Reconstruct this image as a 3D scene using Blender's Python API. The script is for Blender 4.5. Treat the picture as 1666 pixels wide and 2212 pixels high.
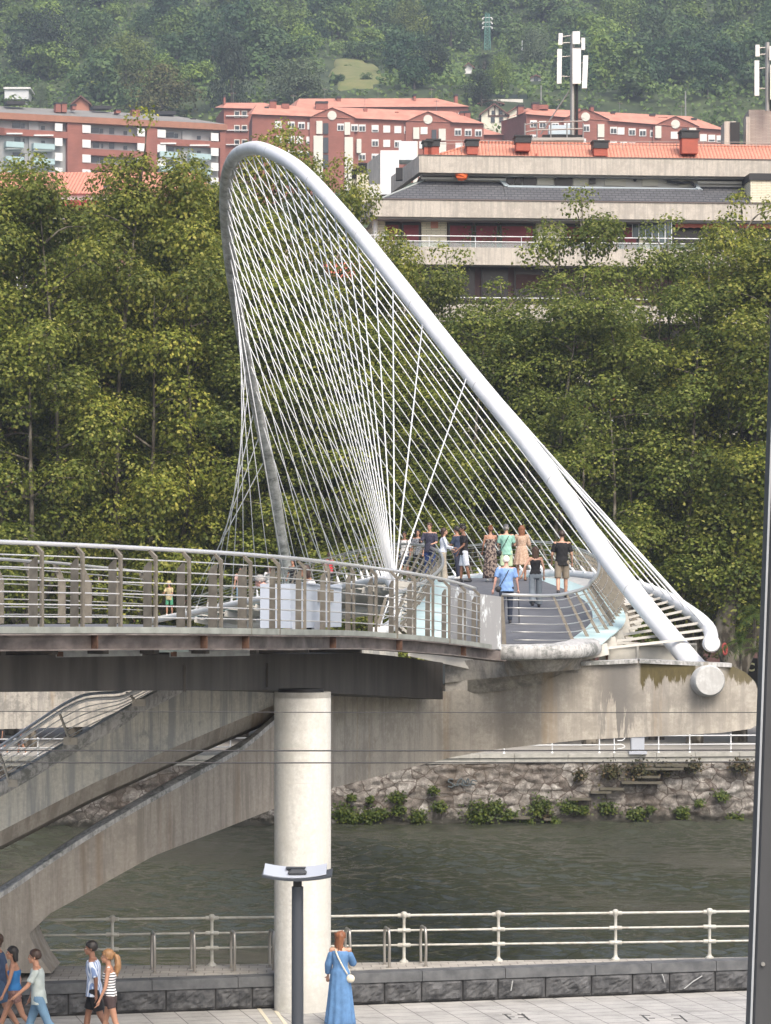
import bpy, math, random
import numpy as np
from mathutils import Vector, Matrix
R = math.radians
scene = bpy.context.scene
for o in list(bpy.data.objects): bpy.data.objects.remove(o)
COL = scene.collection

# ------------------------------------------------------------------ camera
F = 5900.0; CX = 833.0; HY = 1300.0; W = 1666.0; H = 2212.0; CAMZ = 7.7
cam_d = bpy.data.cameras.new('camera'); cam = bpy.data.objects.new('camera', cam_d); COL.objects.link(cam)
scene.camera = cam
cam.location = (0, 0, CAMZ); cam.rotation_euler = (R(90), 0, 0)
cam_d.sensor_fit = 'VERTICAL'; cam_d.sensor_height = 36; cam_d.lens = F / H * 36
cam_d.shift_y = (HY - H / 2) / H
cam_d.clip_start = 0.5; cam_d.clip_end = 6000
# ------------------------------------------------------------------ light
world = bpy.data.worlds.new('World'); scene.world = world; world.use_nodes = True
wn = world.node_tree.nodes; wl = world.node_tree.links
sky = wn.new('ShaderNodeTexSky'); sky.sky_type = 'NISHITA'; sky.sun_disc = False
SUN_EL, SUN_AZ = R(50), R(158)       # azimuth measured clockwise from +Y (away from camera)
sky.sun_elevation = SUN_EL; sky.sun_rotation = SUN_AZ
sky.air_density = 1.0; sky.dust_density = 5.0; sky.ozone_density = 0.4
wl.new(sky.outputs[0], wn['Background'].inputs[0]); wn['Background'].inputs[1].default_value = 0.15
sd = bpy.data.lights.new('sun', 'SUN'); sd.energy = 1.4; sd.angle = R(24); sd.color = (1, .95, .88)
so = bpy.data.objects.new('sun', sd); COL.objects.link(so)
d = Vector((math.sin(SUN_AZ) * math.cos(SUN_EL), math.cos(SUN_AZ) * math.cos(SUN_EL), math.sin(SUN_EL)))
so.rotation_euler = d.to_track_quat('Z', 'Y').to_euler(); so.location = (0, -20, 60)
scene.view_settings.view_transform = 'Standard'; scene.view_settings.look = 'None'
scene.view_settings.exposure = 0.86; scene.view_settings.gamma = 1
scene.render.engine = 'CYCLES'

# ------------------------------------------------------------------ helpers
def P(x, y, z):
    """point seen at photo pixel (x, y of the 1666 px wide view) at distance z"""
    return np.array(((x - CX) * z / F, z, CAMZ + (HY - y) * z / F))
def S(z): return F / z
def nrm(v):
    v = np.asarray(v, float); return v / (np.linalg.norm(v) + 1e-12)
def interp(tab, x):
    t = np.array(tab, float); return np.array([np.interp(x, t[:, 0], t[:, k]) for k in range(1, t.shape[1])])
def smooth_path(pts, n):
    p = np.array(pts, float); m = len(p)
    d = np.r_[0, np.cumsum(np.linalg.norm(np.diff(p, axis=0), axis=1))]
    tg = np.gradient(p, d, axis=0)
    out = []
    for s in np.linspace(0, d[-1], n):
        i = min(np.searchsorted(d, s, side='right') - 1, m - 2); h = d[i + 1] - d[i]; t = (s - d[i]) / h
        out.append((2*t**3-3*t**2+1)*p[i] + (t**3-2*t**2+t)*h*tg[i] + (-2*t**3+3*t**2)*p[i+1] + (t**3-t**2)*h*tg[i+1])
    return np.array(out)
def woff(o):
    v = Vector((0, 0, 0))
    while o is not None: v = v + o.location; o = o.parent
    return np.array(v)
def tag(o, label=None, cat=None, group=None, kind=None):
    if label: o['label'] = label
    if cat: o['category'] = cat
    if group: o['group'] = group
    if kind: o['kind'] = kind
    return o
def thing(name, label, cat, loc=(0, 0, 0), group=None):
    o = bpy.data.objects.new(name, None); COL.objects.link(o); o.location = tuple(loc)
    o.empty_display_size = .3
    return tag(o, label, cat, group)
def struct(o): o['kind'] = 'structure'; return o
def link_mesh(name, me, m, parent=None, loc=None):
    o = bpy.data.objects.new(name, me); COL.objects.link(o)
    if m is not None and not me.materials: me.materials.append(m)
    if parent is not None: o.parent = parent
    if loc is not None: o.location = tuple(loc)
    return o
class MB:
    def __init__(s): s.v = []; s.f = []; s.n = 0
    def add(s, v, f):
        v = np.asarray(v, float).reshape(-1, 3); s.v.append(v)
        n = s.n; s.f += [tuple(i + n for i in q) for q in f]; s.n += len(v); return s
    def hexa(s, c):   # 8 corners: bottom 4 (ccw), top 4
        return s.add(c, [(3, 2, 1, 0), (4, 5, 6, 7), (0, 1, 5, 4), (1, 2, 6, 5), (2, 3, 7, 6), (3, 0, 4, 7)])
    def box(s, c, size, rz=0.):
        x, y, z = np.array(size) / 2.; q = np.array([(-x, -y, -z), (x, -y, -z), (x, y, -z), (-x, y, -z), (-x, -y, z), (x, -y, z), (x, y, z), (-x, y, z)])
        if rz:
            a, b = math.cos(rz), math.sin(rz); q = np.c_[q[:, 0]*a - q[:, 1]*b, q[:, 0]*b + q[:, 1]*a, q[:, 2]]
        return s.hexa(q + np.array(c))
    def bb(s, x0, x1, y0, y1, z0, z1): return s.box(((x0+x1)/2, (y0+y1)/2, (z0+z1)/2), (abs(x1-x0), abs(y1-y0), abs(z1-z0)))
    def bar(s, p, q, w, h, up=(0, 0, 1)):
        p = np.array(p, float); q = np.array(q, float); d = nrm(q - p); a = nrm(np.cross(d, up)) * w / 2; b = nrm(np.cross(a, d)) * h / 2
        return s.hexa([p-a-b, p+a-b, q+a-b, q-a-b, p-a+b, p+a+b, q+a+b, q-a+b])
    def tube(s, pts, r, seg=8, cap=True, flat=None):
        pts = np.array(pts, float); m = len(pts); r = np.ones(m) * r
        tg = np.gradient(pts, axis=0); rings = []
        ref = np.array((0, 0, 1.)) if abs(nrm(tg[0])[2]) < .9 else np.array((1., 0, 0))
        a = nrm(np.cross(tg[0], ref))
        for i in range(m):
            t = nrm(tg[i]); a = nrm(a - t * np.dot(a, t)); b = np.cross(t, a)
            an = np.arange(seg) * 2 * math.pi / seg
            rings.append(pts[i] + r[i] * (np.cos(an)[:, None] * a + np.sin(an)[:, None] * b))
        return s.loft(rings, cap)
    def loft(s, rings, cap=True, closed=True):
        k = len(rings[0]); m = len(rings); f = []
        for i in range(m - 1):
            for j in range(k if closed else k - 1):
                j2 = (j + 1) % k; f.append((i*k+j, i*k+j2, (i+1)*k+j2, (i+1)*k+j))
        if cap: f.append(tuple(range(k))[::-1]); f.append(tuple((m-1)*k + j for j in range(k)))
        return s.add(np.vstack(rings), f)
    def lathe(s, c, prof, seg=16, ax='z'):
        an = np.arange(seg) * 2 * math.pi / seg; rings = []
        for r, h in prof:
            u = np.cos(an) * r; v = np.sin(an) * r; w = np.ones(seg) * h
            rings.append(np.c_[u, v, w] if ax == 'z' else (np.c_[u, w, v] if ax == 'y' else np.c_[w, u, v]))
        return s.loft([q + np.array(c) for q in rings])
    def ball(s, c, r, seg=10, rg=6, sc=(1, 1, 1)):
        th = np.linspace(.001, math.pi - .001, rg + 1); an = np.arange(seg) * 2 * math.pi / seg
        return s.loft([np.array(c) + np.array(sc) * r * np.c_[math.sin(t)*np.cos(an), math.sin(t)*np.sin(an), np.ones(seg)*math.cos(t)] for t in th])
    def strip(s, A, B):    # sheet between two polylines
        n = len(A); return s.add(np.vstack([A, B]), [(i, i+1, n+i+1, n+i) for i in range(n-1)])
    def slab(s, A, B, t):  # thick sheet, t below
        A = np.array(A); B = np.array(B); d = np.array((0, 0, t))
        return s.loft([np.array([A[i], B[i], B[i]-d, A[i]-d]) for i in range(len(A))])
    def prism(s, poly, y0, y1):  # polygon in xz extruded in y; y0,y1 scalars or per-vertex arrays
        poly = np.array(poly, float); n = len(poly); a = np.ones(n)*y0; b = np.ones(n)*y1
        v = np.vstack([np.c_[poly[:, 0], a, poly[:, 1]], np.c_[poly[:, 0], b, poly[:, 1]]])
        return s.add(v, [tuple(range(n)), tuple(range(2*n-1, n-1, -1))] + [(i, i+n, (i+1) % n + n, (i+1) % n) for i in range(n)])
    def build(s, name, m, parent=None, smooth=False, loc=None, fix=True):
        v = np.vstack(s.v)
        off = woff(parent) if parent is not None else (np.array(loc) if loc is not None else np.zeros(3))
        me = bpy.data.meshes.new(name); me.from_pydata((v - off).tolist(), [], s.f)
        if fix:
            import bmesh
            b = bmesh.new(); b.from_mesh(me); bmesh.ops.recalc_face_normals(b, faces=b.faces); b.to_mesh(me); b.free()
        if smooth:
            me.shade_smooth()
            if smooth != 'all':
                try: me.set_sharp_from_angle(angle=R(40))
                except Exception: pass
        me.update()
        return link_mesh(name, me, m, parent, None if loc is None else loc)

# ------------------------------------------------------------------ materials
def newmat(name):
    m = bpy.data.materials.new(name); m.use_nodes = True; nt = m.node_tree
    return m, nt, nt.nodes['Principled BSDF']
def NN(nt, t, **kw):
    n = nt.nodes.new(t)
    for k, v in kw.items():
        if k in n.inputs: n.inputs[k].default_value = v
        else: setattr(n, k, v)
    return n
def c4(c): return (c[0], c[1], c[2], 1)
def coords(nt, scale=(1, 1, 1), rot=(0, 0, 0), kind='Object'):
    tc = NN(nt, 'ShaderNodeTexCoord'); mp = NN(nt, 'ShaderNodeMapping'); mp.inputs['Scale'].default_value = scale; mp.inputs['Rotation'].default_value = rot
    nt.links.new(tc.outputs[kind], mp.inputs[0]); return mp.outputs[0]
def ramp(nt, fac, stops, interp='LINEAR'):
    r = NN(nt, 'ShaderNodeValToRGB'); e = r.color_ramp.elements; r.color_ramp.interpolation = interp
    while len(e) < len(stops): e.new(.5)
    for k, (p, c) in enumerate(stops): e[k].position = p; e[k].color = c4(c) if len(c) == 3 else c
    nt.links.new(fac, r.inputs[0]); return r.outputs[0]
def mix(nt, fac, a, b, mode='MIX'):
    m = NN(nt, 'ShaderNodeMix', data_type='RGBA', blend_type=mode)
    for s, v in ((0, fac), (6, a), (7, b)):
        if hasattr(v, 'is_linked') or isinstance(v, bpy.types.NodeSocket): nt.links.new(v, m.inputs[s])
        elif s == 0: m.inputs[0].default_value = v
        else: m.inputs[s].default_value = c4(v)
    return m.outputs[2]
def noise(nt, vec, scale, detail=4, rough=.6):
    n = NN(nt, 'ShaderNodeTexNoise', Scale=scale, Detail=detail, Roughness=rough); nt.links.new(vec, n.inputs['Vector']); return n.outputs[0]
def bump(nt, p, h, strength, dist=.02):
    b = NN(nt, 'ShaderNodeBump', Strength=strength, Distance=dist); nt.links.new(h, b.inputs['Height']); nt.links.new(b.outputs[0], p.inputs['Normal'])
def M(name, c, rough=.6, metal=0., c2=None, scale=3., lo=.35, hi=.65, stretch=(1, 1, 1), bmp=0., bdist=.01, spec=None, detail=5):
    m, nt, p = newmat(name); p.inputs['Roughness'].default_value = rough; p.inputs['Metallic'].default_value = metal
    p.inputs['Base Color'].default_value = c4(c)
    if spec is not None: p.inputs['Specular IOR Level'].default_value = spec
    if c2 is not None or bmp:
        v = coords(nt, stretch); n = noise(nt, v, scale, detail)
        if c2 is not None: nt.links.new(ramp(nt, n, [(lo, c), (hi, c2)]), p.inputs['Base Color'])
        if bmp: bump(nt, p, n, bmp, bdist)
    return m
def concrete(name, base, stain, streak, rust=None, dark_amt=.5, scale=1.):
    m, nt, p = newmat(name); p.inputs['Roughness'].default_value = .85; p.inputs['Specular IOR Level'].default_value = .25
    v = coords(nt, (1, 1, 1)); vs = coords(nt, (2.6, 2.6, .16))
    big = noise(nt, v, .45 * scale, 6, .65); st = noise(nt, vs, 1.6 * scale, 7, .7); fine = noise(nt, v, 14, 6, .7); mid = noise(nt, v, 2.7*scale, 8, .75)
    c = mix(nt, ramp(nt, fine, [(.3, (0, 0, 0)), (.7, (1, 1, 1))]), [k*.82 for k in base], [k*1.12 for k in base])
    c = mix(nt, ramp(nt, st, [(.46, (0, 0, 0)), (.6, (dark_amt,)*3)]), c, streak)
    c = mix(nt, ramp(nt, mix(nt, .5, big, mid), [(.485, (0, 0, 0)), (.57, (dark_amt,)*3)]), c, stain)
    if rust is not None:
        vr = coords(nt, (1.1, 1.1, .05)); c = mix(nt, ramp(nt, noise(nt, vr, 2.2, 4), [(.56, (0, 0, 0)), (.7, (.5,)*3)]), c, rust)
    # formwork board joints
    nt.links.new(c, p.inputs['Base Color']); bump(nt, p, mix(nt, .5, fine, mid), .35, .012)
    return m
def leafmat(name, cols, trans=.25, objvar=False, clump=.35):
    m, nt, p = newmat(name); p.inputs['Roughness'].default_value = .55; p.inputs['Specular IOR Level'].default_value = .3
    v = coords(nt); g = NN(nt, 'ShaderNodeNewGeometry')
    c = ramp(nt, g.outputs['Random Per Island'], [(i / (len(cols) - 1), q) for i, q in enumerate(cols)])
    n = ramp(nt, noise(nt, v, clump, 3), [(.36, (.66, .70, .70)), (.64, (1.45, 1.38, 1.15))])
    c = mix(nt, 1., c, n, 'MULTIPLY')
    if objvar:
        oi = NN(nt, 'ShaderNodeObjectInfo'); c = mix(nt, 1., c, ramp(nt, oi.outputs['Random'], objvar), 'MULTIPLY')
    nt.links.new(c, p.inputs['Base Color'])
    tr = NN(nt, 'ShaderNodeBsdfTranslucent'); nt.links.new(c, tr.inputs[0]); ms = NN(nt, 'ShaderNodeMixShader', Fac=trans)
    nt.links.new(p.outputs[0], ms.inputs[1]); nt.links.new(tr.outputs[0], ms.inputs[2]); nt.links.new(ms.outputs[0], nt.nodes['Material Output'].inputs[0])
    return m
MAT = {}
MAT['white'] = None
def weathered_white(name, base, grime, amt, sc=1.3):
    m, nt, p = newmat(name); p.inputs['Roughness'].default_value = .38
    v = coords(nt, (1, 1, .5)); n1 = noise(nt, v, sc, 8, .72); n2 = noise(nt, coords(nt), 9, 6, .8)
    c = mix(nt, ramp(nt, n1, [(.55, (0, 0, 0)), (.75, (amt,)*3)]), base, grime)
    c = mix(nt, ramp(nt, n2, [(.66, (0, 0, 0)), (.7, (.5,)*3)]), c, (.3, .3, .28))
    nt.links.new(c, p.inputs['Base Color']); bump(nt, p, n2, .08, .005); return m
MAT['arch'] = weathered_white('arch_white_paint', (.78, .79, .80), (.36, .36, .34), .55)
# lichen-grey on the shaded under side and far leg of the arch: dirt patches of their own
MAT['arch_old'] = weathered_white('arch_weathered_paint', (.48, .48, .46), (.13, .135, .12), .9, .9)
MAT['cable'] = M('cable_white', (.66, .68, .69), .45)
MAT['tube'] = weathered_white('tube_white_paint', (.74, .75, .75), (.35, .35, .33), .5)
MAT['conc'] = concrete('pale_concrete', (.44, .415, .365), (.18, .175, .16), (.25, .24, .225), (.30, .22, .13), .75)
MAT['concd'] = concrete('brown_concrete', (.39, .355, .305), (.25, .23, .20), (.2, .18, .15), (.22, .15, .09), .6)
MAT['ramp'] = concrete('ramp_concrete', (.56, .55, .49), (.26, .27, .27), (.30, .31, .31), None, .85)
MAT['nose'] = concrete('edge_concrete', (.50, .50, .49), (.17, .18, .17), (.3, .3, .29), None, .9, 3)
MAT['steel'] = M('brushed_steel', (.50, .50, .48), .35, .7)
MAT['rod'] = M('bright_steel', (.66, .66, .65), .3, .5)
MAT['post'] = M('olive_grey_steel', (.14, .125, .10), .55, .2, (.21, .19, .155), 6, bmp=.1)
MAT['girder'] = M('dark_brown_girder', (.045, .041, .037), .6, .1, (.085, .078, .07), 1.5, stretch=(2, 2, .25), bmp=.1)
MAT['rustbeam'] = M('rusty_beam', (.10, .085, .078), .6, .2, (.27, .235, .215), 1.8, .35, .7, stretch=(1, 1, 1.5), bmp=.1)
MAT['rust'] = M('rust', (.06, .035, .025), .9, 0, (.13, .07, .045), 8)
MAT['kick'] = M('grey_green_kickplate', (.22, .235, .21), .5, .1, (.32, .34, .31), 3)
MAT['greyp'] = M('grey_panel_paint', (.33, .35, .37), .5, 0, (.40, .43, .45), 1.5)
MAT['cab'] = M('cabinet_blue_grey', (.46, .51, .58), .45)
MAT['asph'] = M('deck_dark_carpet', (.088, .092, .102), .85, 0, (.115, .12, .132), 3, bmp=.3)
MAT['bglass'] = M('frosted_blue_glass', (.38, .55, .56), .3, 0, (.62, .78, .78), 1.4, stretch=(.3, 1.6, .3))
MAT['rib'] = M('rib_cream', (.62, .60, .54), .5, 0, (.5, .49, .45), 3)
MAT['column'] = concrete('column_cream_paint', (.62, .615, .575), (.48, .47, .425), (.53, .52, .47), None, .65, .8)
MAT['black'] = M('black_rubber', (.012, .012, .013), .6)
MAT['lampm'] = M('dark_grey_paint', (.055, .063, .075), .4, .2)
MAT['lampw'] = M('white_lamp_reflector', (.42, .45, .50), .4)
MAT['mast'] = M('mast_grey_steel', (.045, .048, .052), .6, .1, (.065, .068, .072), 2.5, stretch=(1, 1, .3))
MAT['wire'] = M('dark_wire', (.03, .03, .032), .6)
MAT['rail_paint'] = M('river_rail_white_paint', (.44, .44, .40), .5, 0, (.30, .28, .24), 7, .45, .7)
MAT['hoop'] = M('hoop_steel', (.38, .36, .33), .35, .7)
HAZE = 0.00034
# ================================================================== white arch footbridge
def K(h): return h + CAMZ          # height above the camera -> z
def P3(X, Z, h): return np.array((X, Z, K(h)))
bridge = thing('arch_footbridge', 'white tilted arch footbridge with fans of thin cables over the river', 'footbridge', P3(7.6, 64, -1.85))
# arch: points measured on the tube's axis, with the distance of each
arch_px = [(1530,1470,63.9),(1490,1425,64.7),(1330,1228,68.5),(1160,985,72.9),(1000,788,77.2),(850,598,82.2),(740,463,86.6),(640,360,91.2),(590,331,94),(545,320,97.0),(510,336,99.5),(494,368,101.6),(488,450,105.4),(497,560,109),(515,680,112.3),(538,800,114.9),(564,920,117.4),(590,1045,120),(610,1170,122.5),(645,1392,126.5)]
AP = smooth_path([P(*q) for q in arch_px], 240)
n_old = 118
def tube_part(name, pts, r, m, parent, seg=20, smooth='all', cap=True):
    b = MB(); b.tube(pts, r, seg, cap); return b.build(name, m, parent, smooth)
# one continuous tube; weathering is a mesh-space mask (far leg is lichen grey)
def arch_material():
    m, nt, p = newmat('arch_paint'); p.inputs['Roughness'].default_value = .4
    v = coords(nt); n1 = noise(nt, coords(nt, (1, 1, .6)), 1.1, 8, .75); n2 = noise(nt, v, 7, 7, .8)
    clean = mix(nt, ramp(nt, n1, [(.53, (0, 0, 0)), (.7, (.6,)*3)]), (.70, .71, .72), (.50, .50, .48))
    clean = mix(nt, ramp(nt, n2, [(.655, (0, 0, 0)), (.69, (.6,)*3)]), clean, (.34, .34, .32))
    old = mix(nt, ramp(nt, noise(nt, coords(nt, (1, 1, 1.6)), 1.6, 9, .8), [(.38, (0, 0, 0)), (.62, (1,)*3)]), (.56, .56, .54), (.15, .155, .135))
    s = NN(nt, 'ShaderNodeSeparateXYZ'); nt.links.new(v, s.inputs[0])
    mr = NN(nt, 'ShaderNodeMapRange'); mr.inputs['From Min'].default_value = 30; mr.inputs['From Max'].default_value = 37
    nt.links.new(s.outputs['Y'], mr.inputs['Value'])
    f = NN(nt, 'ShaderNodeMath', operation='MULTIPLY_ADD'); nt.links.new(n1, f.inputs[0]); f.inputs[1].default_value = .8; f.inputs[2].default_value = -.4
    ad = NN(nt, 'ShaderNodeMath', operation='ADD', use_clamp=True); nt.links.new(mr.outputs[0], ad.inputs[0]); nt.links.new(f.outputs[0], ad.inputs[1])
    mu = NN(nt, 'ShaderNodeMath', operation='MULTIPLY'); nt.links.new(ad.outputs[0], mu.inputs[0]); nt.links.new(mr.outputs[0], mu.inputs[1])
    nt.links.new(mix(nt, mu.outputs[0], clean, old), p.inputs['Base Color']); return m
arch_o = tube_part('arch', AP, .245, arch_material(), bridge, 24)
seam_m = M('weld_seam_grey', (.45, .45, .44), .6)
for i in range(14, 235, 17):
    b = MB(); c = AP[i]; t = nrm(AP[i+1] - AP[i-1]); b.tube([c - t*.018, c + t*.018], .2475, 24); b.build('weld_seam', seam_m, arch_o, True)
b = MB()
dsc = P(1530, 1471, 63.75); dn = nrm((.12, -1, .06))
b.tube([dsc + dn*-.5, dsc + dn*.12, dsc + dn*.17], [.37, .37, .33], 32); b.build('arch_end_disc', concrete('disc_grey_white', (.50, .51, .50), (.36, .36, .35), (.38, .38, .37), None, .7, 2), bridge, True)
# scratches and scuffed sticker residue on the tube
# deck edge curves  (X, Z, h)
Lp = smooth_path([(-.22,63.9,-.73),(.01,65.3,-.66),(.17,66.8,-.56),(.26,69.5,-.38),(.29,75,.02),(.25,80,.32),(.2,85,.54),(.1,89,.68),(-.35,96,.74),(-1.9,106,.55),(-6.2,118,-.03),(-8.8,125,-.5),(-11.2,131,-.9)], 90)
Rp = smooth_path([(7.62,63.9,-.98),(7.85,66,-.72),(7.75,71,-.15),(7.45,77,.33),(6.8,83,.66),(6.2,88,.84),(5.3,95,.95),(3.4,106,.92),(.2,116,.65),(-3.9,125,.12),(-6.8,131,-.35)], 90)
DLp = smooth_path([(1.5,64.6,-1.0),(1.62,70,-.38),(1.75,76,.12),(1.95,83,.55),(1.95,89,.74),(1.5,96,.80),(-.2,106,.62),(-4.2,118,.05),(-6.8,125,-.42),(-9.2,131,-.85)], 90)
DRp = smooth_path([(4.25,64.5,-.98),(5.2,69,-.5),(5.45,73,-.12),(5.35,78,.25),(5.0,83,.55),(4.85,88,.74),(4.2,95,.84),(2.6,106,.78),(-1.2,117,.4),(-5.4,125,-.05),(-8.2,131,-.55)], 90)
def w3(p): q = np.array(p, float).copy(); q[:, 2] += CAMZ; return q
def at_z(path, Z):
    Z = np.atleast_1d(Z); return np.c_[np.interp(Z, path[:, 1], path[:, 0]), Z, np.interp(Z, path[:, 1], path[:, 2])]
Zs = np.linspace(64.6, 130.5, 100)
dL, dR = w3(at_z(DLp, Zs)), w3(at_z(DRp, Zs)); eL, eR = w3(at_z(Lp, Zs)), w3(at_z(Rp, Zs))
b = MB(); b.slab(dL, dR, .12); deck = b.build('walking_deck', MAT['asph'], bridge, True)
for s, A in ((-1, dL), (1, dR)):
    o = A + np.array((s*.85, 0, -.01)); b = MB(); b.slab(A + np.array((0, 0, -.006)), o, .03); gs = b.build('glass_walkway_strip', MAT['bglass'], bridge)
# landing slab in pale stone between glass and right edge where the deck widens
b = MB(); a_ = w3(at_z(DRp, Zs[14:])) + (0.85, 0, -.03); c_ = eR[14:] + (-.35, 0, -.02); k = a_[:, 0] < c_[:, 0] - .05
b.slab(a_[k], c_[k], .06); b.build('side_slab', MAT['rib'], bridge)
tube_part('edge_tube', w3(Lp), .15, MAT['tube'], bridge, 14)
tube_part('edge_tube', w3(Rp), .17, MAT['tube'], bridge, 14)
b = MB(); e = w3(Rp)[0]; b.tube([e + (0, .1, 0), e - (0, .12, 0), e - (0, .16, 0)], [.2, .2, .17], 20); b.build('edge_tube_cap', MAT['tube'], bridge, True)
# spine tube under the deck and ribs reaching from it to both edge tubes
mid = (w3(at_z(DLp, Zs)) + w3(at_z(DRp, Zs))) / 2 + (0, 0, -.75)
tube_part('spine_tube', mid[4:], .32, MAT['tube'], bridge, 14)
RZ = list(np.arange(64.9, 78.5, 1.32)) + list(np.arange(79.7, 130, 2.1))
for z in RZ:
    l, r, dl, dr = [w3(at_z(q, z))[0] for q in (Lp, Rp, DLp, DRp)]
    m0 = (dl + dr) / 2
    b = MB()
    for s, e_, d_ in ((-1, l, dl), (1, r, dr)):
        k0 = d_ + (s*.95, 0, -.16)
        b.bar(k0, e_ + (0, 0, .03), .11, .06); b.bar(m0 + (0, 0, -.7), k0 + (0, 0, -.02), .1, .28)
    b.build('deck_rib', MAT['rib'], bridge)
# cables
def arc_at(path, f):
    d = np.r_[0, np.cumsum(np.linalg.norm(np.diff(path, axis=0), axis=1))]; s = f * d[-1]
    return np.array([np.interp(s, d, path[:, k]) for k in range(3)])
TZ = [76.9, 80.0, 82.2, 83.9, 85.3, 86.4, 87.5, 88.5, 89.6, 90.6] + list(np.linspace(91.6, 114.2, 21)) + [115.2, 116.3, 117.5, 118.8]
NC = len(TZ)
WL, WR = w3(Lp), w3(Rp)
for i in range(NC):
    f = i / (NC - 1)
    kz = int(np.argmin(np.abs(AP[:, 1] - TZ[i]))); top = AP[kz]
    for side, path, f0, f1 in ((0, WL, .004, .93), (1, WR, .035, .93)):
        foot = arc_at(path, f0 + (f1 - f0) * f); dr = nrm(foot - top)
        b = MB(); b.tube([top + dr*.15, foot - dr*.1], .0205, 6); c = b.build('cable', MAT['cable'], bridge, 'all')
        b = MB(); b.tube([foot - dr*.42, foot - dr*.05], [.04, .055], 8); b.build('cable_socket', MAT['tube'], c, True)
# leaning railings
def railing(path_top, path_base, zs, nrod, nm, prad=.032, rail_r=.045, rodsk=0):
    tube_part('handrail', path_top, rail_r, MAT['steel'], bridge, 10)
    n = len(path_top)
    for k in range(nrod):
        t = .12 + .8 * k / (nrod - 1); q = path_base + (path_top - path_base) * t
        tube_part('rail_rod', q, .014, MAT['steel'], bridge, 5)
def post(tp, bs, w=.1):
    b = MB(); d = nrm(tp - bs); ax = nrm(np.cross(d, (0, 1, 0)))
    # blade post: wider at the foot
    rings = []
    for t, ww in ((0, w*1.5), (.08, w), (.9, w*.7), (1, w*.55)):
        c = bs + (tp - bs) * t; y = np.array((0, .016, 0)); rings.append(np.array([c-ax*ww/2-y, c+ax*ww/2-y, c+ax*ww/2+y, c-ax*ww/2+y]))
    b.loft(rings); o = b.build('railing_post', MAT['post'], bridge)
    b = MB(); b.box(bs + (0, 0, .03), (.26, .14, .06)); b.build('post_foot', MAT['rib'], o)
    return o
# right railing
RT = smooth_path([P(1085,1285,64.6), P(1130,1286,64.7), P(1183,1287,65.2), P(1244,1277,66.8), P(1278,1256,70.5), P(1294,1230,75.5), P(1290,1208,80), P(1259,1189,86), P(1198,1173,93), P(1145,1170,97.5), P(1040,1176,106), P(905,1192,116)], 140)
RB = np.array([RT[i] + (interp([(64,.12),(65.2,.6),(68,.9),(75,1.1),(83,1.0),(90,.6),(120,.35)], RT[i][1])[0], -.2, -(1.42 if RT[i][1] < 70 else 1.3)) for i in range(140)])
railing(RT, RB, None, 7, 'r')
post(RT[0], RT[0] + (.05, 0, -1.25), .1)
i0 = int(np.argmax(RT[:, 0] > P(1180, 0, 65)[0]))
for i in list(range(i0, 80, 2)) + list(range(80, 140, 5)): post(RT[i], RB[i], .085 if i < 60 else .07)
LT = smooth_path([P(834,1290,64), P(889,1270,66.5), P(938,1242,72.5), P(957,1216,79.5), P(947,1191,86), P(908,1178,92), P(850,1176,98), P(770,1190,106), P(650,1222,116), P(540,1252,123), P(420,1290,129)], 70)
LB = np.array([LT[i] + (-interp([(64,.35),(70,.7),(80,.9),(90,.7),(110,.4),(130,.3)], LT[i][1])[0], -.1, -1.3) for i in range(70)])
railing(LT, LB, None, 8, 'l')
for i in list(range(0, 40, 2)) + list(range(40, 70, 3)): post(LT[i], LB[i], .1)
# ================================================================== concrete abutments
ab = thing('concrete_abutment', 'weathered concrete end support with forked leg and cantilever under the arch foot', 'bridge support', P(60, 2102, 52.4))
PZ = [(-900, 49), (0, 52), (300, 53.6), (654, 58.2), (800, 61.8), (960, 65.0), (1080, 65.0), (1180, 64.3), (1530, 63.9), (1700, 64.2)]
def pz(x): return float(np.interp(x, [q[0] for q in PZ], [q[1] for q in PZ]))
def plate(poly, t, dz=0):
    """plate standing along the curved front plane; outline from facing points"""
    out = []
    n = len(poly)
    for i in range(n):       # densify long edges so that the face can follow the plane
        a, c = np.array(poly[i], float), np.array(poly[(i+1) % n], float); m = max(1, int(np.linalg.norm(c-a)//60))
        out += [tuple(a + (c-a)*k/m) for k in range(m)]
    fr = np.array([P(x, y, pz(x)+dz) for x, y in out]); bk = fr + (-.0, t, 0)
    n = len(out); b = MB(); b.add(np.vstack([fr, bk]), [tuple(range(n)), tuple(range(2*n-1, n-1, -1))] + [(i, i+n, (i+1) % n+n, (i+1) % n) for i in range(n)])
    return b
def strips(top, bot, t, dz=0, n=60):
    """beam between an upper and a lower outline, both functions of x"""
    x0, x1 = max(top[0][0], bot[0][0]), min(top[-1][0], bot[-1][0]); rings = []
    for x in np.linspace(x0, x1, n):
        yt = np.interp(x, [q[0] for q in top], [q[1] for q in top]); yb = np.interp(x, [q[0] for q in bot], [q[1] for q in bot])
        if yb < yt + .5: yb = yt + .5
        a = P(x, yt, pz(x)+dz); c = P(x, yb, pz(x)+dz); rings.append(np.array([c, a, a + (0, t, 0), c + (0, t, 0)]))
    b = MB(); b.loft(rings); return b
def sm(pts, n=40):
    q = smooth_path(np.array(pts, float), n); return [tuple(v) for v in q]
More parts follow.
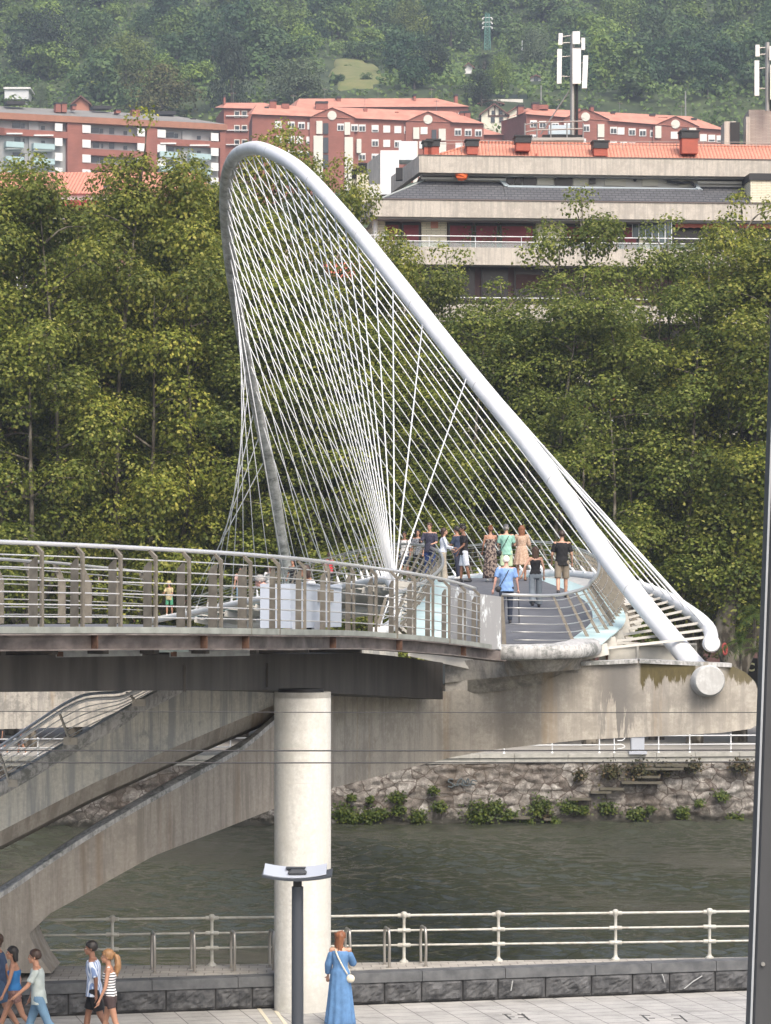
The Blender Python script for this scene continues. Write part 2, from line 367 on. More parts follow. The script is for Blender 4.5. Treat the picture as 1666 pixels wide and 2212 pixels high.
# leg (lower member) from the foot to where it joins the beam
leg_top = [(-420, 2170), (-200, 2055), (0,1933), (98,1867), (195,1804), (293,1746), (391,1691), (469,1648), (524,1616), (592,1560), (640, 1520), (720, 1500)]
leg_bot = [(-420, 2330), (-60, 2120), (60, 2030), (107,1974), (168,1941), (254,1892), (332,1849), (469,1796), (592,1747), (715,1705), (720, 1703)]
strips([(40, 1908)] + leg_top[3:], [(40, 2040)] + leg_bot[3:], 1.5, -.9).build('leg', MAT['concd'], ab, True)
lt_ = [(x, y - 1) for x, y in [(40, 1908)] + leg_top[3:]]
lit_strip = smooth_path([P(x, y, pz(x) - .9) for x, y in [(-20, 1945)] + lt_], 50); b = MB(); b.loft([np.array([c + (0, -.03, -.07), c + (0, -.03, .03), c + (0, .3, .13), c + (0, 1.3, .13), c + (0, 1.3, -.07)]) for c in lit_strip]); b.build('leg_skylit_strip', MAT['nose'], ab, True)  # added pale slab: its colour stands in for skylight on the leg's top face
# foot block: column like root of the leg standing on the raised kerb
foot = [(-260, 2102), (-200, 2040), (-120, 2000), (-60, 1969), (0, 1933), (40.5, 1908), (60, 1893), (90, 1950), (107, 1974), (88, 1985), (72, 1996), (64, 2013), (66, 2026), (72, 2038), (90, 2074), (111, 2102)]
plate([(x, y) for x, y in foot if x not in (60, 90)][:6] + [(40.5, 2012)] + [(-0, 2040), (-10, 2102)], 1.5, -.899).build('leg_root', MAT['concd'], ab)
plate([(40.5, 1908.5), (98, 1867.5), (107, 1974), (88, 1985), (72, 1996), (64, 2013), (66, 2026), (72, 2038), (90, 2074), (111, 2102), (-10.5, 2102), (0, 2040), (39, 2012)], 1.45, -.896).build('flared_foot', MAT['concd'], ab)
# main beam / cantilever
beam_top = [(700, 1503), (960, 1494), (1100, 1482), (1200, 1462), (1250, 1438), (1262,1430), (1420,1428), (1536,1430), (1581,1438), (1610,1452), (1630,1470), (1642,1500)]
beam_bot = [(700, 1706), (740,1697), (895,1656), (985,1634), (1077,1618), (1260,1598), (1443,1589), (1560, 1583), (1625,1574), (1642,1560)]
bo = strips(beam_top, beam_bot, 1.35, 0, 90).build('cantilever_beam', MAT['conc'], ab, True)
def beam_material():
    m = concrete('beam_concrete', (.44, .41, .355), (.27, .25, .215), (.28, .26, .23), (.33, .25, .16), .7); nt = m.node_tree; p = nt.nodes['Principled BSDF']
    base = p.inputs['Base Color'].links[0].from_socket; off = woff(ab); v = coords(nt); s = NN(nt, 'ShaderNodeSeparateXYZ'); nt.links.new(v, s.inputs[0])
    Xp = lambda x: P(x, 0, pz(x))[0] - off[0]; ztop = P(0, 1430, 63.9)[2] - off[2]
    mr = NN(nt, 'ShaderNodeMapRange'); mr.inputs['From Min'].default_value = Xp(1250); mr.inputs['From Max'].default_value = Xp(1650); nt.links.new(s.outputs['X'], mr.inputs['Value'])
    def amount(stops, streak_scale, depth_per, thr):
        a = ramp(nt, mr.outputs[0], stops); st = noise(nt, coords(nt, (1, .1, .13)), streak_scale, 6, .7)
        dz_ = NN(nt, 'ShaderNodeMath', operation='MULTIPLY_ADD'); nt.links.new(s.outputs['Z'], dz_.inputs[0]); dz_.inputs[1].default_value = 1/depth_per; dz_.inputs[2].default_value = -ztop/depth_per
        q = NN(nt, 'ShaderNodeMath', operation='MULTIPLY_ADD'); nt.links.new(st, q.inputs[0]); q.inputs[1].default_value = 3.4; nt.links.new(dz_.outputs[0], q.inputs[2])
        r = NN(nt, 'ShaderNodeMath', operation='ADD'); nt.links.new(q.outputs[0], r.inputs[0]); r.inputs[1].default_value = thr
        rr = ramp(nt, r.outputs[0], [(.0, (0, 0, 0)), (.16, (1, 1, 1))]); return mix(nt, 1., rr, a, 'MULTIPLY')
    k = lambda x: (x - 1250)/400.
    G = amount([(0, (.0,)*3), (k(1275), (.25,)*3), (k(1325), (.9,)*3), (k(1350), (.9,)*3), (k(1381), (.35,)*3), (1, (.1,)*3)], 4.5, 1.9, -.9)
    c = mix(nt, G, base, (.155, .15, .14))
    Mo = amount([(0, (0,)*3), (k(1380), (0,)*3), (k(1384), (1,)*3), (k(1499), (1,)*3), (k(1502), (0,)*3), (k(1562), (0,)*3), (k(1575), (.9,)*3), (1, (.9,)*3)], 4.2, .45, -.62)
    c = mix(nt, Mo, c, mix(nt, noise(nt, coords(nt, (1, 1, .3)), 8, 6, .8), (.03, .028, .02), (.17, .14, .06)))
    nt.links.new(c, p.inputs['Base Color']); return m
bo.data.materials.clear(); bo.data.materials.append(beam_material())
# drip joint on the beam's top edge
b = MB()
for x0, x1 in ((1256, 1378), (1380, 1578)):
    b.bar(P(x0, np.interp(x0, [q[0] for q in beam_top], [q[1] for q in beam_top]) - 1, pz(x0) + .3), P(x1, np.interp(x1, [q[0] for q in beam_top], [q[1] for q in beam_top]) - 1, pz(x1) + .3), .8, .09)
b.build('beam_coping', MAT['nose'], bo)
# slab that carries the deck end: rounded nose, soffit
nose_pts = [P(1068, 1402, 63.4), P(1150, 1401, 63.0), P(1235, 1399, 63.2), P(1275, 1394, 64.0), P(1290, 1389, 65.2), P(1294, 1384, 66.8)]
NPth = smooth_path(nose_pts, 30)
rings = []
for i, c in enumerate(NPth):
    t = nrm(np.gradient(NPth, axis=0)[i]); o = np.array((t[1], -t[0], 0)); o = nrm(o)
    rings.append(np.array([c + o*r*1. + (0, 0, h) for r, h in ((-.6, .1), (-.1, .1), (.08, .06), (.14, -.04), (.14, -.16), (.08, -.24), (-.05, -.27), (-.6, -.27))]))
b = MB(); b.loft(rings); b.build('deck_end_edge', MAT['nose'], ab, True)
stp = MAT['nose']
fas_t = [P(962, 1430, 65.1), P(1068, 1422, 64.4), P(1150, 1421, 63.15), P(1225, 1419, 63.3), P(1262, 1416, 64.2)]
fas_b = [P(962, 1475, 65.1), P(1020, 1469, 64.9), P(1100, 1461, 64.1), P(1180, 1452, 63.4), P(1255, 1446, 64.2)]
A = smooth_path(fas_t, 24); B = smooth_path(fas_b, 24)
b = MB(); b.loft([np.array([B[i], A[i], A[i] + (0, 2.5, 0), B[i] + (0, 3.2, -.15)]) for i in range(24)]); b.build('deck_end_slab', MAT['conc'], ab, True)
# soffit: curved underside below the slab merging into the beam
b = MB(); rr = []
for x, y0, y1 in ((962, 1474, 1502), (1010, 1469, 1499), (1100, 1460, 1491), (1180, 1451, 1478), (1250, 1445, 1456)):
    z = np.interp(x, (690, 930, 1100, 1250), (60.8, 65.1, 64.2, 63.9)); rr.append(np.array([P(x, y0, z+.25), P(x, y1, pz(x) + .02), P(x, y1, pz(x)+.4), P(x, y0, z + 1.5)]))
b.loft(rr); b.build('soffit', MAT['conc'], ab, True)
# steel box behind the nose that carries the widening deck
b = MB(); b.bar(P(1294, 1413, 66.9), P(1505, 1414, 66.8), .3, .42); b.build('edge_girder', MAT['rib'], ab)
b = MB(); b.bar(P(1270, 1388, 66.8), P(1382, 1390, 66.8), .35, .05); b.bar(P(1382, 1392, 66.8), P(1505, 1392, 66.7), .4, .05); b.build('edge_plate', MAT['rib'], ab)
for x in (1311, 1378): MB().bar(P(x, 1396, 66.65), P(x, 1428, 66.65), .03, .06, up=(1, 0, 0)).build('edge_stiffener', MAT['rust'] if x == 1311 else MAT['rib'], ab)

# ramp going down to the left
ramp_top = [(-700, 2085), (-200, 1805), (0,1695), (156,1604), (258,1545), (352,1492), (450, 1442), (560, 1402), (700, 1372), (860, 1368)]
ramp_bot = [(-700, 2160), (-200, 1895), (0,1796), (195,1695), (352,1625), (469,1574), (592,1523), (720, 1470), (860, 1450)]
rb = strips(ramp_top, ramp_bot, .35, -.3, 60).build('ramp_side', MAT['ramp'], ab, True)
und = [(x, y + np.interp(x, (-700, 0, 300, 592, 860), (30, 36, 34, 28, 10))) for x, y in ramp_bot]
rings = []
for x in np.linspace(-700, 860, 50):
    yb = np.interp(x, [q[0] for q in ramp_bot], [q[1] for q in ramp_bot]); z = pz(x) - .3
    a = P(x, yb - 6, z + .3); rings.append(np.array([a + (0, -.2, .06), a + (0, -.18, -.0), a + (0, -.06, -.34), a + (0, .4, -.42), a + (0, 2.9, -.42), a + (0, 3.7, -.05), a + (0, 3.7, .1)]))
b = MB(); b.loft(rings); b.build('ramp_underside', MAT['concd'], ab, True)
# rounded nose along the ramp's upper edge
npth = smooth_path([P(x, y + 4, pz(x) - .32) for x, y in ramp_top[:-1]], 60)
rings = []
for i, c in enumerate(npth): rings.append(np.array([c + (0, -dy, h) for dy, h in ((-.45, .12), (-.05, .14), (.08, .08), (.12, -.03), (.1, -.14), (.02, -.2), (-.45, -.2))]))
b = MB(); b.loft(rings); b.build('ramp_edge', MAT['nose'], ab, True)
b = MB(); tp = npth + (0, .5, -.06); b.slab(tp, tp + (0, 3.4, 0), .12); b.build('ramp_floor', MAT['nose'], ab, True)
b = MB(); q = npth + (0, 3.7, 0); b.loft([np.array([c + (0, 0, -.75), c + (0, 0, .1), c + (0, .3, .1), c + (0, .3, -.75)]) for c in q]); b.build('ramp_far_side', MAT['ramp'], ab, True)
# ramp railing: two bright handrails and rods following the slope
hr_px = [(-260, 1792), (-60, 1648), (0, 1612), (80, 1559), (150, 1515), (180, 1502), (215, 1497), (262, 1494), (300, 1478), (345, 1452), (420, 1410), (520, 1380), (640, 1362)]
for k, (dy, dz, r) in enumerate(((0, .3, .032), (12, 0., .034))):
    tube_part('ramp_handrail', smooth_path([P(x, y + dy, pz(x) - .25 + dz*8 if k == 0 else pz(x) - .25) for x, y in hr_px], 70), r if k else .03, MAT['cable'], ab, 8)
for k in range(4):
    t = (k + 1) / 5
    tube_part('ramp_rod', smooth_path([P(x, (y+12)*(1-t) + t*(np.interp(x, [q[0] for q in ramp_top], [q[1] for q in ramp_top]) - 2), pz(x) - .2 + .0) for x, y in hr_px if x < 470], 50), .011, MAT['cable'], ab, 5)
for x, yt, yb in ((22 - 155, 1700, 1795), (22, 1635, 1694), (152, 1540, 1603), (300, 1492, 1520)):
    xx = x - 26
    a = P(xx + 2, np.interp(xx, [q[0] for q in hr_px], [q[1] for q in hr_px]) + 8, pz(x) - .25); c = P(x, yb, pz(x) - .43)
    b = MB(); b.bar(a, c, .035, .13, up=(0, 1, 0)); b.box(c + (0, .02, .02), (.26, .1, .14)); b.build('ramp_post', M('ramp_post_beige', (.45, .42, .36), .5) if x == 22 else bpy.data.materials['ramp_post_beige'] if 'ramp_post_beige' in bpy.data.materials else MAT['rib'], ab)

# far abutment: pale beam and ramp across the river, seen below the gangway
fa = thing('far_abutment', 'pale concrete ramp beam at the far end of the footbridge', 'bridge support', P(240, 1640, 124))
b = MB(); b.loft([np.array([P(x, yb, z), P(x, yt, z), P(x, yt, z + 1.2), P(x, yb, z + 1.2)]) for x, yt, yb, z in ((-300, 1478, 1600, 120), (0, 1470, 1575, 122), (250, 1450, 1568, 124), (420, 1420, 1556, 126), (560, 1392, 1520, 127.5), (700, 1385, 1480, 128.5))])
b.build('beam', MAT['conc'], fa, True)
b = MB(); b.box(P(655, 1470, 128), (1.6, 2, 5.)); b.bar(P(645, 1400, 127.4), P(640, 1640, 128), 1.2, 1.6, up=(1, 0, 0)); b.build('leg', MAT['concd'], fa)
# ================================================================== steel gangway in front
gang = thing('steel_gangway', 'curved steel gangway with dark box girder and horizontal rod railing in front', 'gangway', P(654, 1360, 49))
GE = [(-1000,34.5,187),(-420,37,186),(-250,38.2,186),(-90,39.6,185.5),(0,40.6,185),(90,41.4,184),(178,42.1,180.5),(260,42.8,177),(336,43.5,173),(408,44.2,171),(477,45.0,168),(541,45.9,167),(602,47.1,164),(658,48.8,153),(710,51.2,145),(764,53.6,139),(812,54.8,138),(857,55.7,138),(896,56.7,134.5),(935,57.9,131),(970,59.3,128.6),(1004,60.9,124),(1040,62.4,120),(1090,64.0,116)]
TOPY = [(-1000,1158),(-420,1163),(-90,1167),(0,1170),(90,1173.5),(178,1177.5),(260,1181),(336,1185),(408,1189),(477,1193),(541,1197.5),(602,1202),(658,1208),(710,1213),(764,1220),(812,1226),(857,1232),(896,1238),(935,1245),(970,1252),(1004,1260),(1040,1272),(1090,1289)]
BASEY = [(-1000,1349),(-420,1354),(0,1358),(90,1358),(260,1358),(408,1359),(541,1361),(602,1362.5),(658,1363),(710,1364),(812,1368),(896,1375),(970,1382),(1040,1393),(1090,1400)]
def gz(x): return float(np.interp(x, [q[0] for q in GE], [q[1] for q in GE]))
def ty(x): return float(np.interp(x, [q[0] for q in TOPY], [q[1] for q in TOPY]))
def by(x): return float(np.interp(x, [q[0] for q in BASEY], [q[1] for q in BASEY]))
xs = np.linspace(-1000, 1086, 133)
GT = smooth_path([P(x, ty(x), gz(x)) for x in xs[::6]], 120); 
GB = smooth_path([P(x, by(x), gz(x)) for x in xs[::6]], 120)
def gat(x):      # top and base points on the near edge at photo column x
    return P(x, ty(x), gz(x)), P(x, by(x), gz(x))
tg = np.gradient(GB, axis=0); inward = np.array([nrm((-t[1], t[0], 0)) for t in tg])   # away from the viewer, across the gangway
def gsec(prof, i0=0, i1=120, base=GB):
    return [np.array([base[i] + inward[i]*a + (0, 0, h) for a, h in prof]) for i in range(i0, i1)]
LIM = int(np.argmax(CX + GT[:, 0]*F/GT[:, 1] > 1038))
tube_part('handrail', (GT + inward*.12)[:LIM], .036, MAT['rod'], gang, 12)
for k in range(6):
    t = .855 - .143 * k
    p_ = GB + (GT - GB) * t + inward * (.0 if k else .03); tube_part('railing_rod', p_[:LIM], .0125, MAT['rod'], gang, 6)
px_posts = [-980,-880,-780,-680,-580,-490,-400,-310,-222,-134,-46, 11, 90,178,260,336,408,477,541,602,658,710,764,812,857,896,935,970,1004,1034]
px_posts = [x for x in px_posts if x != 11]
def inw(x):
    p_, q_ = gat(x-4)[1], gat(x+4)[1]; t = nrm(q_ - p_); return nrm((-t[1], t[0], 0))
for x in px_posts:
    T, B_ = gat(x); n = inw(x); hgt = (T - B_)[2]; up = np.array((0, 0, 1.)); al = np.array((-n[1], n[0], 0))
    def pl(prof, th, c):   # profile (inward, height) plate
        return [np.array([c + n*a + up*h + al*s*th/2 for a, h in prof]) for s in (-1, 1)]
    b = MB()
    b.loft(pl([(-.03, -.075), (.02, -.075), (.02, hgt*.87), (.16, hgt*.985), (.1, hgt*.985), (-.03, hgt*.9)], .05, B_))
    fw = .22 if x < 560 else .16
    b.loft(pl([(.05, -.02), (fw, -.02), (fw - .01, hgt*.77), (.1, hgt*.84), (.05, hgt*.84)], .012, B_ + al*.035)); o = b.build('railing_post', MAT['post'], gang)
b = MB(); b.loft(gsec([(-.05, -.07), (-.05, .03), (-.03, .03), (-.03, -.07)])); b.build('kick_plate', MAT['kick'], gang)

gb = MB()
gb.loft(gsec([(-.09, -.10), (-.09, -.078), (.12, -.078), (.12, -.10)])); gb.loft(gsec([(.06, -.31), (.06, -.10), (.075, -.10), (.075, -.31)])); gb.loft(gsec([(-.09, -.335), (-.09, -.312), (.2, -.312), (.2, -.335)]))
eb = gb.build('edge_beam', MAT['rustbeam'], gang)
for x in (-250, -20, 204, 440, 530, 718, 862, 1000, 1057):
    T, B_ = gat(x); n = inw(x); al = np.array((-n[1], n[0], 0)); sb = MB(); sb.loft([np.array([B_ + n*a + np.array((0, 0, h)) + al*s for a, h in ((-.075, -.31), (.055, -.31), (.055, -.102), (-.075, -.102))]) for s in (-.01, .01)]); sb.build('beam_stiffener', MAT['rust'], eb)
# floor: from the near edge to the inner edge, which swings away towards the ramp
FE_px = [(-1000,1225,1352,42),(-420,1225,1352,47),(-150,1212,1350,50.5),(0,1208,1347,54),(60,1212,1346,56.4),(131,1217,1346,59.5),(191,1223,1346,62.4),(250,1229,1346,65),(310,1236,1347,68)]
FT = smooth_path([P(x, a, z) for x, a, _, z in FE_px], 60); FB = smooth_path([P(x, c, z) for x, _, c, z in FE_px], 60)
ext = [P(400, 1350, 60), P(500, 1353, 57), P(600, 1357, 55.8), P(700, 1361, 57), P(830, 1368, 60), P(1040, 1392, 64.2)]
FE2 = smooth_path(list(FB[::8]) + ext, 120)
b = MB(); b.slab(GB + inward*.02 + (0, 0, -.02), FE2 + (0, 0, -.02), .08); b.build('floor', MAT['asph'], gang)
tube_part('handrail', FT, .034, MAT['rod'], gang, 10)
for k in range(7): tube_part('railing_rod', FB + (FT - FB) * (.86 - .12*k), .014, MAT['rod'], gang, 6)
for f in np.linspace(.16, 1, 9):
    i = int(f*59); T, B_ = FT[i], FB[i]; t = nrm(np.gradient(FB, axis=0)[i]); n = nrm((t[1], -t[0], 0)); hgt = (T-B_)[2]; up = np.array((0, 0, 1.))
    b = MB(); b.loft([np.array([B_ + n*a + up*h + t*s*.02 for a, h in ((-.0, 0), (.17, 0), (.17, hgt*.68), (-.02, hgt), (-.12, hgt), (0, hgt*.72))]) for s in (-1, 1)]); b.build('railing_post', MAT['post'], gang)
# box girder
GI = [(-1000, 1493), (-420, 1494), (0, 1495), (300, 1492), (590, 1491), (715, 1497), (960, 1511)]
rings = []
for x in np.linspace(-1000, 1086, 110):
    T, B_ = gat(x); n = inw(x); c = B_ + n * 1.25; px = CX + c[0]*F/c[1]
    if px > 966: break
    z1 = K((HY - np.interp(px, [q[0] for q in GI], [q[1] for q in GI])) / (F / c[1]))
    z0 = B_[2] - (.42 if px < 700 else np.interp(px, (700, 780, 960), (.42, .34, .38)))
    rings.append(np.array([(c[0], c[1], z1), (c[0], c[1], z0), (c[0]+n[0]*2.2, c[1]+n[1]*2.2, z0), (c[0]+n[0]*2.2, c[1]+n[1]*2.2, z1)]))
b = MB(); b.loft(rings); gd = b.build('box_girder', MAT['girder'], gang)
b = MB()
for x in (-120, 545, 715):
    T, B_ = gat(x); n = inw(x); c = B_ + n*1.235; b.bar(c + (0, 0, -.6), c + (0, 0, -1.05), .05, .03, up=(0, 1, 0))
b.build('weld_seam', MAT['girder'], gd)
# cross beams under the floor
for x in range(-960, 900, 110):
    T, B_ = gat(x); n = inw(x); b = MB(); b.bar(B_ + n*.2 + (0, 0, -.28), B_ + n*5 + (0, 0, -.28), .12, .24); b.build('cross_beam', MAT['girder'], gang)
# strips of light channel bolted under the edge beam
chm = M('galvanised_channel', (.26, .27, .265), .5, .2, (.36, .38, .37), 5)
for x0, x1 in ((122, 306), (368, 538)):
    b = MB(); n = inw(x0); p0 = P(x0, 1413, gz(x0) + .8); p1 = P(x1, 1410, gz(x1) + .8); b.bar(p0, p1, .03, .10); b.bar(p0 + (0, .1, .07), p1 + (0, .1, .07), .2, .02); ch = b.build('cable_channel', chm, gang)
    b = MB(); b.box(p0 + (.06, -.02, 0), (.1, .02, .08)); b.build('channel_end', MAT['rust'], ch)
b = MB(); b.bar(P(306, 1406, gz(306) + .9), P(395, 1405, gz(395) + .9), .25, .05); b.build('lamp_diffuser', M('pale_plastic', (.5, .6, .57), .4), gang)
# end panel by the bridge
b = MB(); q0, q1 = P(1037, 1283, 62.5), P(1083, 1289, 63.0); z0 = P(1060, 1403, 62.7)[2]
b.add([q0, q1, q1 + (0, .35, 0), q0 + (0, .35, 0), (q0[0], q0[1], z0), (q1[0], q1[1], z0), (q1[0], q1[1]+.35, z0), (q0[0], q0[1]+.35, z0)], [(0,1,2,3), (4,5,6,7), (0,1,5,4), (1,2,6,5), (2,3,7,6), (3,0,4,7)])
mp_, nt, p = newmat('peeling_grey_paint'); p.inputs['Roughness'].default_value = .55
n = noise(nt, coords(nt, (3.2, 1, .5)), 2.3, 7, .7)
nt.links.new(ramp(nt, n, [(.0, (.24, .245, .25)), (.555, (.29, .295, .30)), (.575, (.58, .62, .64)), (.7, (.66, .69, .70))]), p.inputs['Base Color'])
b.build('end_panel', mp_, gang)
b = MB(); q0, q1 = P(968, 1262, 63.6), P(1036, 1281, 63.2)
b.loft([np.array([q0, q1, (q1[0], q1[1], P(0, 1392, 63.4)[2]), (q0[0], q0[1], P(0, 1388, 63.4)[2])]), np.array([q0, q1, (q1[0], q1[1], P(0, 1392, 63.4)[2]), (q0[0], q0[1], P(0, 1388, 63.4)[2])]) + (0, .06, 0)]); b.build('end_panel', mp_, gang)
b = MB(); b.bar(P(1024, 1414, 62.6), P(1080, 1417, 63), .06, .24); b.build('panel_support', MAT['rustbeam'], gang)
b = MB(); b.bar(P(1024, 1421, 62.3), P(1083, 1427, 63), .3, .03); b.build('support_flange', MAT['rustbeam'], gang)

# grey cabinet standing on the gangway
cb = thing('steel_cabinet', 'pale blue grey locker with two doors standing on the gangway', 'cabinet', P(683, 1362, 51.5))
def quadbox(x0, x1, y0, y1, z0, z1, dep):
    a, c = P(x0, y0, z0), P(x1, y0 + (0), z1); h0 = P(x0, y1, z0)[2]
    n = nrm(np.cross((0, 0, 1), c - a)); b = MB(); c = np.array((c[0], c[1], a[2]))
    b.hexa([(a[0], a[1], h0), (c[0], c[1], h0), (c[0]+n[0]*dep, c[1]+n[1]*dep, h0), (a[0]+n[0]*dep, a[1]+n[1]*dep, h0), a, c, c + n*dep, a + n*dep]); return b
quadbox(628, 738, 1261, 1357, 50.3, 53.0, .6).build('body', MAT['cab'], cb)
def onface(x, y, off=-.02):
    t = (x - 628) / 110.; return P(x, y, 50.3 + 2.7*t + off)
b = MB(); b.bar(onface(646, 1258), onface(737, 1270), .05, .03); b.build('door_top_strip', MAT['cab'], cb)
for x in (688, 716): b = MB(); b.box(onface(x, 1287, -.05), (.09, .06, .24)); b.build('handle', MAT['post'], cb)
for x in (646, 690): MB().bar(onface(x, 1265), onface(x, 1354), .012, .012, up=(0, 1, 0)).build('door_gap', MAT['greyp'], cb)
for x in (636, 682): MB().box(onface(x, 1352, -.06), (.15, .08, .14)).build('foot', MAT['lampw'], cb)

# pillar under the gangway
colm = thing('round_pillar', 'thick round cream pillar carrying the gangway on the promenade', 'pillar', (P(654, 2185, 51.6)[0], 51.6, 0))
cx_ = P(654, 0, 51.6)[0]
b = MB(); b.lathe((cx_, 51.6, 0), [(.535, -.02), (.535, .05), (.535, 3), (.535, 6.0)] + [(.535, P(0, 1507, 51.6)[2]), (.52, P(0, 1506, 51.6)[2])], 48); sh = b.build('shaft', MAT['column'], colm, True)
b = MB(); b.lathe((cx_, 51.6, 0), [(.539, 2.02), (.539, 2.035)], 48); b.lathe((cx_, 51.6, 0), [(.539, 4.3), (.539, 4.312)], 48); b.build('shaft_joint', MAT['rib'], sh, True)
z1 = P(0, 1506, 51.6)[2]; b = MB(); b.lathe((cx_ - .03, 51.6, 0), [(.43, z1), (.43, z1 + .16)], 32); b.build('bearing', MAT['black'], colm, True)
# ================================================================== ground, water, near bank
def tile_mat(name, c1, c2, mort, sx, sy, rot, msize=.02, offs=0., rough=.8, bmp=.3):
    m, nt, p = newmat(name); p.inputs['Roughness'].default_value = rough
    v = coords(nt, (1, 1, 1), (0, 0, rot)); br = NN(nt, 'ShaderNodeTexBrick'); nt.links.new(v, br.inputs['Vector'])
    br.offset = offs; br.inputs['Color1'].default_value = c4(c1); br.inputs['Color2'].default_value = c4(c2); br.inputs['Mortar'].default_value = c4(mort)
    br.inputs['Scale'].default_value = 1; br.inputs['Mortar Size'].default_value = msize; br.inputs['Brick Width'].default_value = sx; br.inputs['Row Height'].default_value = sy
    n = noise(nt, coords(nt), 1.3, 7, .75); n2 = noise(nt, coords(nt), 25, 4, .8)
    c = mix(nt, 1., br.outputs[0], ramp(nt, n, [(.32, (.66, .66, .65)), (.5, (.95, .95, .94)), (.68, (1.12, 1.11, 1.08))]), 'MULTIPLY')
    c = mix(nt, 1., c, ramp(nt, n2, [(.3, (.85, .85, .85)), (.7, (1.1, 1.1, 1.1))]), 'MULTIPLY')
    nt.links.new(c, p.inputs['Base Color']); bump(nt, p, br.outputs[1], -bmp, .01); return m
WA = math.atan2(3.4, 13.5)          # direction of the kerb wall
def kw(x):                          # front line of the kerb wall: world y at world x
    return 50.7 + (x + 6.2) * (3.4 / 13.5)
pave = tile_mat('grey_paving', (.37, .365, .35), (.43, .425, .41), (.16, .155, .15), .62, .42, -WA, .012, .0)
b = MB(); xs_ = np.linspace(-40, 40, 30); b.strip([(x, 12, 0) for x in xs_], [(x, kw(x) + .3, 0) for x in xs_]); struct(b.build('promenade', pave))
plat = tile_mat('kerb_paving', (.36, .34, .31), (.43, .41, .37), (.22, .205, .185), .34, .34, -WA + .2, .012, .5)
def re(x): return np.interp(x, (-30, -6.5, -3.2, 0.3, 4.3, 6.9, 30), (51.5, 53.25, 53.45, 53.85, 54.3, 54.55, 57.5))     # river edge y
b = MB(); A = [(x, kw(x) + .3, .6) for x in xs_]; B = [(x, max(re(x), kw(x) + .5), .6) for x in xs_]
b.strip(A, B); 
b.strip(B, [(x, y, -6) for x, y, z in B]); struct(b.build('kerb_platform', plat))
# rough stone wall: coping course and split-faced blocks
wall = thing('stone_kerb_wall', 'low wall of dark rough hewn stone blocks edging the promenade', 'stone wall', (0, kw(0), 0))
stone = M('dark_slate_stone', (.03, .032, .035), .85, 0, (.105, .107, .11), 5, bmp=.8, bdist=.03)
stc = M('slate_coping', (.065, .07, .075), .75, 0, (.12, .125, .13), 4, bmp=.3)
rnd = random.Random(4); u = np.array((math.cos(WA), math.sin(WA), 0)); nv = np.array((math.sin(WA), -math.cos(WA), 0)); org = np.array((0, kw(0), 0))
b = MB(); s = -24.
nr = np.random.RandomState(3)
while s < 26:
    wdt = .80 + rnd.uniform(-.12, .18); nx, nz = 14, 9; V = []
    for j in range(nz):
        for i in range(nx):
            fx = i/(nx-1); fz = j/(nz-1); edge = min(fx, 1-fx, fz, 1-fz)
            o = (.045 + .04*nr.rand() + .03*math.sin(7*fx+s*3)*math.cos(5*fz+s)) * min(1, edge/.12)
            V.append(org + u*(s + .015 + fx*(wdt-.03)) + nv*o + np.array((0, 0, .03 + fz*.385)))
    b.add(V, [(j*nx+i, j*nx+i+1, (j+1)*nx+i+1, (j+1)*nx+i) for j in range(nz-1) for i in range(nx-1)]); s += wdt
b.build('split_face_blocks', stone, wall)
b = MB(); b.bar(org - u*24 + nv*-.12 + (0, 0, .21), org + u*26 + nv*-.12 + (0, 0, .21), .2, .42); b.build('joint_backing', MAT['black'], wall)
b = MB(); s = -24.5
while s < 26:
    wdt = 1.45 + rnd.uniform(-.3, .4); b.bar(org + u*(s+.006) + nv*-.17 + (0, 0, .517), org + u*(s+wdt-.006) + nv*-.17 + (0, 0, .517), .42, .19); s += wdt
b.build('coping_course', stc, wall)
# light scratches on stones (real white scrapes)
sc = M('chalky_scrape', (.34, .35, .35), .9)
for x0, y0, x1, y1 in ((1478, 2136, 1517, 2108), (1430, 2104, 1436, 2122), (1108, 2118, 1104, 2140)):
    zc = lambda x: 57.4/ (1 - .2519*(x-CX)/F) * 0 + (52.26 / (1 - .2519*(x-CX)/F))
    b = MB(); b.tube([P(x0, y0, zc(x0) - .1), P((x0+x1)/2, (y0+y1)/2 - 2, zc((x0+x1)/2) - .1), P(x1, y1, zc(x1) - .1)], .012, 5); b.build('scrape', sc, wall)

# river railing
rr = thing('river_railing', 'cream painted cast iron railing with ball posts along the near river edge', 'railing', (0, 53.7, .6))
posts = [-600,-400,-180, 30, 243, 458, 668, 873, 1077, 1330, 1533, 1738]
def rp(x): 
    z = np.interp(x, (-600, 100, 460, 873, 1330, 1533, 1800), (52., 52.95, 53.3, 53.75, 54.15, 54.35, 54.6)); return np.array((P(x, 0, z)[0], z, .6))
for h in (.93, .635, .345):
    b = MB(); b.tube([rp(x) + (0, 0, h) for x in posts], .026 if h > .9 else .022, 8); b.build('rail', MAT['rail_paint'], rr, 'all')
for x in posts:
    p0 = rp(x); b = MB()
    b.lathe(p0, [(.09, 0), (.085, .03), (.045, .06), (.034, .1), (.032, .3), (.038, .31), (.06, .345), (.038, .38), (.03, .39), (.03, .59), (.038, .6), (.062, .635), (.038, .67), (.03, .69), (.031, .86), (.045, .88), (.07, .93), (.066, .97), (.04, 1.0), (.001, 1.01)], 14)
    for h in (.93, .635, .345): b.tube([p0 + (-.13, 0, h), p0 + (-.12, 0, h), p0 + (.12, 0, h), p0 + (.13, 0, h)], [.027, .042, .042, .027], 10)
    b.build('post', MAT['rail_paint'], rr, True)
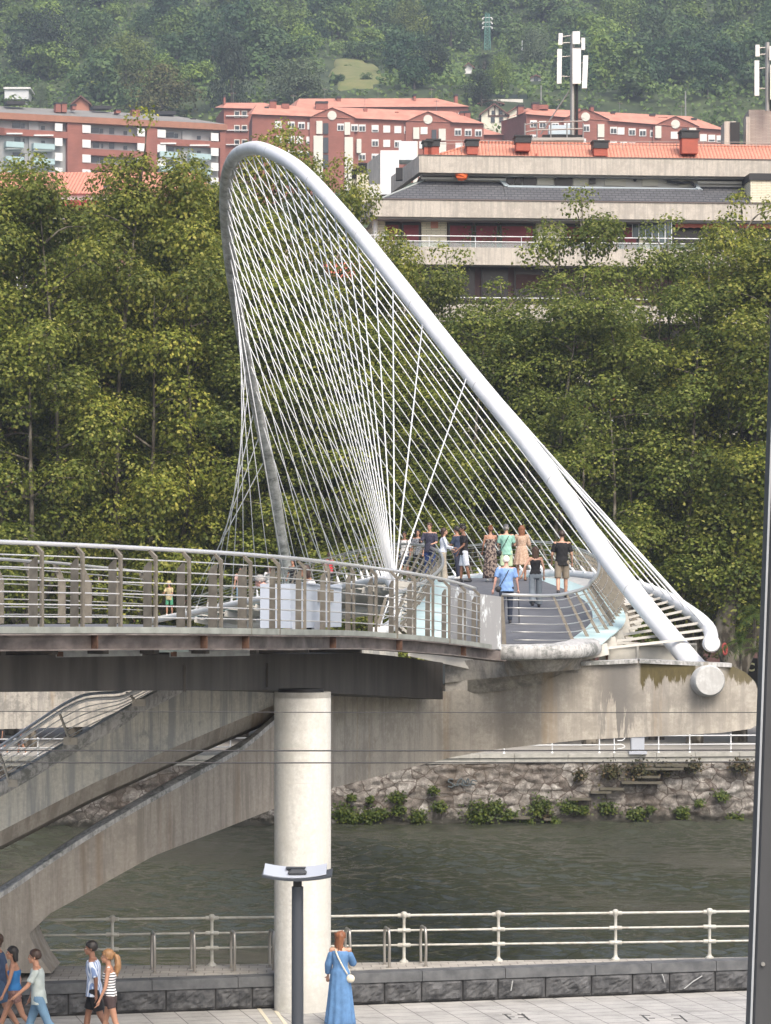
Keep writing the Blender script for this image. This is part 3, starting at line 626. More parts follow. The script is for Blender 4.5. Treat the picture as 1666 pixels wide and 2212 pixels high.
# steel hoops in front of it
first = None
hoops = [(329, 2101), (415, 2099), (502, 2098), (586, 2096), (751, 2092), (836, 2090), (915, 2087)]
hl = ['leftmost bent steel hoop on the kerb platform', 'second steel hoop from the left on the kerb platform', 'third steel hoop from the left on the kerb platform', 'steel hoop on the platform just left of the round pillar', 'steel hoop on the platform directly behind the woman in the blue dress', 'steel hoop on the platform second to the right of the pillar', 'rightmost steel hoop on the kerb platform']
for i, (x, y) in enumerate(hoops):
    z = 7.1 * F / (y - HY); loc = (P(x, 0, z)[0], z, .6)
    if first is None:
        t = thing('bike_hoop', hl[0], 'bike hoop', loc, 'steel hoops in a row on the kerb platform')
        b = MB(); a0 = np.array(loc); q = [(.045, -.02, 0), (.045, -.02, .62), (.04, .0, .70), (.0, .2, .735), (-.04, .42, .70), (-.045, .45, .62), (-.045, .45, 0)]
        b.tube(smooth_path([a0 + v for v in q], 40), .029, 10); b.build('tube', MAT['hoop'], t, 'all')
        
        for o_ in ((.045, -.02, 0), (-.045, .45, 0)): MB().lathe(a0 + o_, [(.06, 0), (.06, .012), (.03, .014)], 12).build('base_plate', MAT['hoop'], t)
        first = t
    else:
        t = first.copy(); COL.objects.link(t); t.location = loc; t['label'] = hl[i]
        for ch in list(first.children): c = ch.copy(); COL.objects.link(c); c.parent = t
# promenade marks
mk = M('dark_drain_slot', (.06, .06, .06), .8)
def ground(x, y, z=0.): Z = (CAMZ - z) * F / (y - HY); return np.array((P(x, 0, Z)[0], Z, z))
for k, (lab, parts_) in enumerate((('stone access cover with dark corner slots, nearest the right frame mast', [((1381, 2193), (1405, 2194)), ((1388, 2194), (1402, 2206)), ((1402, 2200), (1415, 2200)), ((1450, 2193), (1468, 2193)), ((1468, 2193), (1484, 2207)), ((1456, 2201), (1476, 2200))]),
                                   ('stone access cover with dark corner slots, behind the woman in blue', [((1085, 2191), (1105, 2191)), ((1090, 2191), (1104, 2202)), ((1100, 2197), (1112, 2197)), ((1118, 2192), (1134, 2192)), ((1128, 2190), (1144, 2204)), ((1120, 2199), (1140, 2198))]))):
    t = thing('access_cover', lab, 'access cover', ground(*parts_[0][0]), 'paved access covers on the promenade')
    for a_, c_ in parts_:
        b = MB(); b.bar(ground(*a_) + (0, 0, .004), ground(*c_) + (0, 0, .004), .035, .006); b.build('slot', mk, t)
strp = M('cream_line_paint', (.62, .57, .45), .7)
for a_, c_ in (((558, 2177), (592, 2222)), ((596, 2184), (626, 2224))):
    b = MB(); b.bar(ground(*a_, .0) + (0, 0, .004), ground(*c_, 0) + (0, 0, .004), .07, .005); struct(b.build('promenade_line', strp))

# water ----------------------------------------------------------------
WZ = -2.8
mw, nt, p = newmat('river_water'); p.inputs['Roughness'].default_value = .06; p.inputs['IOR'].default_value = 1.33; p.inputs['Base Color'].default_value = (.042, .046, .032, 1)
n1 = noise(nt, coords(nt, (.8, .75, 1)), 1.3, 4, .62); n2 = noise(nt, coords(nt, (1.6, 1.1, 1)), 2.6, 4, .65); n3 = noise(nt, coords(nt, (.1, .22, 1)), .9, 2)
mx = NN(nt, 'ShaderNodeMath', operation='MULTIPLY_ADD'); nt.links.new(n2, mx.inputs[0]); mx.inputs[1].default_value = .5; nt.links.new(n1, mx.inputs[2])
bn = NN(nt, 'ShaderNodeBump', Distance=.12); nt.links.new(mx.outputs[0], bn.inputs['Height']); nt.links.new(bn.outputs[0], p.inputs['Normal'])
nt.links.new(ramp(nt, n3, [(.3, (.35, .35, .35)), (.7, (1, 1, 1))]), bn.inputs['Strength'])
def waves(X, Y):
    rs = np.random.RandomState(6); Hh = np.zeros_like(X)
    for lam, amp, n in ((3.2, .024, 5), (1.7, .022, 8), (.95, .016, 12), (.55, .009, 16)):
        for i in range(n):
            a = rs.normal(math.pi*.5, .75); l = lam*rs.uniform(.75, 1.3); ph = rs.uniform(0, 6.28); Hh += amp*np.sin((X*math.cos(a) + Y*math.sin(a))*2*math.pi/l + ph + .8*np.sin(X*.35*rs.uniform(.5, 1.5) + Y*.21 + ph))
    patch = .55 + .45*np.sin(X*.31 + 1.2*np.sin(Y*.12))*np.sin(Y*.17 + X*.05 + 1)
    return Hh*patch
gx = np.arange(-24, 26.01, .11); gy = np.arange(66, 132, .11); GX, GY = np.meshgrid(gx, gy); GZ = WZ + waves(GX, GY); nx, ny = len(gx), len(gy)
V = np.c_[GX.ravel(), GY.ravel(), GZ.ravel()]; i0_ = (np.arange(ny-1)[:, None]*nx + np.arange(nx-1)[None]).ravel(); me = bpy.data.meshes.new('river_water')
me.vertices.add(len(V)); me.vertices.foreach_set('co', V.astype(np.float32).ravel()); nf = len(i0_); me.loops.add(nf*4); me.loops.foreach_set('vertex_index', np.c_[i0_, i0_+1, i0_+nx+1, i0_+nx].astype(np.int32).ravel())
me.polygons.add(nf); me.polygons.foreach_set('loop_start', np.arange(0, nf*4, 4, dtype=np.int32)); me.polygons.foreach_set('loop_total', np.full(nf, 4, dtype=np.int32)); me.update(calc_edges=True); me.shade_smooth(); struct(link_mesh('river_water', me, mw))
x0_, x1_, y0_, y1_ = gx[0], gx[-1], gy[0], gy[-1]
b = MB()
for r_ in ((-160, x0_, 50, 140), (x1_, 160, 50, 140), (x0_, x1_, 50, y0_), (x0_, x1_, y1_, 140)): b.add([(r_[0], r_[2], WZ), (r_[1], r_[2], WZ), (r_[1], r_[3], WZ), (r_[0], r_[3], WZ)], [(0, 1, 2, 3)])
struct(b.build('river_water', mw, fix=False))
MB().add([(-160, 50, WZ-2), (160, 50, WZ-2), (160, 140, WZ-2), (-160, 140, WZ-2)], [(0, 1, 2, 3)])

# far quay ---------------------------------------------------------------
def fq(x): return 127. + (x + 20) * (4.3 / 40)           # quay front line y at world x
FZ = .43
fu = nrm((40, 4.3, 0)); fn_ = np.array((fu[1], -fu[0], 0))
mq, nt, p = newmat('rubble_masonry'); p.inputs['Roughness'].default_value = .92
v = coords(nt, (1, 1, 1.25)); wob = NN(nt, 'ShaderNodeTexNoise', Scale=1.6, Detail=4); nt.links.new(v, wob.inputs[0])
va = NN(nt, 'ShaderNodeVectorMath', operation='MULTIPLY_ADD'); nt.links.new(wob.outputs[1], va.inputs[0]); va.inputs[1].default_value = (.45, .45, .45); nt.links.new(v, va.inputs[2])
vo = NN(nt, 'ShaderNodeTexVoronoi', Scale=1.4, feature='DISTANCE_TO_EDGE'); nt.links.new(va.outputs[0], vo.inputs['Vector'])
vc = NN(nt, 'ShaderNodeTexVoronoi', Scale=1.4); nt.links.new(va.outputs[0], vc.inputs['Vector'])
n = noise(nt, coords(nt), 3.2, 9, .78); st1 = ramp(nt, n, [(.32, (.06, .057, .05)), (.5, (.17, .16, .145)), (.64, (.36, .35, .325))])
hs = NN(nt, 'ShaderNodeSeparateColor'); nt.links.new(vc.outputs['Color'], hs.inputs[0])
st2 = mix(nt, 1., st1, ramp(nt, hs.outputs[0], [(0, (.6, .55, .52)), (.5, (1, .97, .95)), (1, (1.25, 1.25, 1.25))]), 'MULTIPLY')
jt = ramp(nt, vo.outputs[0], [(.012, (0, 0, 0)), (.05, (1, 1, 1))]); jn = noise(nt, coords(nt), .9, 3)
c = mix(nt, jt, (.06, .045, .035), st2)
c = mix(nt, ramp(nt, noise(nt, coords(nt, (1, 1, .6)), .55, 6, .7), [(.5, (0, 0, 0)), (.68, (.75,)*3)]), c, (.085, .068, .05))
s_ = NN(nt, 'ShaderNodeSeparateXYZ'); nt.links.new(coords(nt), s_.inputs[0])
ad = NN(nt, 'ShaderNodeMath', operation='MULTIPLY_ADD'); nt.links.new(n, ad.inputs[0]); ad.inputs[1].default_value = 1.5; nt.links.new(s_.outputs['Z'], ad.inputs[2])
c = mix(nt, ramp(nt, ad.outputs[0], [(.0, (1, 1, 1)), (.55, (0, 0, 0))]), c, mix(nt, n, (.018, .018, .014), (.045, .042, .03)))
nt.links.new(c, p.inputs['Base Color']); bump(nt, p, mix(nt, .35, vo.outputs[0], n), 1., .12)
# z in the object's space is measured from a base 1.1 m above the water so that the tidal stain stays at the waterline
qw = thing('quay_wall', 'old rubble stone quay wall with moss and weeds on the far bank', 'quay wall', (0, fq(0), WZ + .9))
nx, nz = 420, 40; V = []; nr = np.random.RandomState(8)
bumpy = nr.rand(nz, nx); 
for k in range(2): bumpy = (bumpy + np.roll(bumpy, 1, 0) + np.roll(bumpy, 1, 1) + np.roll(bumpy, -1, 1)) / 4 * 1.0
for j in range(nz):
    for i in range(nx):
        x = -34 + 68*i/(nx-1); zz = WZ - .5 + (FZ - .42 - WZ + .5) * j/(nz-1); o = (bumpy[j, i]-.5)*.5 + .35*(1 - j/(nz-1))
        V.append((x + fn_[0]*o, fq(x) + fn_[1]*o, zz))
b = MB(); b.add(V, [(j*nx+i, j*nx+i+1, (j+1)*nx+i+1, (j+1)*nx+i) for j in range(nz-1) for i in range(nx-1)]); b.build('rubble_face', mq, qw, 'all', fix=False)
b = MB(); cp = M('quay_coping_stone', (.30, .30, .27), .85, 0, (.42, .415, .38), 3, bmp=.5); rnd = random.Random(3); s = -36.
while s < 36:
    w_ = rnd.uniform(1.5, 2.6); o = rnd.uniform(-.02, .02)
    for a_, hh, ww, zz in ((.12, .2, .7, FZ - .04), (.12, .24, .6, FZ - .28)):
        p0 = np.array((s + .01, fq(s), zz + o*.4)); p1 = np.array((s + w_ - .012, fq(s+w_), zz + o*.4)); b.bar(p0 - fn_*(.25 if ww > .65 else .28), p1 - fn_*(.25 if ww > .65 else .28), ww, hh)
    s += w_
b.build('coping', cp, qw)
# broken steps up the quay
stepm = M('mossy_step', (.11, .10, .08), .9, 0, (.08, .075, .05), 6, bmp=.5)
for x0, x1, y in ((1252, 1300, 3182), (1320, 1372, 3142), (1367, 1455, 3117), (1300, 1345, 3155), (1400, 1450, 3094), (1410, 1500, 3062), (1440, 1510, 3048), (1100, 1170, 3257), (1175, 1215, 3262)):
    x0 = x0 - 25 if x0 > 1200 else x0; y /= 1.844; b = MB(); za = fq(P(x0, 0, 129)[0]) - .3; b.bar(P(x0, y, za), P(x1 - 25, y, za), .6, .11); b.build('broken_step', stepm, qw)
# faded graffiti letters on the rubble
gm = M('faded_graffiti', (.075, .09, .095), .9)
def stroke(pts, w=.035):
    b = MB(); q = []
    for x, y in pts:
        X, Y = (1700 + x/5.553)/1.844, (3020 + y/5.553)/1.844; z = fq(P(X, 0, 128.6)[0]) - .26; q.append(P(X, Y, z))
    b.tube(smooth_path(q, 24), w, 5); return b
gr = MB()
for st in ([(585, 470), (500, 468), (475, 510), (560, 560), (590, 610), (560, 640), (470, 625)], [(600, 560), (615, 610), (650, 600), (650, 560)], [(680, 610), (690, 520), (770, 450), (790, 600), (730, 570), (700, 600)], [(760, 590), (830, 490), (850, 560), (915, 450), (925, 600), (800, 600)], [(965, 610), (985, 540), (1000, 500), (1110, 510)], [(980, 560), (1070, 580)]):
    gr.add(*(lambda s: (np.vstack(s.v), s.f))(stroke(st)))
gr.build('graffiti_letters', gm, qw)

# far promenade ground and terrain
ppm = M('far_promenade_paving', (.30, .29, .27), .85, 0, (.38, .365, .34), 1.5)
b = MB(); xs_ = np.linspace(-60, 60, 20); b.strip([(x, fq(x) + .3, FZ) for x in xs_], [(x, 216, FZ) for x in xs_]); struct(b.build('far_promenade', ppm))
def th(x, y):
    y_ = y
    base = np.interp(y_, (60, 205, 230, 400, 520, 560, 612, 645, 700, 850, 1100, 1500), (-6, -.1, 4, 50, 74, 84, 98, 124, 144, 198, 302, 472))
    if y_ > 560: base += 5*math.sin(x*.031 + y_*.013) + 4*math.sin(x*.013 - y_*.021 + 1.3) + (x/120.)*6
    return base
hillm = M('hill_undergrowth', (.028, .045, .02), .95, 0, (.06, .085, .03), .06, bmp=.5, detail=8)
nx, ny = 90, 120; X_ = np.linspace(-620, 620, nx); Y_ = np.r_[np.linspace(205, 1500, ny)]
b = MB(); b.add([(x, y, th(x, y)) for y in Y_ for x in X_], [(j*nx+i, j*nx+i+1, (j+1)*nx+i+1, (j+1)*nx+i) for j in range(ny-1) for i in range(nx-1)])
struct(b.build('hillside', hillm, None, 'all', fix=False))
b = MB(); b.add([(-900, 12, -6), (900, 12, -6), (900, 1500, -6), (-900, 1500, -6)], [(0, 1, 2, 3)]); struct(b.build('river_bed', M('mud', (.05, .045, .035), .95)))
b = MB()
for s in (-1, 1): b.add([(s*60, 127, FZ-.01), (s*620, 127, FZ-.01), (s*620, 216, FZ-.01), (s*60, 216, FZ-.01)], [(0, 1, 2, 3)])
struct(b.build('far_ground', ppm))
# far railing with gap and plinth
fr = thing('quay_railing', 'white two rail railing on the far quay edge', 'railing', (8, fq(8), FZ))
def fp(x, h=0): z = fq(P(x, 0, 129)[0]) + .15; return np.array((P(x, 0, z)[0], z, FZ + h))
def fpost(x):
    p0 = fp(x); b = MB(); b.lathe(p0, [(.08, .05), (.04, .1), (.033, .4), (.055, .44), (.033, .48), (.033, .82), (.055, .86), (.06, .9), (.001, .95)], 8); b.build('post', MAT['cable'], fr, True)
for a_, c_ in ((-300, 1328), (1392, 1750)):
    for h in (.86, .44): b = MB(); b.tube([fp(a_, h), fp((a_+c_)/2, h), fp(c_, h)], .032, 7); b.build('rail', MAT['cable'], fr, 'all')
for x in list(range(-230, 1080, 104)) + [1089, 1193, 1295, 1327, 1423, 1490, 1579, 1670]: fpost(x)
for x, s in ((1328, 1), (1392, -1)):
    b = MB(); q = [fp(x + s*dx, h) for dx, h in ((0, .86), (17, .86), (22, .76), (17, .66), (5, .64))]; b.tube(smooth_path(q, 20), .03, 6); q = [fp(x + s*dx, h) for dx, h in ((0, .44), (17, .44), (22, .36), (17, .28), (5, .26))]; b.tube(smooth_path(q, 20), .03, 6); b.build('scroll_end', MAT['cable'], fr, 'all')
pl_ = thing('white_plinth', 'white square plinth between the two lengths of quay railing', 'plinth', fp(1377))
p0 = fp(1377); b = MB(); b.box(p0 + (0, .0, .45), (.62, .6, .78)); b.box(p0 + (0, 0, .07), (.85, .8, .14)); b.box(p0 + (0, 0, .86), (.7, .68, .08)); b.build('block', MAT['lampw'], pl_)

# lamp post in front of the pillar -----------------------------------------
zl = 38.5; lx = P(643, 0, zl)[0]; lamp = thing('street_lamp', 'dark grey lamp post with wide curved reflector hood in front of the pillar', 'street lamp', (lx, zl, 0))
b = MB(); b.lathe((lx, zl, 0), [(.14, 0), (.14, .3), (.088, .34), (.082, P(0, 1915, zl)[2])], 24); b.build('pole', MAT['lampm'], lamp, True)
zt = P(0, 1904, zl)[2]
b = MB(); b.box((lx, zl, zt + .0), (.12, .12, .22)); b.build('collar', MAT['black'], lamp)
rings = []
for i in range(13):
    f = i/12*2 - 1; c = np.array((lx + f*.49, zl, zt + .04 + .055*f*f)); rings.append(np.array([c + (0, -.34, -.005), c + (0, -.345, .028), c + (0, .3, .06), c + (0, .3, .03)]))
b = MB(); b.loft(rings); b.build('hood', MAT['lampm'], lamp, True)
rings = []
for i in range(13):
    f = i/12*2 - 1; c = np.array((lx - .03 + f*.44, zl, zt + .075 + .05*f*f)); rings.append(np.array([c + (0, -.28, .0), c + (0, -.28, .008), c + (0, .33, .1), c + (0, .33, .09)]))
b = MB(); b.loft(rings); b.build('reflector', MAT['lampw'], lamp, True)
b = MB(); b.loft([np.array([(lx + a_*k, zl + e_*k*.7 - .05, zt + h) for a_, e_ in ((-.14, -.2), (.14, -.2), (.14, .2), (-.14, .2))]) for k, h in ((.8, .1), (.95, .135), (.6, .17))]); b.build('lamp_housing', MAT['mast'], lamp)
b = MB(); b.loft([np.array([(lx - .03 + f, zl + e_, zt + .13 + .05) for f, e_ in ((-.14, .05), (.14, .05), (.14, .3), (-.14, .3))]), np.array([(lx - .03 + f*.6, zl + e_, zt + .11) for f, e_ in ((-.14, .1), (.14, .1), (.14, .25), (-.14, .25))])]); b.build('lamp_cap', MAT['mast'], lamp)

# near steel mast at the right edge -----------------------------------------
zm = 16.; ms = thing('steel_mast', 'dark grey steel mast leaning slightly at the right edge', 'mast', P(1660, 4140, zm))
def msec(y): 
    x0 = 1669 - (y - 850) * .0352; a = P(x0, y, zm); return np.array([a, a + (.022, -.035, 0), a + (.30, -.035, 0), a + (.30, .2, 0), a + (.0, .2, 0)])
b = MB(); b.loft([msec(y) for y in (-400, 850, 1500, 2212, 4140)]); b.build('shaft', MAT['mast'], ms)
b = MB(); q = lambda y: P(1669 - (y-850)*.0352 + 24, y, zm - .04)
b.lathe(P(1649, 2083, zm - .05), [(.012, 0), (.012, .02), (.006, .03)], 8, 'y'); b.build('bolt', MAT['steel'], ms)
b = MB(); b.bar(P(1669 - (-400-850)*.0352 + 1.5, -400, zm - .012), P(1669 - (4140-850)*.0352 + 1.5, 4140, zm - .012), .012, .012, up=(0, 1, 0)); b.build('edge_bead', MAT['greyp'], ms)
# overhead wires
for lab, y0, y1, zz, r in (('uppermost thin overhead wire crossing the whole view', 1535.5, 1538.5, 35, .006), ('middle dark overhead wire crossing the whole view', 1620.5, 1619, 34, .010), ('lowest dark overhead wire crossing the whole view', 1647, 1644.5, 34, .009)):
    b = MB(); b.tube([P(-250 + 2200*t, (y0 + (y1-y0)*t) + 2*math.sin(t*math.pi), zz) for t in np.linspace(0, 1, 30)], r, 6)
    tag(b.build('overhead_wire', MAT['wire'], None, 'all'), lab, 'wire', 'overhead wires')
# ================================================================== apartment block across the river
BA = math.atan2(1.8, 22); bu = np.array((math.cos(BA), math.sin(BA), 0)); bn_ = np.array((-math.sin(BA), math.cos(BA), 0))
A0 = np.array((-.97, 173., 0))
def ax(x): t = (x - CX) / F; return (t*173 + .97) / (bu[0] - t*bu[1])
def BQ(a, bb_, h): return A0 + bu*a + bn_*bb_ + np.array((0, 0, K(h)))
def hh(y, x=1200, bd=0.): z = 173 + ax(x)*bu[1] + bd; return (HY - y) * z / F
def bbox(b, a0, a1, b0, b1, h0, h1):
    return b.hexa([BQ(a0, b0, h0), BQ(a1, b0, h0), BQ(a1, b1, h0), BQ(a0, b1, h0), BQ(a0, b0, h1), BQ(a1, b0, h1), BQ(a1, b1, h1), BQ(a0, b1, h1)])
travertine = concrete('travertine_band', (.52, .48, .42), (.36, .33, .29), (.32, .30, .27), None, .7, 1.2)
cream = tile_mat('cream_brick', (.60, .56, .42), (.64, .60, .46), (.42, .40, .31), 2.2, .075, 0, .012, .5, .8, .5)
# brick texture must run up the wall: rotate so rows follow z
def wallbrick(name, c1, c2, mort, w_, h_, ms_=.012):
    m, nt, p = newmat(name); p.inputs['Roughness'].default_value = .85
    v = coords(nt, (1, 1, 1)); s = NN(nt, 'ShaderNodeSeparateXYZ'); nt.links.new(v, s.inputs[0]); cb = NN(nt, 'ShaderNodeCombineXYZ'); nt.links.new(s.outputs[0], cb.inputs[0]); nt.links.new(s.outputs[2], cb.inputs[1])
    br = NN(nt, 'ShaderNodeTexBrick'); nt.links.new(cb.outputs[0], br.inputs['Vector']); br.inputs['Color1'].default_value = c4(c1); br.inputs['Color2'].default_value = c4(c2); br.inputs['Mortar'].default_value = c4(mort)
    br.inputs['Scale'].default_value = 1; br.inputs['Mortar Size'].default_value = ms_; br.inputs['Brick Width'].default_value = w_; br.inputs['Row Height'].default_value = h_
    n = noise(nt, v, .35, 6, .7); nt.links.new(mix(nt, 1., br.outputs[0], ramp(nt, n, [(.3, (.82, .82, .82)), (.7, (1.12, 1.1, 1.08))]), 'MULTIPLY'), p.inputs['Base Color'])
    bump(nt, p, br.outputs[1], -.4, .02); return m
cream = wallbrick('cream_brick', (.68, .64, .49), (.74, .70, .55), (.42, .40, .32), .6, .11, .016)
redc = M('dark_red_blind', (.16, .012, .022), .6, 0, (.21, .02, .03), 2)
dkw = M('dark_window_recess', (.02, .014, .016), .3)
brs = wallbrick('brown_roller_shutter', (.085, .04, .032), (.095, .045, .036), (.04, .018, .015), 9, .07, .012)
whitep = M('white_render', (.70, .70, .67), .7, 0, (.62, .62, .59), 1.)
slate = wallbrick('slate_tiles', (.085, .09, .10), (.115, .12, .13), (.04, .042, .048), .42, .20, .03)
def tileroof(name, c1, c2, dark, w_=.36):
    m, nt, p = newmat(name); p.inputs['Roughness'].default_value = .85
    v = coords(nt); s = NN(nt, 'ShaderNodeSeparateXYZ'); nt.links.new(v, s.inputs[0])
    wx = NN(nt, 'ShaderNodeTexWave', Scale=1/w_/3.14*1.57, wave_profile='SIN'); nt.links.new(coords(nt, (1, 0, 0)), wx.inputs[0])
    wz = NN(nt, 'ShaderNodeTexWave', Scale=1/w_/3.14*1.57*2.2, wave_profile='SAW', bands_direction='Z'); nt.links.new(coords(nt, (0, 0, 1)), wz.inputs[0])
    n = noise(nt, v, 5, 5, .7)
    c = ramp(nt, n, [(.3, c1), (.7, c2)]); c = mix(nt, ramp(nt, wx.outputs[1], [(0, (.75,)*3), (.35, (0,)*3)]), c, dark); c = mix(nt, ramp(nt, wz.outputs[1], [(.0, (.55,)*3), (.25, (0,)*3)]), c, dark)
    nt.links.new(c, p.inputs['Base Color']); bump(nt, p, wx.outputs[1], .5, .06); return m
otile = tileroof('orange_roof_tile', (.52, .19, .12), (.66, .32, .23), (.24, .085, .055))
glassb = M('balcony_glass', (.10, .13, .13), .08, 0, spec=.8)
gmesh, nt, p = newmat('clear_balcony_glass'); p.inputs['Base Color'].default_value = (.35, .42, .42, 1); p.inputs['Roughness'].default_value = .08; p.inputs['Alpha'].default_value = .35
capb = M('black_chimney_cap', (.018, .018, .02), .5); chr_ = M('red_chimney', (.40, .09, .055), .7, 0, (.33, .08, .05), 4)
awn = M('salmon_awning', (.62, .19, .13), .8, 0, (.52, .14, .1), 3)
orang = M('orange_fabric', (.75, .14, .03), .8)

blk = thing('apartment_block', 'long beige apartment block with stone balcony bands and orange tiled roof behind the right trees', 'building', BQ(0, 0, FZ - CAMZ))
aE = ax(2150); a915 = ax(913)
side = nrm(np.array((-1.83, 9, 0)))            # the left flank runs back and slightly left
def sidept(a, h, L, b0=0.): return BQ(a, b0, h) + side*L
def band(h0, h1, a0, b0, L, m, name, dep=.3, x1=None):
    b = MB(); a1 = aE
    bbox(b, a0, a1, b0, b0 + dep, h0, h1)
    s0 = BQ(a0, b0, 0); s0[2] = 0; w = np.array((dep, 0, 0))
    c0, c1 = sidept(a0, h0, 0, b0), sidept(a0, h0, L, b0); t0, t1 = sidept(a0, h1, 0, b0), sidept(a0, h1, L, b0)
    b.hexa([c0 - (.003, 0, 0), c0 + w, c1 + w, c1 - (.003, 0, 0), t0 - (.003, 0, 0), t0 + w, t1 + w, t1 - (.003, 0, 0)])
    return b.build(name, m, blk)
core_h = [(24.45, 22.45), ]
# core wall behind everything
b = MB(); bbox(b, .9, aE, 1.7, 14, -7.3, 25.2); b.build('core_wall', M('brown_cladding', (.075, .035, .032), .6, 0, (.11, .055, .05), 1), blk)
band(24.42, 25.5, 0, 0, 9.3, travertine, 'roof_band', .35)
b = MB(); bbox(b, -.05, aE, -.06, .32, 25.5, 25.56); b.build('roof_band_coping', M('brown_flashing', (.12, .09, .08), .6), blk)
band(27.6, 28.70, a915, 2.3, 9, travertine, 'upper_roof_band', .35)
b = MB(); bbox(b, a915-.04, aE, 2.25, 2.6, 28.70, 28.75); b.build('upper_band_coping', bpy.data.materials['brown_flashing'], blk)
b = MB(); bbox(b, .2, aE, .2, 13.5, 24.3, 24.42); b.build('eave_soffit', M('grey_soffit', (.26, .26, .25), .8), blk)
b = MB(); bbox(b, a915 + .2, aE, 2.6, 13.5, 27.5, 27.6); b.build('upper_soffit', bpy.data.materials['grey_soffit'], blk)
# slate apron roof
b = MB(); s0, s1 = BQ(.5, .4, 25.52), BQ(aE, .4, 25.45); r0, r1 = BQ(a915 + .6, 3.6, 27.35), BQ(aE, 3.6, 27.15)
e1 = sidept(.5, 25.52, 9, .4); f1 = sidept(a915 + .6, 27.35, 6, 3.6)
aL, aR = ax(1098), ax(1532); mL, mR = BQ(aL, 2.4, hh(405, 1098, 2.4)), BQ(aR, 2.4, hh(409, 1532, 2.4)); tL, tR = BQ(aL, 3.6, 27.33), BQ(aR, 3.6, 27.2); bL, bR = BQ(aL, .4, 25.5), BQ(aR, .4, 25.47)
b.add([s0, bL, tL, r0, e1, f1, bR, mR, mL, s1, r1, tR], [(0, 1, 2, 3), (4, 0, 3, 5), (1, 6, 7, 8), (6, 9, 10, 11)]); sl = b.build('slate_apron_roof', slate, blk)
b = MB(); b.tube([s0, r0], .07, 6); b.build('hip_ridge', M('grey_green_lead', (.3, .33, .32), .6), sl)
# penthouse wall
b = MB(); bbox(b, a915 + .5, aE, 3.4, 12, 25, 27.55); b.build('penthouse_wall', whitep, blk)
def pw(x0, x1, y0, y1, m, name, off=.02, par=blk):
    b = MB(); h0, h1 = sorted((hh(y1, (x0+x1)/2, 3.4) , hh(y0, (x0+x1)/2, 3.4))); bbox(b, ax(x0), ax(x1), 3.4 - off - .1, 3.4 - off, h0 + .0, h1); return b.build(name, m, par)
hs3 = 1.02
for x0, x1, y0, y1 in ((924, 988, 366, 384), (1026, 1106, 366, 386), (1528, 1632, 372, 394)): pw(x0, x1, y0, y1, dkw, 'strip_window', .12)
for x0, x1, y0, y1 in ((920, 992, 384, 389), (1022, 1106, 386, 391), (1528, 1632, 393, 398)): pw(x0, x1, y0, y1, whitep, 'window_sill', .2)
for x0, x1, y0, y1 in ((1145, 1173, 370, 402), (1215, 1252, 370, 404), (1291, 1304, 370, 398)): pw(x0, x1, y0, y1, dkw, 'door_opening', .1)
for x0, x1, y0, y1 in ((1108, 1124, 385, 398), (1127, 1141, 385, 399)): pw(x0, x1, y0, y1, dkw, 'small_window', .12)
cp_ = M('cream_shutter_panel', (.66, .65, .57), .6)
for x0, x1, y0, y1 in ((1325, 1371, 378, 402), (1407, 1441, 378, 402), (1488, 1516, 380, 404), (1176, 1212, 372, 400), (1255, 1288, 372, 402)): pw(x0, x1, y0, y1, cp_, 'wall_panel', .03)
b = MB(); l0 = BQ(ax(1391), 3.25, hh(385, 1391, 3.3)); b.ball(l0, .13, 8, 6, (1, 1, 1.8)); b.box(l0 + (0, .1, .1), (.05, .2, .05)); b.build('wall_lantern', capb, blk)
b = MB(); b.bar(BQ(ax(1108), 2.6, hh(403, 1108, 2.6)), BQ(ax(1530), 2.6, hh(410, 1530, 2.6)), .4, .07, up=(0, -.5, 1)); b.bar(BQ(ax(1108), 2.6, hh(403, 1108, 2.6)), BQ(ax(1098), 3.2, hh(390, 1098, 3.2)), .4, .05); b.bar(BQ(ax(1530), 2.6, hh(410, 1530, 2.6)), BQ(ax(1520), 3.2, hh(397, 1520, 3.2)), .4, .05); b.build('zinc_flashing', M('pale_zinc', (.50, .58, .63), .35, .3), sl)
b = MB(); b.tube(smooth_path([BQ(ax(1460), 3.1, hh(376, 1460)), BQ(ax(1490), 3.0, hh(379, 1490)), BQ(ax(1515), 2.95, hh(380, 1515)), BQ(ax(1520), 2.7, hh(390, 1520))], 20), .08, 8); b.build('vent_pipe', capb, blk)
# orange roof
b = MB(); e0, e1_ = BQ(a915 + 1.0, 2.75, 28.72), BQ(aE, 2.75, 28.72); g0, g1 = BQ(a915 + 4.2, 5.2, 30.05), BQ(aE, 5.2, 30.05); k0, k1 = BQ(a915 + 1.0, 12, 28.7), BQ(aE, 12, 28.7)
b.add([e0, e1_, g1, g0, k0, k1], [(0, 1, 2, 3), (4, 0, 3), (4, 3, 2, 5)]); rf = b.build('orange_tile_roof', otile, blk)
b = MB(); b.tube([g0, g1], .12, 8); b.tube([e0, g0], .1, 8); b.build('ridge_tiles', otile, rf, 'all')
def chim(x0, x1, y0, y1, bd, ycap, par=rf):
    b = MB(); h0, h1 = hh(y1, x0), hh(ycap, x0); s_ = 1 + bd/173; bbox(b, ax(x0)*s_ , ax(x1)*s_, bd, bd + .9, h0*s_ , h1*s_); o = b.build('chimney', chr_, par)
    b = MB(); bbox(b, ax(x0)*s_ - .05, ax(x1)*s_ + .06, bd - .06, bd + .96, h1*s_, hh(y0 + 3, x0)*s_); bbox(b, ax(x0)*s_ - .12, ax(x1)*s_ + .13, bd - .12, bd + 1.02, hh(y0+3, x0)*s_, hh(y0, x0)*s_); b.build('chimney_cap', capb, o)
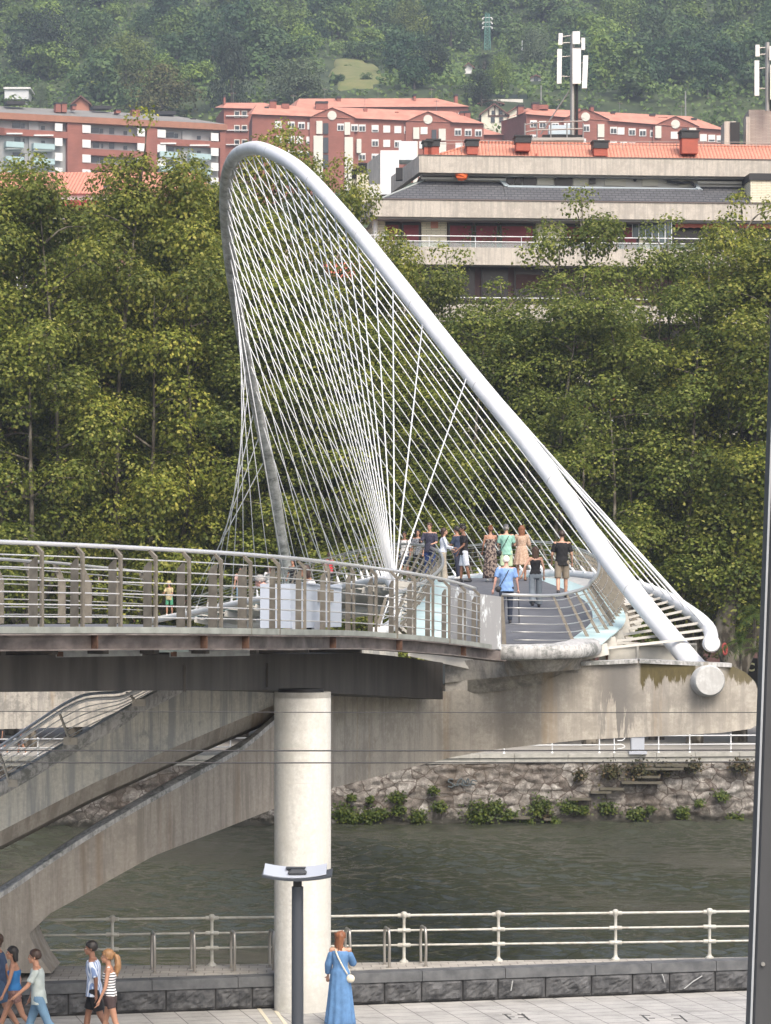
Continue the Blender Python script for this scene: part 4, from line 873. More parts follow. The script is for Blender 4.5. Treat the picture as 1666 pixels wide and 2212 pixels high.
for x0, x1, y0, yc, y1 in ((924, 940, 303, 317, 334), (926+6, 956, 300, 316, 334), (1017, 1040, 300, 316, 333), (1123, 1153, 292, 308, 325), (1291, 1320, 303, 320, 336), (1481, 1515, 281, 298, 331)): chim(x0, x1, y0, y1, 2.9, yc)
b = MB(); b.bar(BQ(ax(1172) , 2.85, 28.5), BQ(ax(1172), 2.85, 29.0), .12, .12, up=(1, 0, 0)); b.build('flue', chr_, rf)
# safety rail on the ridge
b = MB()
for dh in (.28, .5): b.tube([BQ(ax(930), 3.4, 29.35 + dh), BQ(aE, 5.2, 29.95 + dh)], .018, 5)
for x in range(950, 1760, 60): t = (x-930)/900; b.tube([BQ(ax(x), 3.4 + 1.8*t, 29.0), BQ(ax(x), 3.4 + 1.8*t, 29.9 + .5*t)], .018, 5)
b.build('ridge_safety_rail', MAT['hoop'], rf)
# orange cloth on the terrace, pale big chimney
b = MB(); c = BQ(ax(1007), 2.6, hh(379, 1007, 2.6)); rings = []
nr = np.random.RandomState(2); b.ball(c, .42, 12, 8, (1, .6, .75)); ob = b; v = ob.v[0]; v += nr.uniform(-.05, .05, v.shape); tag(ob.build('orange_tarp_bundle', orang, None), 'crumpled orange tarp bundle on the terrace behind the slate roof', 'tarp')
b = MB(); bbox(b, ax(1628), ax(1760), .9, 3, hh(436, 1640), hh(385, 1640)); pc = b.build('brick_stack', cream, blk); b = MB(); bbox(b, ax(1625), ax(1765), .8, 3.1, hh(385, 1640), hh(370, 1640)); b.build('stack_cap', capb, pc)
# window floor under the roof band
WB = 1.6
def wall_el(x0, x1, h0, h1, m, name, off=0.02, dep=.1, par=blk):
    b = MB(); s_ = 1.0; bbox(b, ax(x0), ax(x1), WB - off, WB - off + dep, h0, h1); return b.build(name, m, par)
for x0, x1 in ((808, 836), (915, 970), (1165, 1226), (1389, 1440), (1557, 1617), (1735, 1790)): wall_el(x0, x1, 21.4, 24.4, cream, 'brick_pier', .3, .4)
for x0, x1 in ((836, 868), (874, 912), (975, 1027), (1032, 1082), (1088, 1160), (1230, 1262), (1268, 1312), (1318, 1348), (1354, 1386), (1445, 1555), (1620, 1730)):
    f = wall_el(x0, x1, 21.6, 24.35, dkw, 'window', .06)
    b = MB(); bbox(b, ax(x0)+.08, ax(x1)-.08, WB - .11, WB-.08, 21.8, 24.1 if x0 < 1400 else 22.6); b.build('red_blind', redc if x0 < 1400 else brs, f)
b = MB(); b.tube([BQ(ax(814), 1.0, 24.4), BQ(ax(814), 1.0, 20)], .13, 8); b.build('downpipe', whitep, blk)
def awning(x0, x1, y0, y1, bd0, bd1, par, label, m=awn):
    t = thing('awning', label, 'awning', BQ(ax(x0), bd0, hh(y0, x0)))
    b = MB(); h0, h1 = hh(y0, x0), hh(y1, x0); A = [BQ(ax(x0 + (x1-x0)*k/12), bd0, h0) for k in range(13)]; B = [BQ(ax(x0 + (x1-x0)*k/12), bd1, h1 - .05*(k % 2)) for k in range(13)]
    b.slab(A, B, .03); 
    C = [q + (0, 0, -.03) for q in B]; D = [q + (0, 0, -.25 - .05*(k % 2)) for k, q in enumerate(B)]; b.slab(C, [q + (0, .03, 0) for q in C], .22); b.build('fabric', m, t)
    b = MB(); bbox(b, ax(x0), ax(x1), bd0 - .02, bd0 + .15, h0 + .02, h0 + .16); b.build('cassette', MAT['lampw'], t); return t
awning(1464, 1564, 473, 478, 1.4, .9, blk, 'narrow salmon awning under the roof band, left of the two at top right')
awning(1603, 1720, 473, 480, 1.4, .7, blk, 'narrow salmon awning under the roof band at the right frame edge')
# glass screen dividing the balcony
sc_ = thing('glass_screen', 'sloping frosted glass divider screen on the top balcony', 'screen', BQ(ax(1454), .5, 21.5))
b = MB(); b.add([BQ(ax(1375), 1.5, hh(505, 1380)), BQ(ax(1375), 1.5, hh(478, 1380)), BQ(ax(1453), .3, hh(463, 1450)), BQ(ax(1453), .3, hh(528, 1450))], [(0, 1, 2, 3)]); b.build('panes', glassb, sc_)
b = MB()
for k in range(7): t = k/6; b.bar(BQ(ax(1375 + 78*t), 1.5 - 1.2*t, hh(505 + 23*t, 1400)), BQ(ax(1375 + 78*t), 1.5 - 1.2*t, hh(478 - 15*t, 1400)), .05, .05, up=(1, 0, 0))
b.build('bars', MAT['cable'], sc_)
# parapets, rails and glazing storey by storey
tops = [22.5, 18.9, 14.95, 11.15, 7.65, 3.9, .3]
rnd = random.Random(12)
for k, ht in enumerate(tops):
    band(ht - (1.1 if k < 2 else .95), ht, -.2 if k else .9, -.15, 7.5, travertine, 'balcony_parapet', .25)
    b = MB(); bbox(b, .1, aE, .12, 1.8, ht - 1.02, ht - .88); b.build('balcony_slab', bpy.data.materials['grey_soffit'], blk)
    b = MB()
    for dh in ((.38, .72) if k == 0 else (.42,)): b.tube([BQ(-.5 if k else -.9, -.02, ht + dh), BQ(aE, -.02, ht + dh)], .035, 6)
    for j in range(14): a = .8 + j*2.95; b.tube([BQ(a, -.0, ht - .1), BQ(a, -.0, ht + (.72 if k == 0 else .42))], .025, 5)
    b.build('balcony_rail', MAT['cable'], blk)
    if k == 0:
        b = MB(); bbox(b, .8, aE, .01, .03, ht + .02, ht + .4); b.build('balcony_glass', gmesh, blk)
    if k:
        x = 812
        while x < 1700:
            w_ = rnd.choice((58, 80, 110)); kind = rnd.choice((brs, brs, dkw, whitep if k > 2 else brs)); m_ = kind
            f = wall_el(x, x + w_, ht + .0, ht + 2.55, dkw, 'window', .1)
            b = MB(); bbox(b, ax(x)+.1, ax(x+w_)-.1, WB - .16, WB - .11, ht + rnd.choice((.0, .0, 1.2)), ht + 2.1); b.build('shutter', m_, f)
            x += w_ + rnd.choice((8, 14, 30))
awning(700, 838, 562, 598, .8, -.9, blk, 'salmon awning with scalloped edge seen through the cables')
oa = awning(1330, 1366, 845, 885, 1.4, -.3, blk, 'bright orange awning half hidden by leaves at right', orang)
# notice boards on the brick pier
b = MB(); bbox(b, ax(935), ax(951), 1.22, 1.27, hh(487, 940), hh(472, 940)); tag(b.build('wall_notice', M('pale_red_notice', (.55, .25, .18), .7), None), 'small red and white notice on the cream brick pier', 'notice')
# flank wall of the block
b = MB(); c0, c1 = sidept(.9, -7, 1.6, 0), sidept(.9, -7, 14, 0); b.hexa([c0, c0 + (.4, 0, 0), c1 + (.4, 0, 0), c1] + [q + (0, 0, 31.5) for q in (c0, c0 + (.4, 0, 0), c1 + (.4, 0, 0), c1)]); b.build('flank_wall', cream, blk)
# balcony plants
# stair tower and chimneys on the left of the block
tw = thing('stair_tower', 'white rendered roof tower with two cream brick chimneys left of the orange roof', 'rooftop tower', P(790, 440, 184))
def pbox(b, x0, x1, y0, y1, z, dep): p_, q_ = P(x0, y1, z), P(x1, y0, z); return b.bb(p_[0], q_[0], z, z + dep, p_[2], q_[2])
b = MB(); pbox(b, 822, 862, 325, 420, 186, 3); b.build('white_wall', M('white_sheet', (.76, .78, .80), .6), tw)
b = MB(); a_, c_ = P(822, 330, 186), P(769, 372, 196); z0 = P(0, 430, 186)[2]
b.hexa([(c_[0], c_[1], z0), (a_[0], a_[1], z0), (a_[0]+.3, a_[1]+.3, z0), (c_[0]+.3, c_[1]+.3, z0), c_, a_, a_ + (.3, .3, 0), c_ + (.3, .3, 0)]); b.build('stained_flank', travertine, tw)
for x0, x1, y0, y1, z in ((771, 796, 375, 450, 180), (757, 776, 388, 470, 181)):
    b = MB(); pbox(b, x0, x1, y0, y1, z, .8); o = b.build('brick_chimney', cream, tw)
    b = MB()
    for j in range(5): pbox(b, x0 + 3, x1 - 3 , y0 - 5 - j*4.6, y0 - 2 - j*4.6, z - .02, .84)
    pbox(b, x0 + 5, x1 - 5, y0 - 24, y0, z + .1, .5); b.build('slatted_cowl', capb, o)
b = MB(); pbox(b, 790, 823, 398, 440, 182, 3); b.build('lower_wall', whitep, tw)
b = MB(); pbox(b, 862, 900, 305, 345, 187, 2); b.build('rear_wall', M('pale_blue_wall', (.6, .66, .70), .6), tw)
b = MB(); pbox(b, 855, 870, 362, 388, 178, .6); b.build('black_tank', capb, tw)
# rooftop antennas --------------------------------------------------------
def antenna(name, label, base, pole, panels, z):
    t = thing(name, label, 'antenna mast', base)
    b = MB(); b.tube([P(pole[0], pole[1], z), P(pole[0], pole[2], z)], .16, 12); b.build('pole', MAT['hoop'], t, True)
    b = MB(); b.tube([P(pole[0] + 9, pole[1], z - .1), P(pole[0] + 9, pole[2] + 75, z - .1)], .1, 8); b.build('cable_bundle', MAT['black'], t)
    pm = M('antenna_panel_white', (.72, .72, .70), .5) if 'antenna_panel_white' not in bpy.data.materials else bpy.data.materials['antenna_panel_white']
    for x0, x1, y0, y1, tilt in panels:
        zz = z - .5; b = MB(); p_, q_ = P((x0+x1)/2, y1, zz), P((x0+x1)/2 + tilt, y0, zz); w_ = (x1-x0)*z/F
        b.loft([np.array([c + (-w_/2, -.07, 0), c + (w_/2, -.07, 0), c + (w_/2*.9, .1, 0), c + (-w_/2*.9, .1, 0)]) for c in (p_, q_)]); o = b.build('antenna_panel', pm, t)
        b = MB(); b.box((p_*.75 + q_*.25) + (0, .25, 0), (.08, .4, .08)); b.box((p_*.2 + q_*.8) + (0, .25, 0), (.08, .4, .08)); b.tube([(p_*.75 + q_*.25) + (0, .4, 0), P(pole[0], y0*.2 + y1*.8, z)], .04, 6); b.tube([(p_*.2 + q_*.8) + (0, .4, 0), P(pole[0], y0*.8 + y1*.2, z)], .04, 6); b.build('bracket', MAT['hoop'], o)
    return t
za = 182
at = antenna('antenna_mast', 'rooftop antenna mast with a ring of white panel antennas above the orange roof', P(1238, 300, za), (1237, 296, 75), [(1206, 1215, 72, 97, 1), (1237, 1253, 68, 95, 0), (1256, 1264, 82, 108, 0), (1203, 1213, 106, 181, 1), (1237, 1255, 105, 181, 0), (1257, 1268, 120, 191, 3)], za)
b = MB(); pbox(b, 1172, 1258, 291, 300, za - 1, 3); b.build('base_plinth', MAT['black'], at); b = MB(); pbox(b, 1150, 1262, 297, 303, za - 1.5, 4); b.build('platform', MAT['hoop'], at)
b = MB()
for zz in (za - 1.2, za + 2):
    for y in (262, 278, 298):
        b.tube([P(1134, y + 8, zz), P(1160, y + 3, zz), P(1260, y, zz)], .05, 5)
    for x in (1134, 1160, 1190, 1225, 1260): b.tube([P(x, 266, zz), P(x, 304, zz)], .05, 5)
b.tube([P(1168, 290, za), P(1230, 196, za)], .05, 5); b.build('guard_rail', MAT['hoop'], at)
b = MB(); pbox(b, 1186, 1232, 270, 290, za, 1.2); b.build('equipment_cabinet', bpy.data.materials['pale_zinc'], at)
at2 = antenna('antenna_mast', 'second rooftop antenna mast on the brick tower at the right frame edge', P(1652, 240, 188), (1658, 240, 92), [(1632, 1641, 97, 122, 0), (1630, 1640, 131, 207, 0), (1662, 1672, 100, 130, 0), (1664, 1676, 140, 215, 0)], 188)
rt = thing('roof_tower', 'square concrete rooftop block with brick face below the right antenna', 'rooftop tower', P(1640, 310, 189))
b = MB(); pbox(b, 1618, 1720, 237, 312, 189, 3); b.build('tower_wall', wallbrick('pale_brick', (.36, .31, .28), (.42, .37, .33), (.25, .22, .2), .5, .09), rt)
b = MB(); pbox(b, 1565, 1590, 262, 312, 188, 2); b.build('lift_housing', travertine, rt); b = MB(); pbox(b, 1578, 1598, 264, 312, 187.9, .05); b.build('dark_opening', MAT['black'], rt)
b = MB(); pbox(b, 1612, 1620, 252, 312, 188.5, 1); b.build('side_pier', travertine, rt)

# kiosk sign with the letter C
sg = thing('shop_sign', 'black shop fascia with a pale yellow letter C below the leaning trunk', 'shop sign', P(1615, 1455, 150))
b = MB(); pbox(b, 1585, 1700, 1422, 1500, 150, .6); b.build('fascia', MAT['black'], sg)
cu = bpy.data.curves.new('c', 'FONT'); cu.body = 'C'; cu.size = .62; cu.extrude = .03; cu.offset = .018; cu.align_x = 'CENTER'; cu.align_y = 'CENTER'
to = bpy.data.objects.new('tmp', cu); COL.objects.link(to); bpy.context.view_layer.update()
me = bpy.data.meshes.new_from_object(to); bpy.data.objects.remove(to)
lo = link_mesh('letter_c', me, M('cream_letter', (.75, .75, .45), .5), sg); me.materials.clear(); me.materials.append(bpy.data.materials['cream_letter'])
lo.rotation_euler = (R(90), 0, 0); lo.location = Vector(P(1622, 1442, 149.9)) - sg.location

# ================================================================== hillside blocks
def zt(x, y):     # distance at which the slope shows at photo pixel (x, y)
    for z in np.arange(600, 1100, 1.):
        if HY - (th(P(x, 0, z)[0], z) - CAMZ)*F/z <= y: return float(z)
    return 1100.
def qwall(name, px, par, m, dep=10):
    """prism from a facing outline: px = [(x, y, z)] top and bottom given separately"""
redb = wallbrick('red_brick_far', (.29, .11, .082), (.32, .125, .094), (.23, .09, .07), .9, .3, .01)
redb2 = wallbrick('orange_brick_far', (.36, .17, .11), (.38, .18, .12), (.3, .14, .09), .9, .3, .01)
rtile = M('red_tile_far', (.48, .20, .14), .85, 0, (.58, .28, .20), .5)
graf = M('grey_flat_roof', (.20, .195, .18), .9, 0, (.25, .24, .225), .15)
wwh = M('white_shutter', (.74, .74, .73), .6); glz = M('far_window_glass', (.04, .05, .06), .15); gwal = M('grey_render', (.36, .37, .37), .8, 0, (.31, .32, .33), .3)
bal = M('pale_green_balcony', (.38, .52, .54), .4); crm = M('cream_panel', (.68, .67, .60), .7)
class Facade:
    """vertical wall in the line from photo column x0 at distance z0 to x1 at z1"""
    def __init__(s, x0, z0, x1, z1):
        s.a = P(x0, HY, z0)[:2]; s.c = P(x1, HY, z1)[:2]; s.L = np.linalg.norm(s.c - s.a); s.u = (s.c - s.a)/s.L; s.n = np.array((-s.u[1], s.u[0]))
    def t(s, x):
        k = (x - CX)/F; return (k*s.a[1] - s.a[0])/(s.u[0] - k*s.u[1])
    def w(s, x, y, off=0.):
        q = s.a + s.u*s.t(x); return np.array((q[0] + s.n[0]*off, q[1] + s.n[1]*off, CAMZ + (HY - y)*(q[1] + s.n[1]*off)/F))
    def rect(s, b, x0, x1, y0, y1, o0, o1, y0b=None, y1b=None):
        y0b = y0 if y0b is None else y0b; y1b = y1 if y1b is None else y1b
        A = [s.w(x0, y1, o0), s.w(x1, y1b, o0)]; hz = [q[2] for q in A]; T = [s.w(x0, y0, o0)[2], s.w(x1, y0b, o0)[2]]
        q0, q1, q2, q3 = s.w(x0, 0, o0), s.w(x1, 0, o0), s.w(x1, 0, o1), s.w(x0, 0, o1)
        def f(q, z): return (q[0], q[1], z)
        return b.hexa([f(q0, hz[0]), f(q1, hz[1]), f(q2, hz[1]), f(q3, hz[0]), f(q0, T[0]), f(q1, T[1]), f(q2, T[1]), f(q3, T[0])])
def lin(x, a): return a[0][1] + (x - a[0][0])*(a[1][1] - a[0][1])/(a[1][0] - a[0][0])
# --- grey roofed block on the left
gb_ = thing('brick_block', 'long brick apartment block with grey roof and recessed grey bays on the left hillside', 'building', P(240, 420, 532))
fc = Facade(-200, 520, 487, 546)
ev = [(0, 246), (470, 276)]           # eave line
b = MB(); fc.rect(b, -200, 487, lin(-200, ev), 430, 1.2, 14, lin(487, ev), 460); b.build('recessed_wall', gwal, gb_)
b = MB(); fc.rect(b, -200, 490, lin(-200, ev) - 1, lin(-200, ev) + 13, -.4, 12, lin(490, ev) - 9, lin(490, ev) + 4); b.build('orange_fascia', redb2, gb_)
rfp = [fc.w(-200, lin(-200, ev) - 1, -.4), fc.w(488, lin(488, ev) - 9, -.4), fc.w(395, 248, 9), fc.w(20, 229, 9), fc.w(-200, 222, 9)]
b = MB(); b.add(rfp, [(0, 1, 2, 3, 4)]); gr_ = b.build('grey_roof', graf, gb_, fix=False)
rb_ = MB()
bays = [(-150, 0), (10, 137), (180, 315), (342, 474)]
for x0, x1 in ((-200, -150), (146, 178), (316, 340), (476, 487)): fc.rect(rb_, x0, x1, lin(x0, ev) + 8, 440, 0, 1.3, lin(x1, ev) + 8, 450)
for i, (x0, x1) in enumerate(bays):
    for k in range(5):
        yt = lambda x: lin(x, ev) + 30 + 32*k
        if k == 0 or i == 2 : fc.rect(rb_, x0 - 10, x1 + 10, yt(x0), yt(x0) + (14 if k or i != 2 else 15), .05, 1.25, yt(x1), yt(x1) + 14)
rb_.build('brick_front', redb, gb_)
for i, (x0, x1) in enumerate(bays):
    b2 = MB()
    for k in range(5):
        y = lambda x: lin(x, ev) + 12 + 32*k
        sh_x = [(x1 - 18, x1 - 2)] + ([(x0 - 2, x0 + 16)] if i >= 2 else [])
        for a_, c_ in sh_x:
            w_ = MB(); fc.rect(w_, a_, c_, y(a_), y(a_) + 17, -.1, .3, y(c_), y(c_) + 17); w_.build('roller_shutter', wwh, gb_)
        if i != 2 and k:
            for a_, c_ in ((x0 + 2, x0 + 40), (x1 - 66, x1 - 20)):
                w_ = MB(); fc.rect(w_, a_, c_, y(a_) + 14, y(a_) + 26, -.6, 1.2, y(c_) + 14, y(c_) + 26); w_.build('balcony_front', bal, gb_)
                w_ = MB(); fc.rect(w_, a_+2, c_-2, y(a_) - 4, y(a_) - 1, -.3, 1.2); w_.build('awning_roll', wwh, gb_)
        for a_, c_, yy in ((x0 + 20 + (5*k) % 9, x0 + 38, 5), (x0 + 60, x0 + 71, 3), (x0 + 39 + (11*k) % 7, x0 + 47, 6), (x1 - 44, x1 - 36, 8)):
            w_ = MB(); fc.rect(w_, a_, c_, y(a_) + yy, y(a_) + 16, 1.1, 1.19); w_.build('window', glz, gb_)
        if i != 2: w_ = MB(); fc.rect(w_, x0 + 55, x0 + 76, y(x0+55) + 0, y(x0+55)+32, .8, 1.25); w_.build('stair_bay', gwal, gb_)
for x0, x1, y0, y1, m_ in ((247, 268, 236-8, 250-4, redb), (270-2, 290, 228, 243-0, redb), (555/1.844, 586/1.844, 435/1.844, 459/1.844, redb)): pass
for x0, x1, y0, y1 in ((134, 145, 224, 242), (147, 158, 224, 242), (300, 317, 236, 254), (170, 178, 228, 236), (265, 275, 238, 244), (428, 437, 258, 266)):
    b = MB(); fc.rect(b, x0, x1, y0 - 0, y1, 4, 5.5); o = b.build('roof_chimney', redb, gr_); b = MB(); fc.rect(b, x0 - 1, x1 + 1, y0 - 3, y0, 3.9, 5.6); b.build('cap', capb, o)
for x0, x1, y in ((33, 74, 222), (222, 262, 232), (364, 402, 244)):
    b = MB(); fc.rect(b, x0, x1, y - 4, y + 3, 6, 8); b.build('dark_vent_box', capb, gr_)

def gable_block(name, label, z0, z1, xl, xr, eave, ridge, gables, rows, seed, shutters=.45, chim_=(), bottom=470, panels=(), extra=None):
    t = thing(name, label, 'building', P((xl+xr)/2, 430, (z0+z1)/2)); f = Facade(xl, z0, xr, z1); rnd = random.Random(seed)
    b = MB(); f.rect(b, xl, xr, lin(xl, eave), bottom, 0, 13, lin(xr, eave), bottom)
    for g in gables:
        q = [f.w(g - 48, lin(g, eave) + 3, -.5), f.w(g + 48, lin(g, eave) + 3, -.5), f.w(g + 26, lin(g, eave) - 9, -.5), f.w(g + 4, lin(g, eave) - 19, -.5), f.w(g - 4, lin(g, eave) - 19, -.5), f.w(g - 26, lin(g, eave) - 9, -.5)]
        b.add(q, [tuple(range(6))]); b.add([v_ + np.append(f.n*6, 0) for v_ in q], [tuple(range(6))]); 
        for k in range(6): b.add([q[k], q[(k+1) % 6], q[(k+1) % 6] + np.append(f.n*6, 0), q[k] + np.append(f.n*6, 0)], [(0, 1, 2, 3)])
        f.rect(b, g - 48, g + 48, lin(g, eave) + 2, bottom, -.5, .3)
    wl_ = b.build('wall', redb, t)
    b = MB(); b.add([f.w(xl - 3, lin(xl, eave) + 1, -.7), f.w(xr + 3, lin(xr, eave) + 1, -.7), f.w(xr - 60, lin(xr - 60, ridge), 6.5), f.w(xl + 14, lin(xl, ridge), 6.5), f.w(xl-3, lin(xl, eave), 13), f.w(xr + 3, lin(xr, eave), 13)], [(0, 1, 2, 3), (3, 2, 5, 4), (0, 3, 4), (1, 5, 2)]); ro = b.build('tiled_roof', rtile, t)
    for g in gables:
        b = MB(); 
        for s in (-1, 1):
            q = [f.w(g, lin(g, eave) - 20.5, -.8), f.w(g + s*26, lin(g, eave) - 10, -.8), f.w(g + s*52, lin(g, eave) + 2.5, -.8)]
            b.strip(q, [v_ + np.append(f.n*7, 0) for v_ in q])
        b.build('gable_roof', rtile, ro)
        w_ = MB(); c = f.w(g, lin(g, eave) - 3, -.6); w_.lathe(c, [(.95, -.1), (.95, .15)], 20, 'y'); w_.build('round_window', crm, t)
    for k in range(3 if xr - xl > 200 else 1):
        x = xl + (xr-xl)*(k + .6)/3.2; b = MB(); p0 = f.w(x, lin(x, ridge) + 2, 6.5); b.tube([p0, p0 + (0, 0, 2.6)], .035, 4); b.tube([p0 + (-.6, 0, 2.3), p0 + (.6, .2, 2.3)], .03, 4)
        for j in (-.4, -.1, .2, .5): b.tube([p0 + (j, -.3, 2.3), p0 + (j, .3, 2.3)], .02, 4)
        b.build('aerial', MAT['hoop'], ro)
    for x0, x1, dy, hgt in chim_:
        b = MB(); y = lin(x0, eave) + dy; f.rect(b, x0, x1, y - hgt, y + 6, 4, 5.8); o = b.build('chimney', redb, ro)
        if hgt > 6: b = MB(); f.rect(b, x0 - .8, x1 + .8, y - hgt - 4.5, y - hgt, 3.9, 5.9); b.build('cap', capb, o)
    for x0, x1, y0, y1, m_ in panels:
        b = MB(); f.rect(b, x0, x1, y0, y1, -.9 if m_ is crm else -.8, .0); b.build('cream_panel' if m_ is crm else 'balcony_recess', m_, t)
    for r_, xs__ in enumerate(rows):
        for x in xs__:
            y = lin(x, eave) + 14 + r_*31 if True else 0
            inb = any(abs(x - g) < 48 for g in gables); o0 = -.62 if inb else -.12
            if any(p0[0] - 2 < x + 8 and x - 2 < p0[1] + 0 and p0[2] - 3 < y + 6 < p0[3] for p0 in panels): continue
            w_ = MB(); f.rect(w_, x, x + 15, y, y + 15.5, o0, .2); o = w_.build('window', wwh, t)
            if rnd.random() > shutters:
                w_ = MB(); f.rect(w_, x + 1.6, x + 6.9, y + 4.2, y + 13.8, o0 - .05, o0 - .01); f.rect(w_, x + 8.1, x + 13.4, y + 4.2, y + 13.8, o0 - .05, o0 - .01); w_.build('pane', glz, o)
            elif rnd.random() < .4:
                w_ = MB(); f.rect(w_, x + 1.6, x + 13.4, y + 10.5, y + 14, o0 - .05, o0 - .01); w_.build('pane', glz, o)
    return t, f
# left tower part with paired windows
t_, f_ = gable_block('brick_block', 'tall red brick block with stacked paired windows and white bands, left of the gabled block', 585, 588, 484, 640, [(484, 232), (640, 236)], [(484, 222), (640, 222)], [], [], 1, chim_=((489, 493, -8, 14),))
for k in range(6):
    y = 240 + 31*k
    b = MB(); f_.rect(b, 488, 536, y - 7 + 9*0 + 30 - 14 + 0, y - 5 + 16 + 0, -.5, .1); b.build('white_band', wwh, t_)
    for x in (507 - 1, 522):
        w_ = MB(); f_.rect(w_, x, x + 12, y - 1, y + 14, -.15, .2); o = w_.build('window', crm, t_); w_ = MB(); f_.rect(w_, x + 1.5, x + 10.5, y + 1, y + 12.5, -.22, -.16); w_.build('pane', glz, o)
b = MB(); f_.rect(b, 545, 592, 238, 252, -.4, .2); b.build('white_loggia', wwh, t_)
gable_block('brick_block', 'rear red roofed brick block showing above the gabled block', 618, 624, 640, 1012, [(640, 231), (1012, 229)], [(640, 213), (1012, 212)], [], [[905, 925, 950, 970, 990]], 7, chim_=((733, 742, -10, 8), (900, 905, -14, 8), (990, 996, -10, 12)))
cr = crm
gable_block('brick_block', 'red brick apartment block with two gables and round windows behind the arch top', 566, 571, 545, 1045, [(588, 247), (1045, 266)], [(588, 227), (1040, 243)], [717, 924],
    [[594, 622, 644, 664, 728+0, 758, 775, 803, 828, 852, 873, 908, 963, 982, 1004, 1026]] + [[594, 622, 640, 662, 735, 775, 803, 828, 852, 875, 905, 963, 984, 1004, 1026]] * 5, 21,
    chim_=((586, 600, -18, 10), (612, 628, -20, 4), (575, 583, -4, 8), (686, 712, -20, 8), (716, 723, -14, 3), (790, 798, -18, 4), (858, 866, -14, 3), (1000, 1008, -10, 10), (1010, 1022, -5, 16), (960, 975, -9, 4), (840, 846, -4, 3), (965, 972, -6, 3)),
    panels=((683, 696, 261, 289, crm), (683-6, 697, 293, 420, crm), (744, 756, 264, 291, crm), (744, 762, 296, 420, crm), (698, 709, 266, 289, glz), (698, 709, 297, 330, glz), (698, 709, 334, 362, glz), (770, 780, 300, 330, crm), (892, 905, 275, 300, crm), (892, 902, 305, 400, crm), (947, 962, 278, 304, crm), (948, 963, 307, 400, crm), (932, 942, 280, 302, glz)))
b4, f4 = gable_block('brick_block', 'red brick apartment block with two gables and round windows behind the antenna mast', 584, 589, 1137, 1567, [(1137, 245), (1567, 280)], [(1150, 234), (1560, 254)], [1264, 1458],
    [[1145, 1165, 1192, 1218, 1270-12, 1318, 1334, 1358, 1381, 1404, 1424, 1448, 1500+12, 1536-6, 1548]] + [[1145, 1190, 1218, 1250, 1290, 1318, 1340, 1358, 1381, 1404, 1424, 1448, 1490, 1530, 1548]] * 4, 5, .6,
    chim_=((1126, 1138, -2, 12), (1158, 1172, -14, 8), (1095+70, 1192, -18, 3), (1252, 1262, -16, 4), (1284, 1291, -14, 12), (1330, 1337, -8, 8), (1400, 1408, -10, 4), (1414, 1424, -10, 8), (1430, 1451, -10, 6), (1494, 1502, -8, 3), (1504, 1514, -6, 10), (1380, 1386, -7, 3)),
    panels=((1290, 1304, 268, 296, crm), (1414+0, 1427, 272, 298, crm), (1487, 1502, 276, 300, crm), (1472, 1483, 277, 298, glz), (1290, 1304, 300, 340, crm)))
a_, c_ = f4.w(1137, 245, .02), P(1083, 262, 603); b = MB(); b.hexa([(c_[0], c_[1], 60), (a_[0], a_[1], 60), (a_[0]+3, a_[1]+2, 60), (c_[0]+3, c_[1]+2, 60), c_, a_, a_ + (3, 2, 0), c_ + (3, 2, 0)]); b.build('side_wall', redb, b4)
b = MB(); b.add([c_ + (-.5, 0, .1), a_ + (-.3, -.8, .1), f4.w(1160, 234, 6.5), P(1140, 240, 602)], [(0, 1, 2, 3)]); b.build('side_roof', rtile, b4, fix=False)
gable_block('low_house', 'small low red roofed house wedged between the two gabled brick blocks', 600, 601, 1043, 1086, [(1043, 290), (1086, 290)], [(1043, 276), (1086, 276)], [], [[1052, 1068]], 3, chim_=(), bottom=400)

# chalet with timber framing and other hill houses
ch = thing('chalet', 'cream chalet with brown timber framing and twin gables on the hillside', 'house', P(1075, 268, zt(1075, 262) - 6))
zc = zt(1075, 262) - 6
tim = M('brown_timber', (.09, .04, .03), .7); chw = M('cream_chalet_wall', (.74, .72, .60), .8); rbr = M('brown_tile_roof', (.20, .10, .085), .9)
def hou(t, x0, x1, ye, yr, yb, z, dep, wm, rm, frames=True):
    b = MB(); xm = (x0+x1)/2; p = [P(x, y, z) for x, y in ((x0, yb), (x1, yb), (x1, ye), (xm, yr), (x0, ye))]; o = np.array((0, dep, 0))
    b.prism([(q[0], q[2]) for q in p], z, z + dep); b.build('wall', wm, t)
    b = MB(); ex = 5
    for s, xe in ((-1, x0 - ex), (1, x1 + ex)):
        sl_ = (ye - yr)/(xm - x0); q = [P(xm, yr - 2.5, z - .8), P(xe, ye - 2.5 + sl_*ex, z - .8)]; b.slab([q[0], q[1]], [q[0] + (0, dep + 1, 0), q[1] + (0, dep + 1, 0)], .25)
    b.build('roof', rm, t)
hou(ch, 1040, 1096, 246, 225, 300, zc, 9, chw, rbr); hou(ch, 1097, 1150, 244, 227, 300, zc + 3, 8, chw, rbr); hou(ch, 1036, 1085, 224, 218, 240, zc + 13, 5, wwh, rbr)
b = MB()
for x in (1056, 1069, 1079, 1092): b.bar(P(x, 250, zc - .1), P(x, 228 + abs(x-1068)*.75, zc - .1), .3, .15, up=(0, 1, 0))
b.bar(P(1055, 250.5, zc - .1), P(1096, 250.5, zc - .1), .15, .35); b.build('timber_frame', tim, ch)
for x, y in ((1065, 243), (1081, 243), (1064, 259), (1082, 259)):
    w_ = MB(); w_.box(P(x+1, y, zc - .05), (.75, .3, .85) if y < 250 else (.9, .3, 1.2)); w_.build('window', glz, ch)
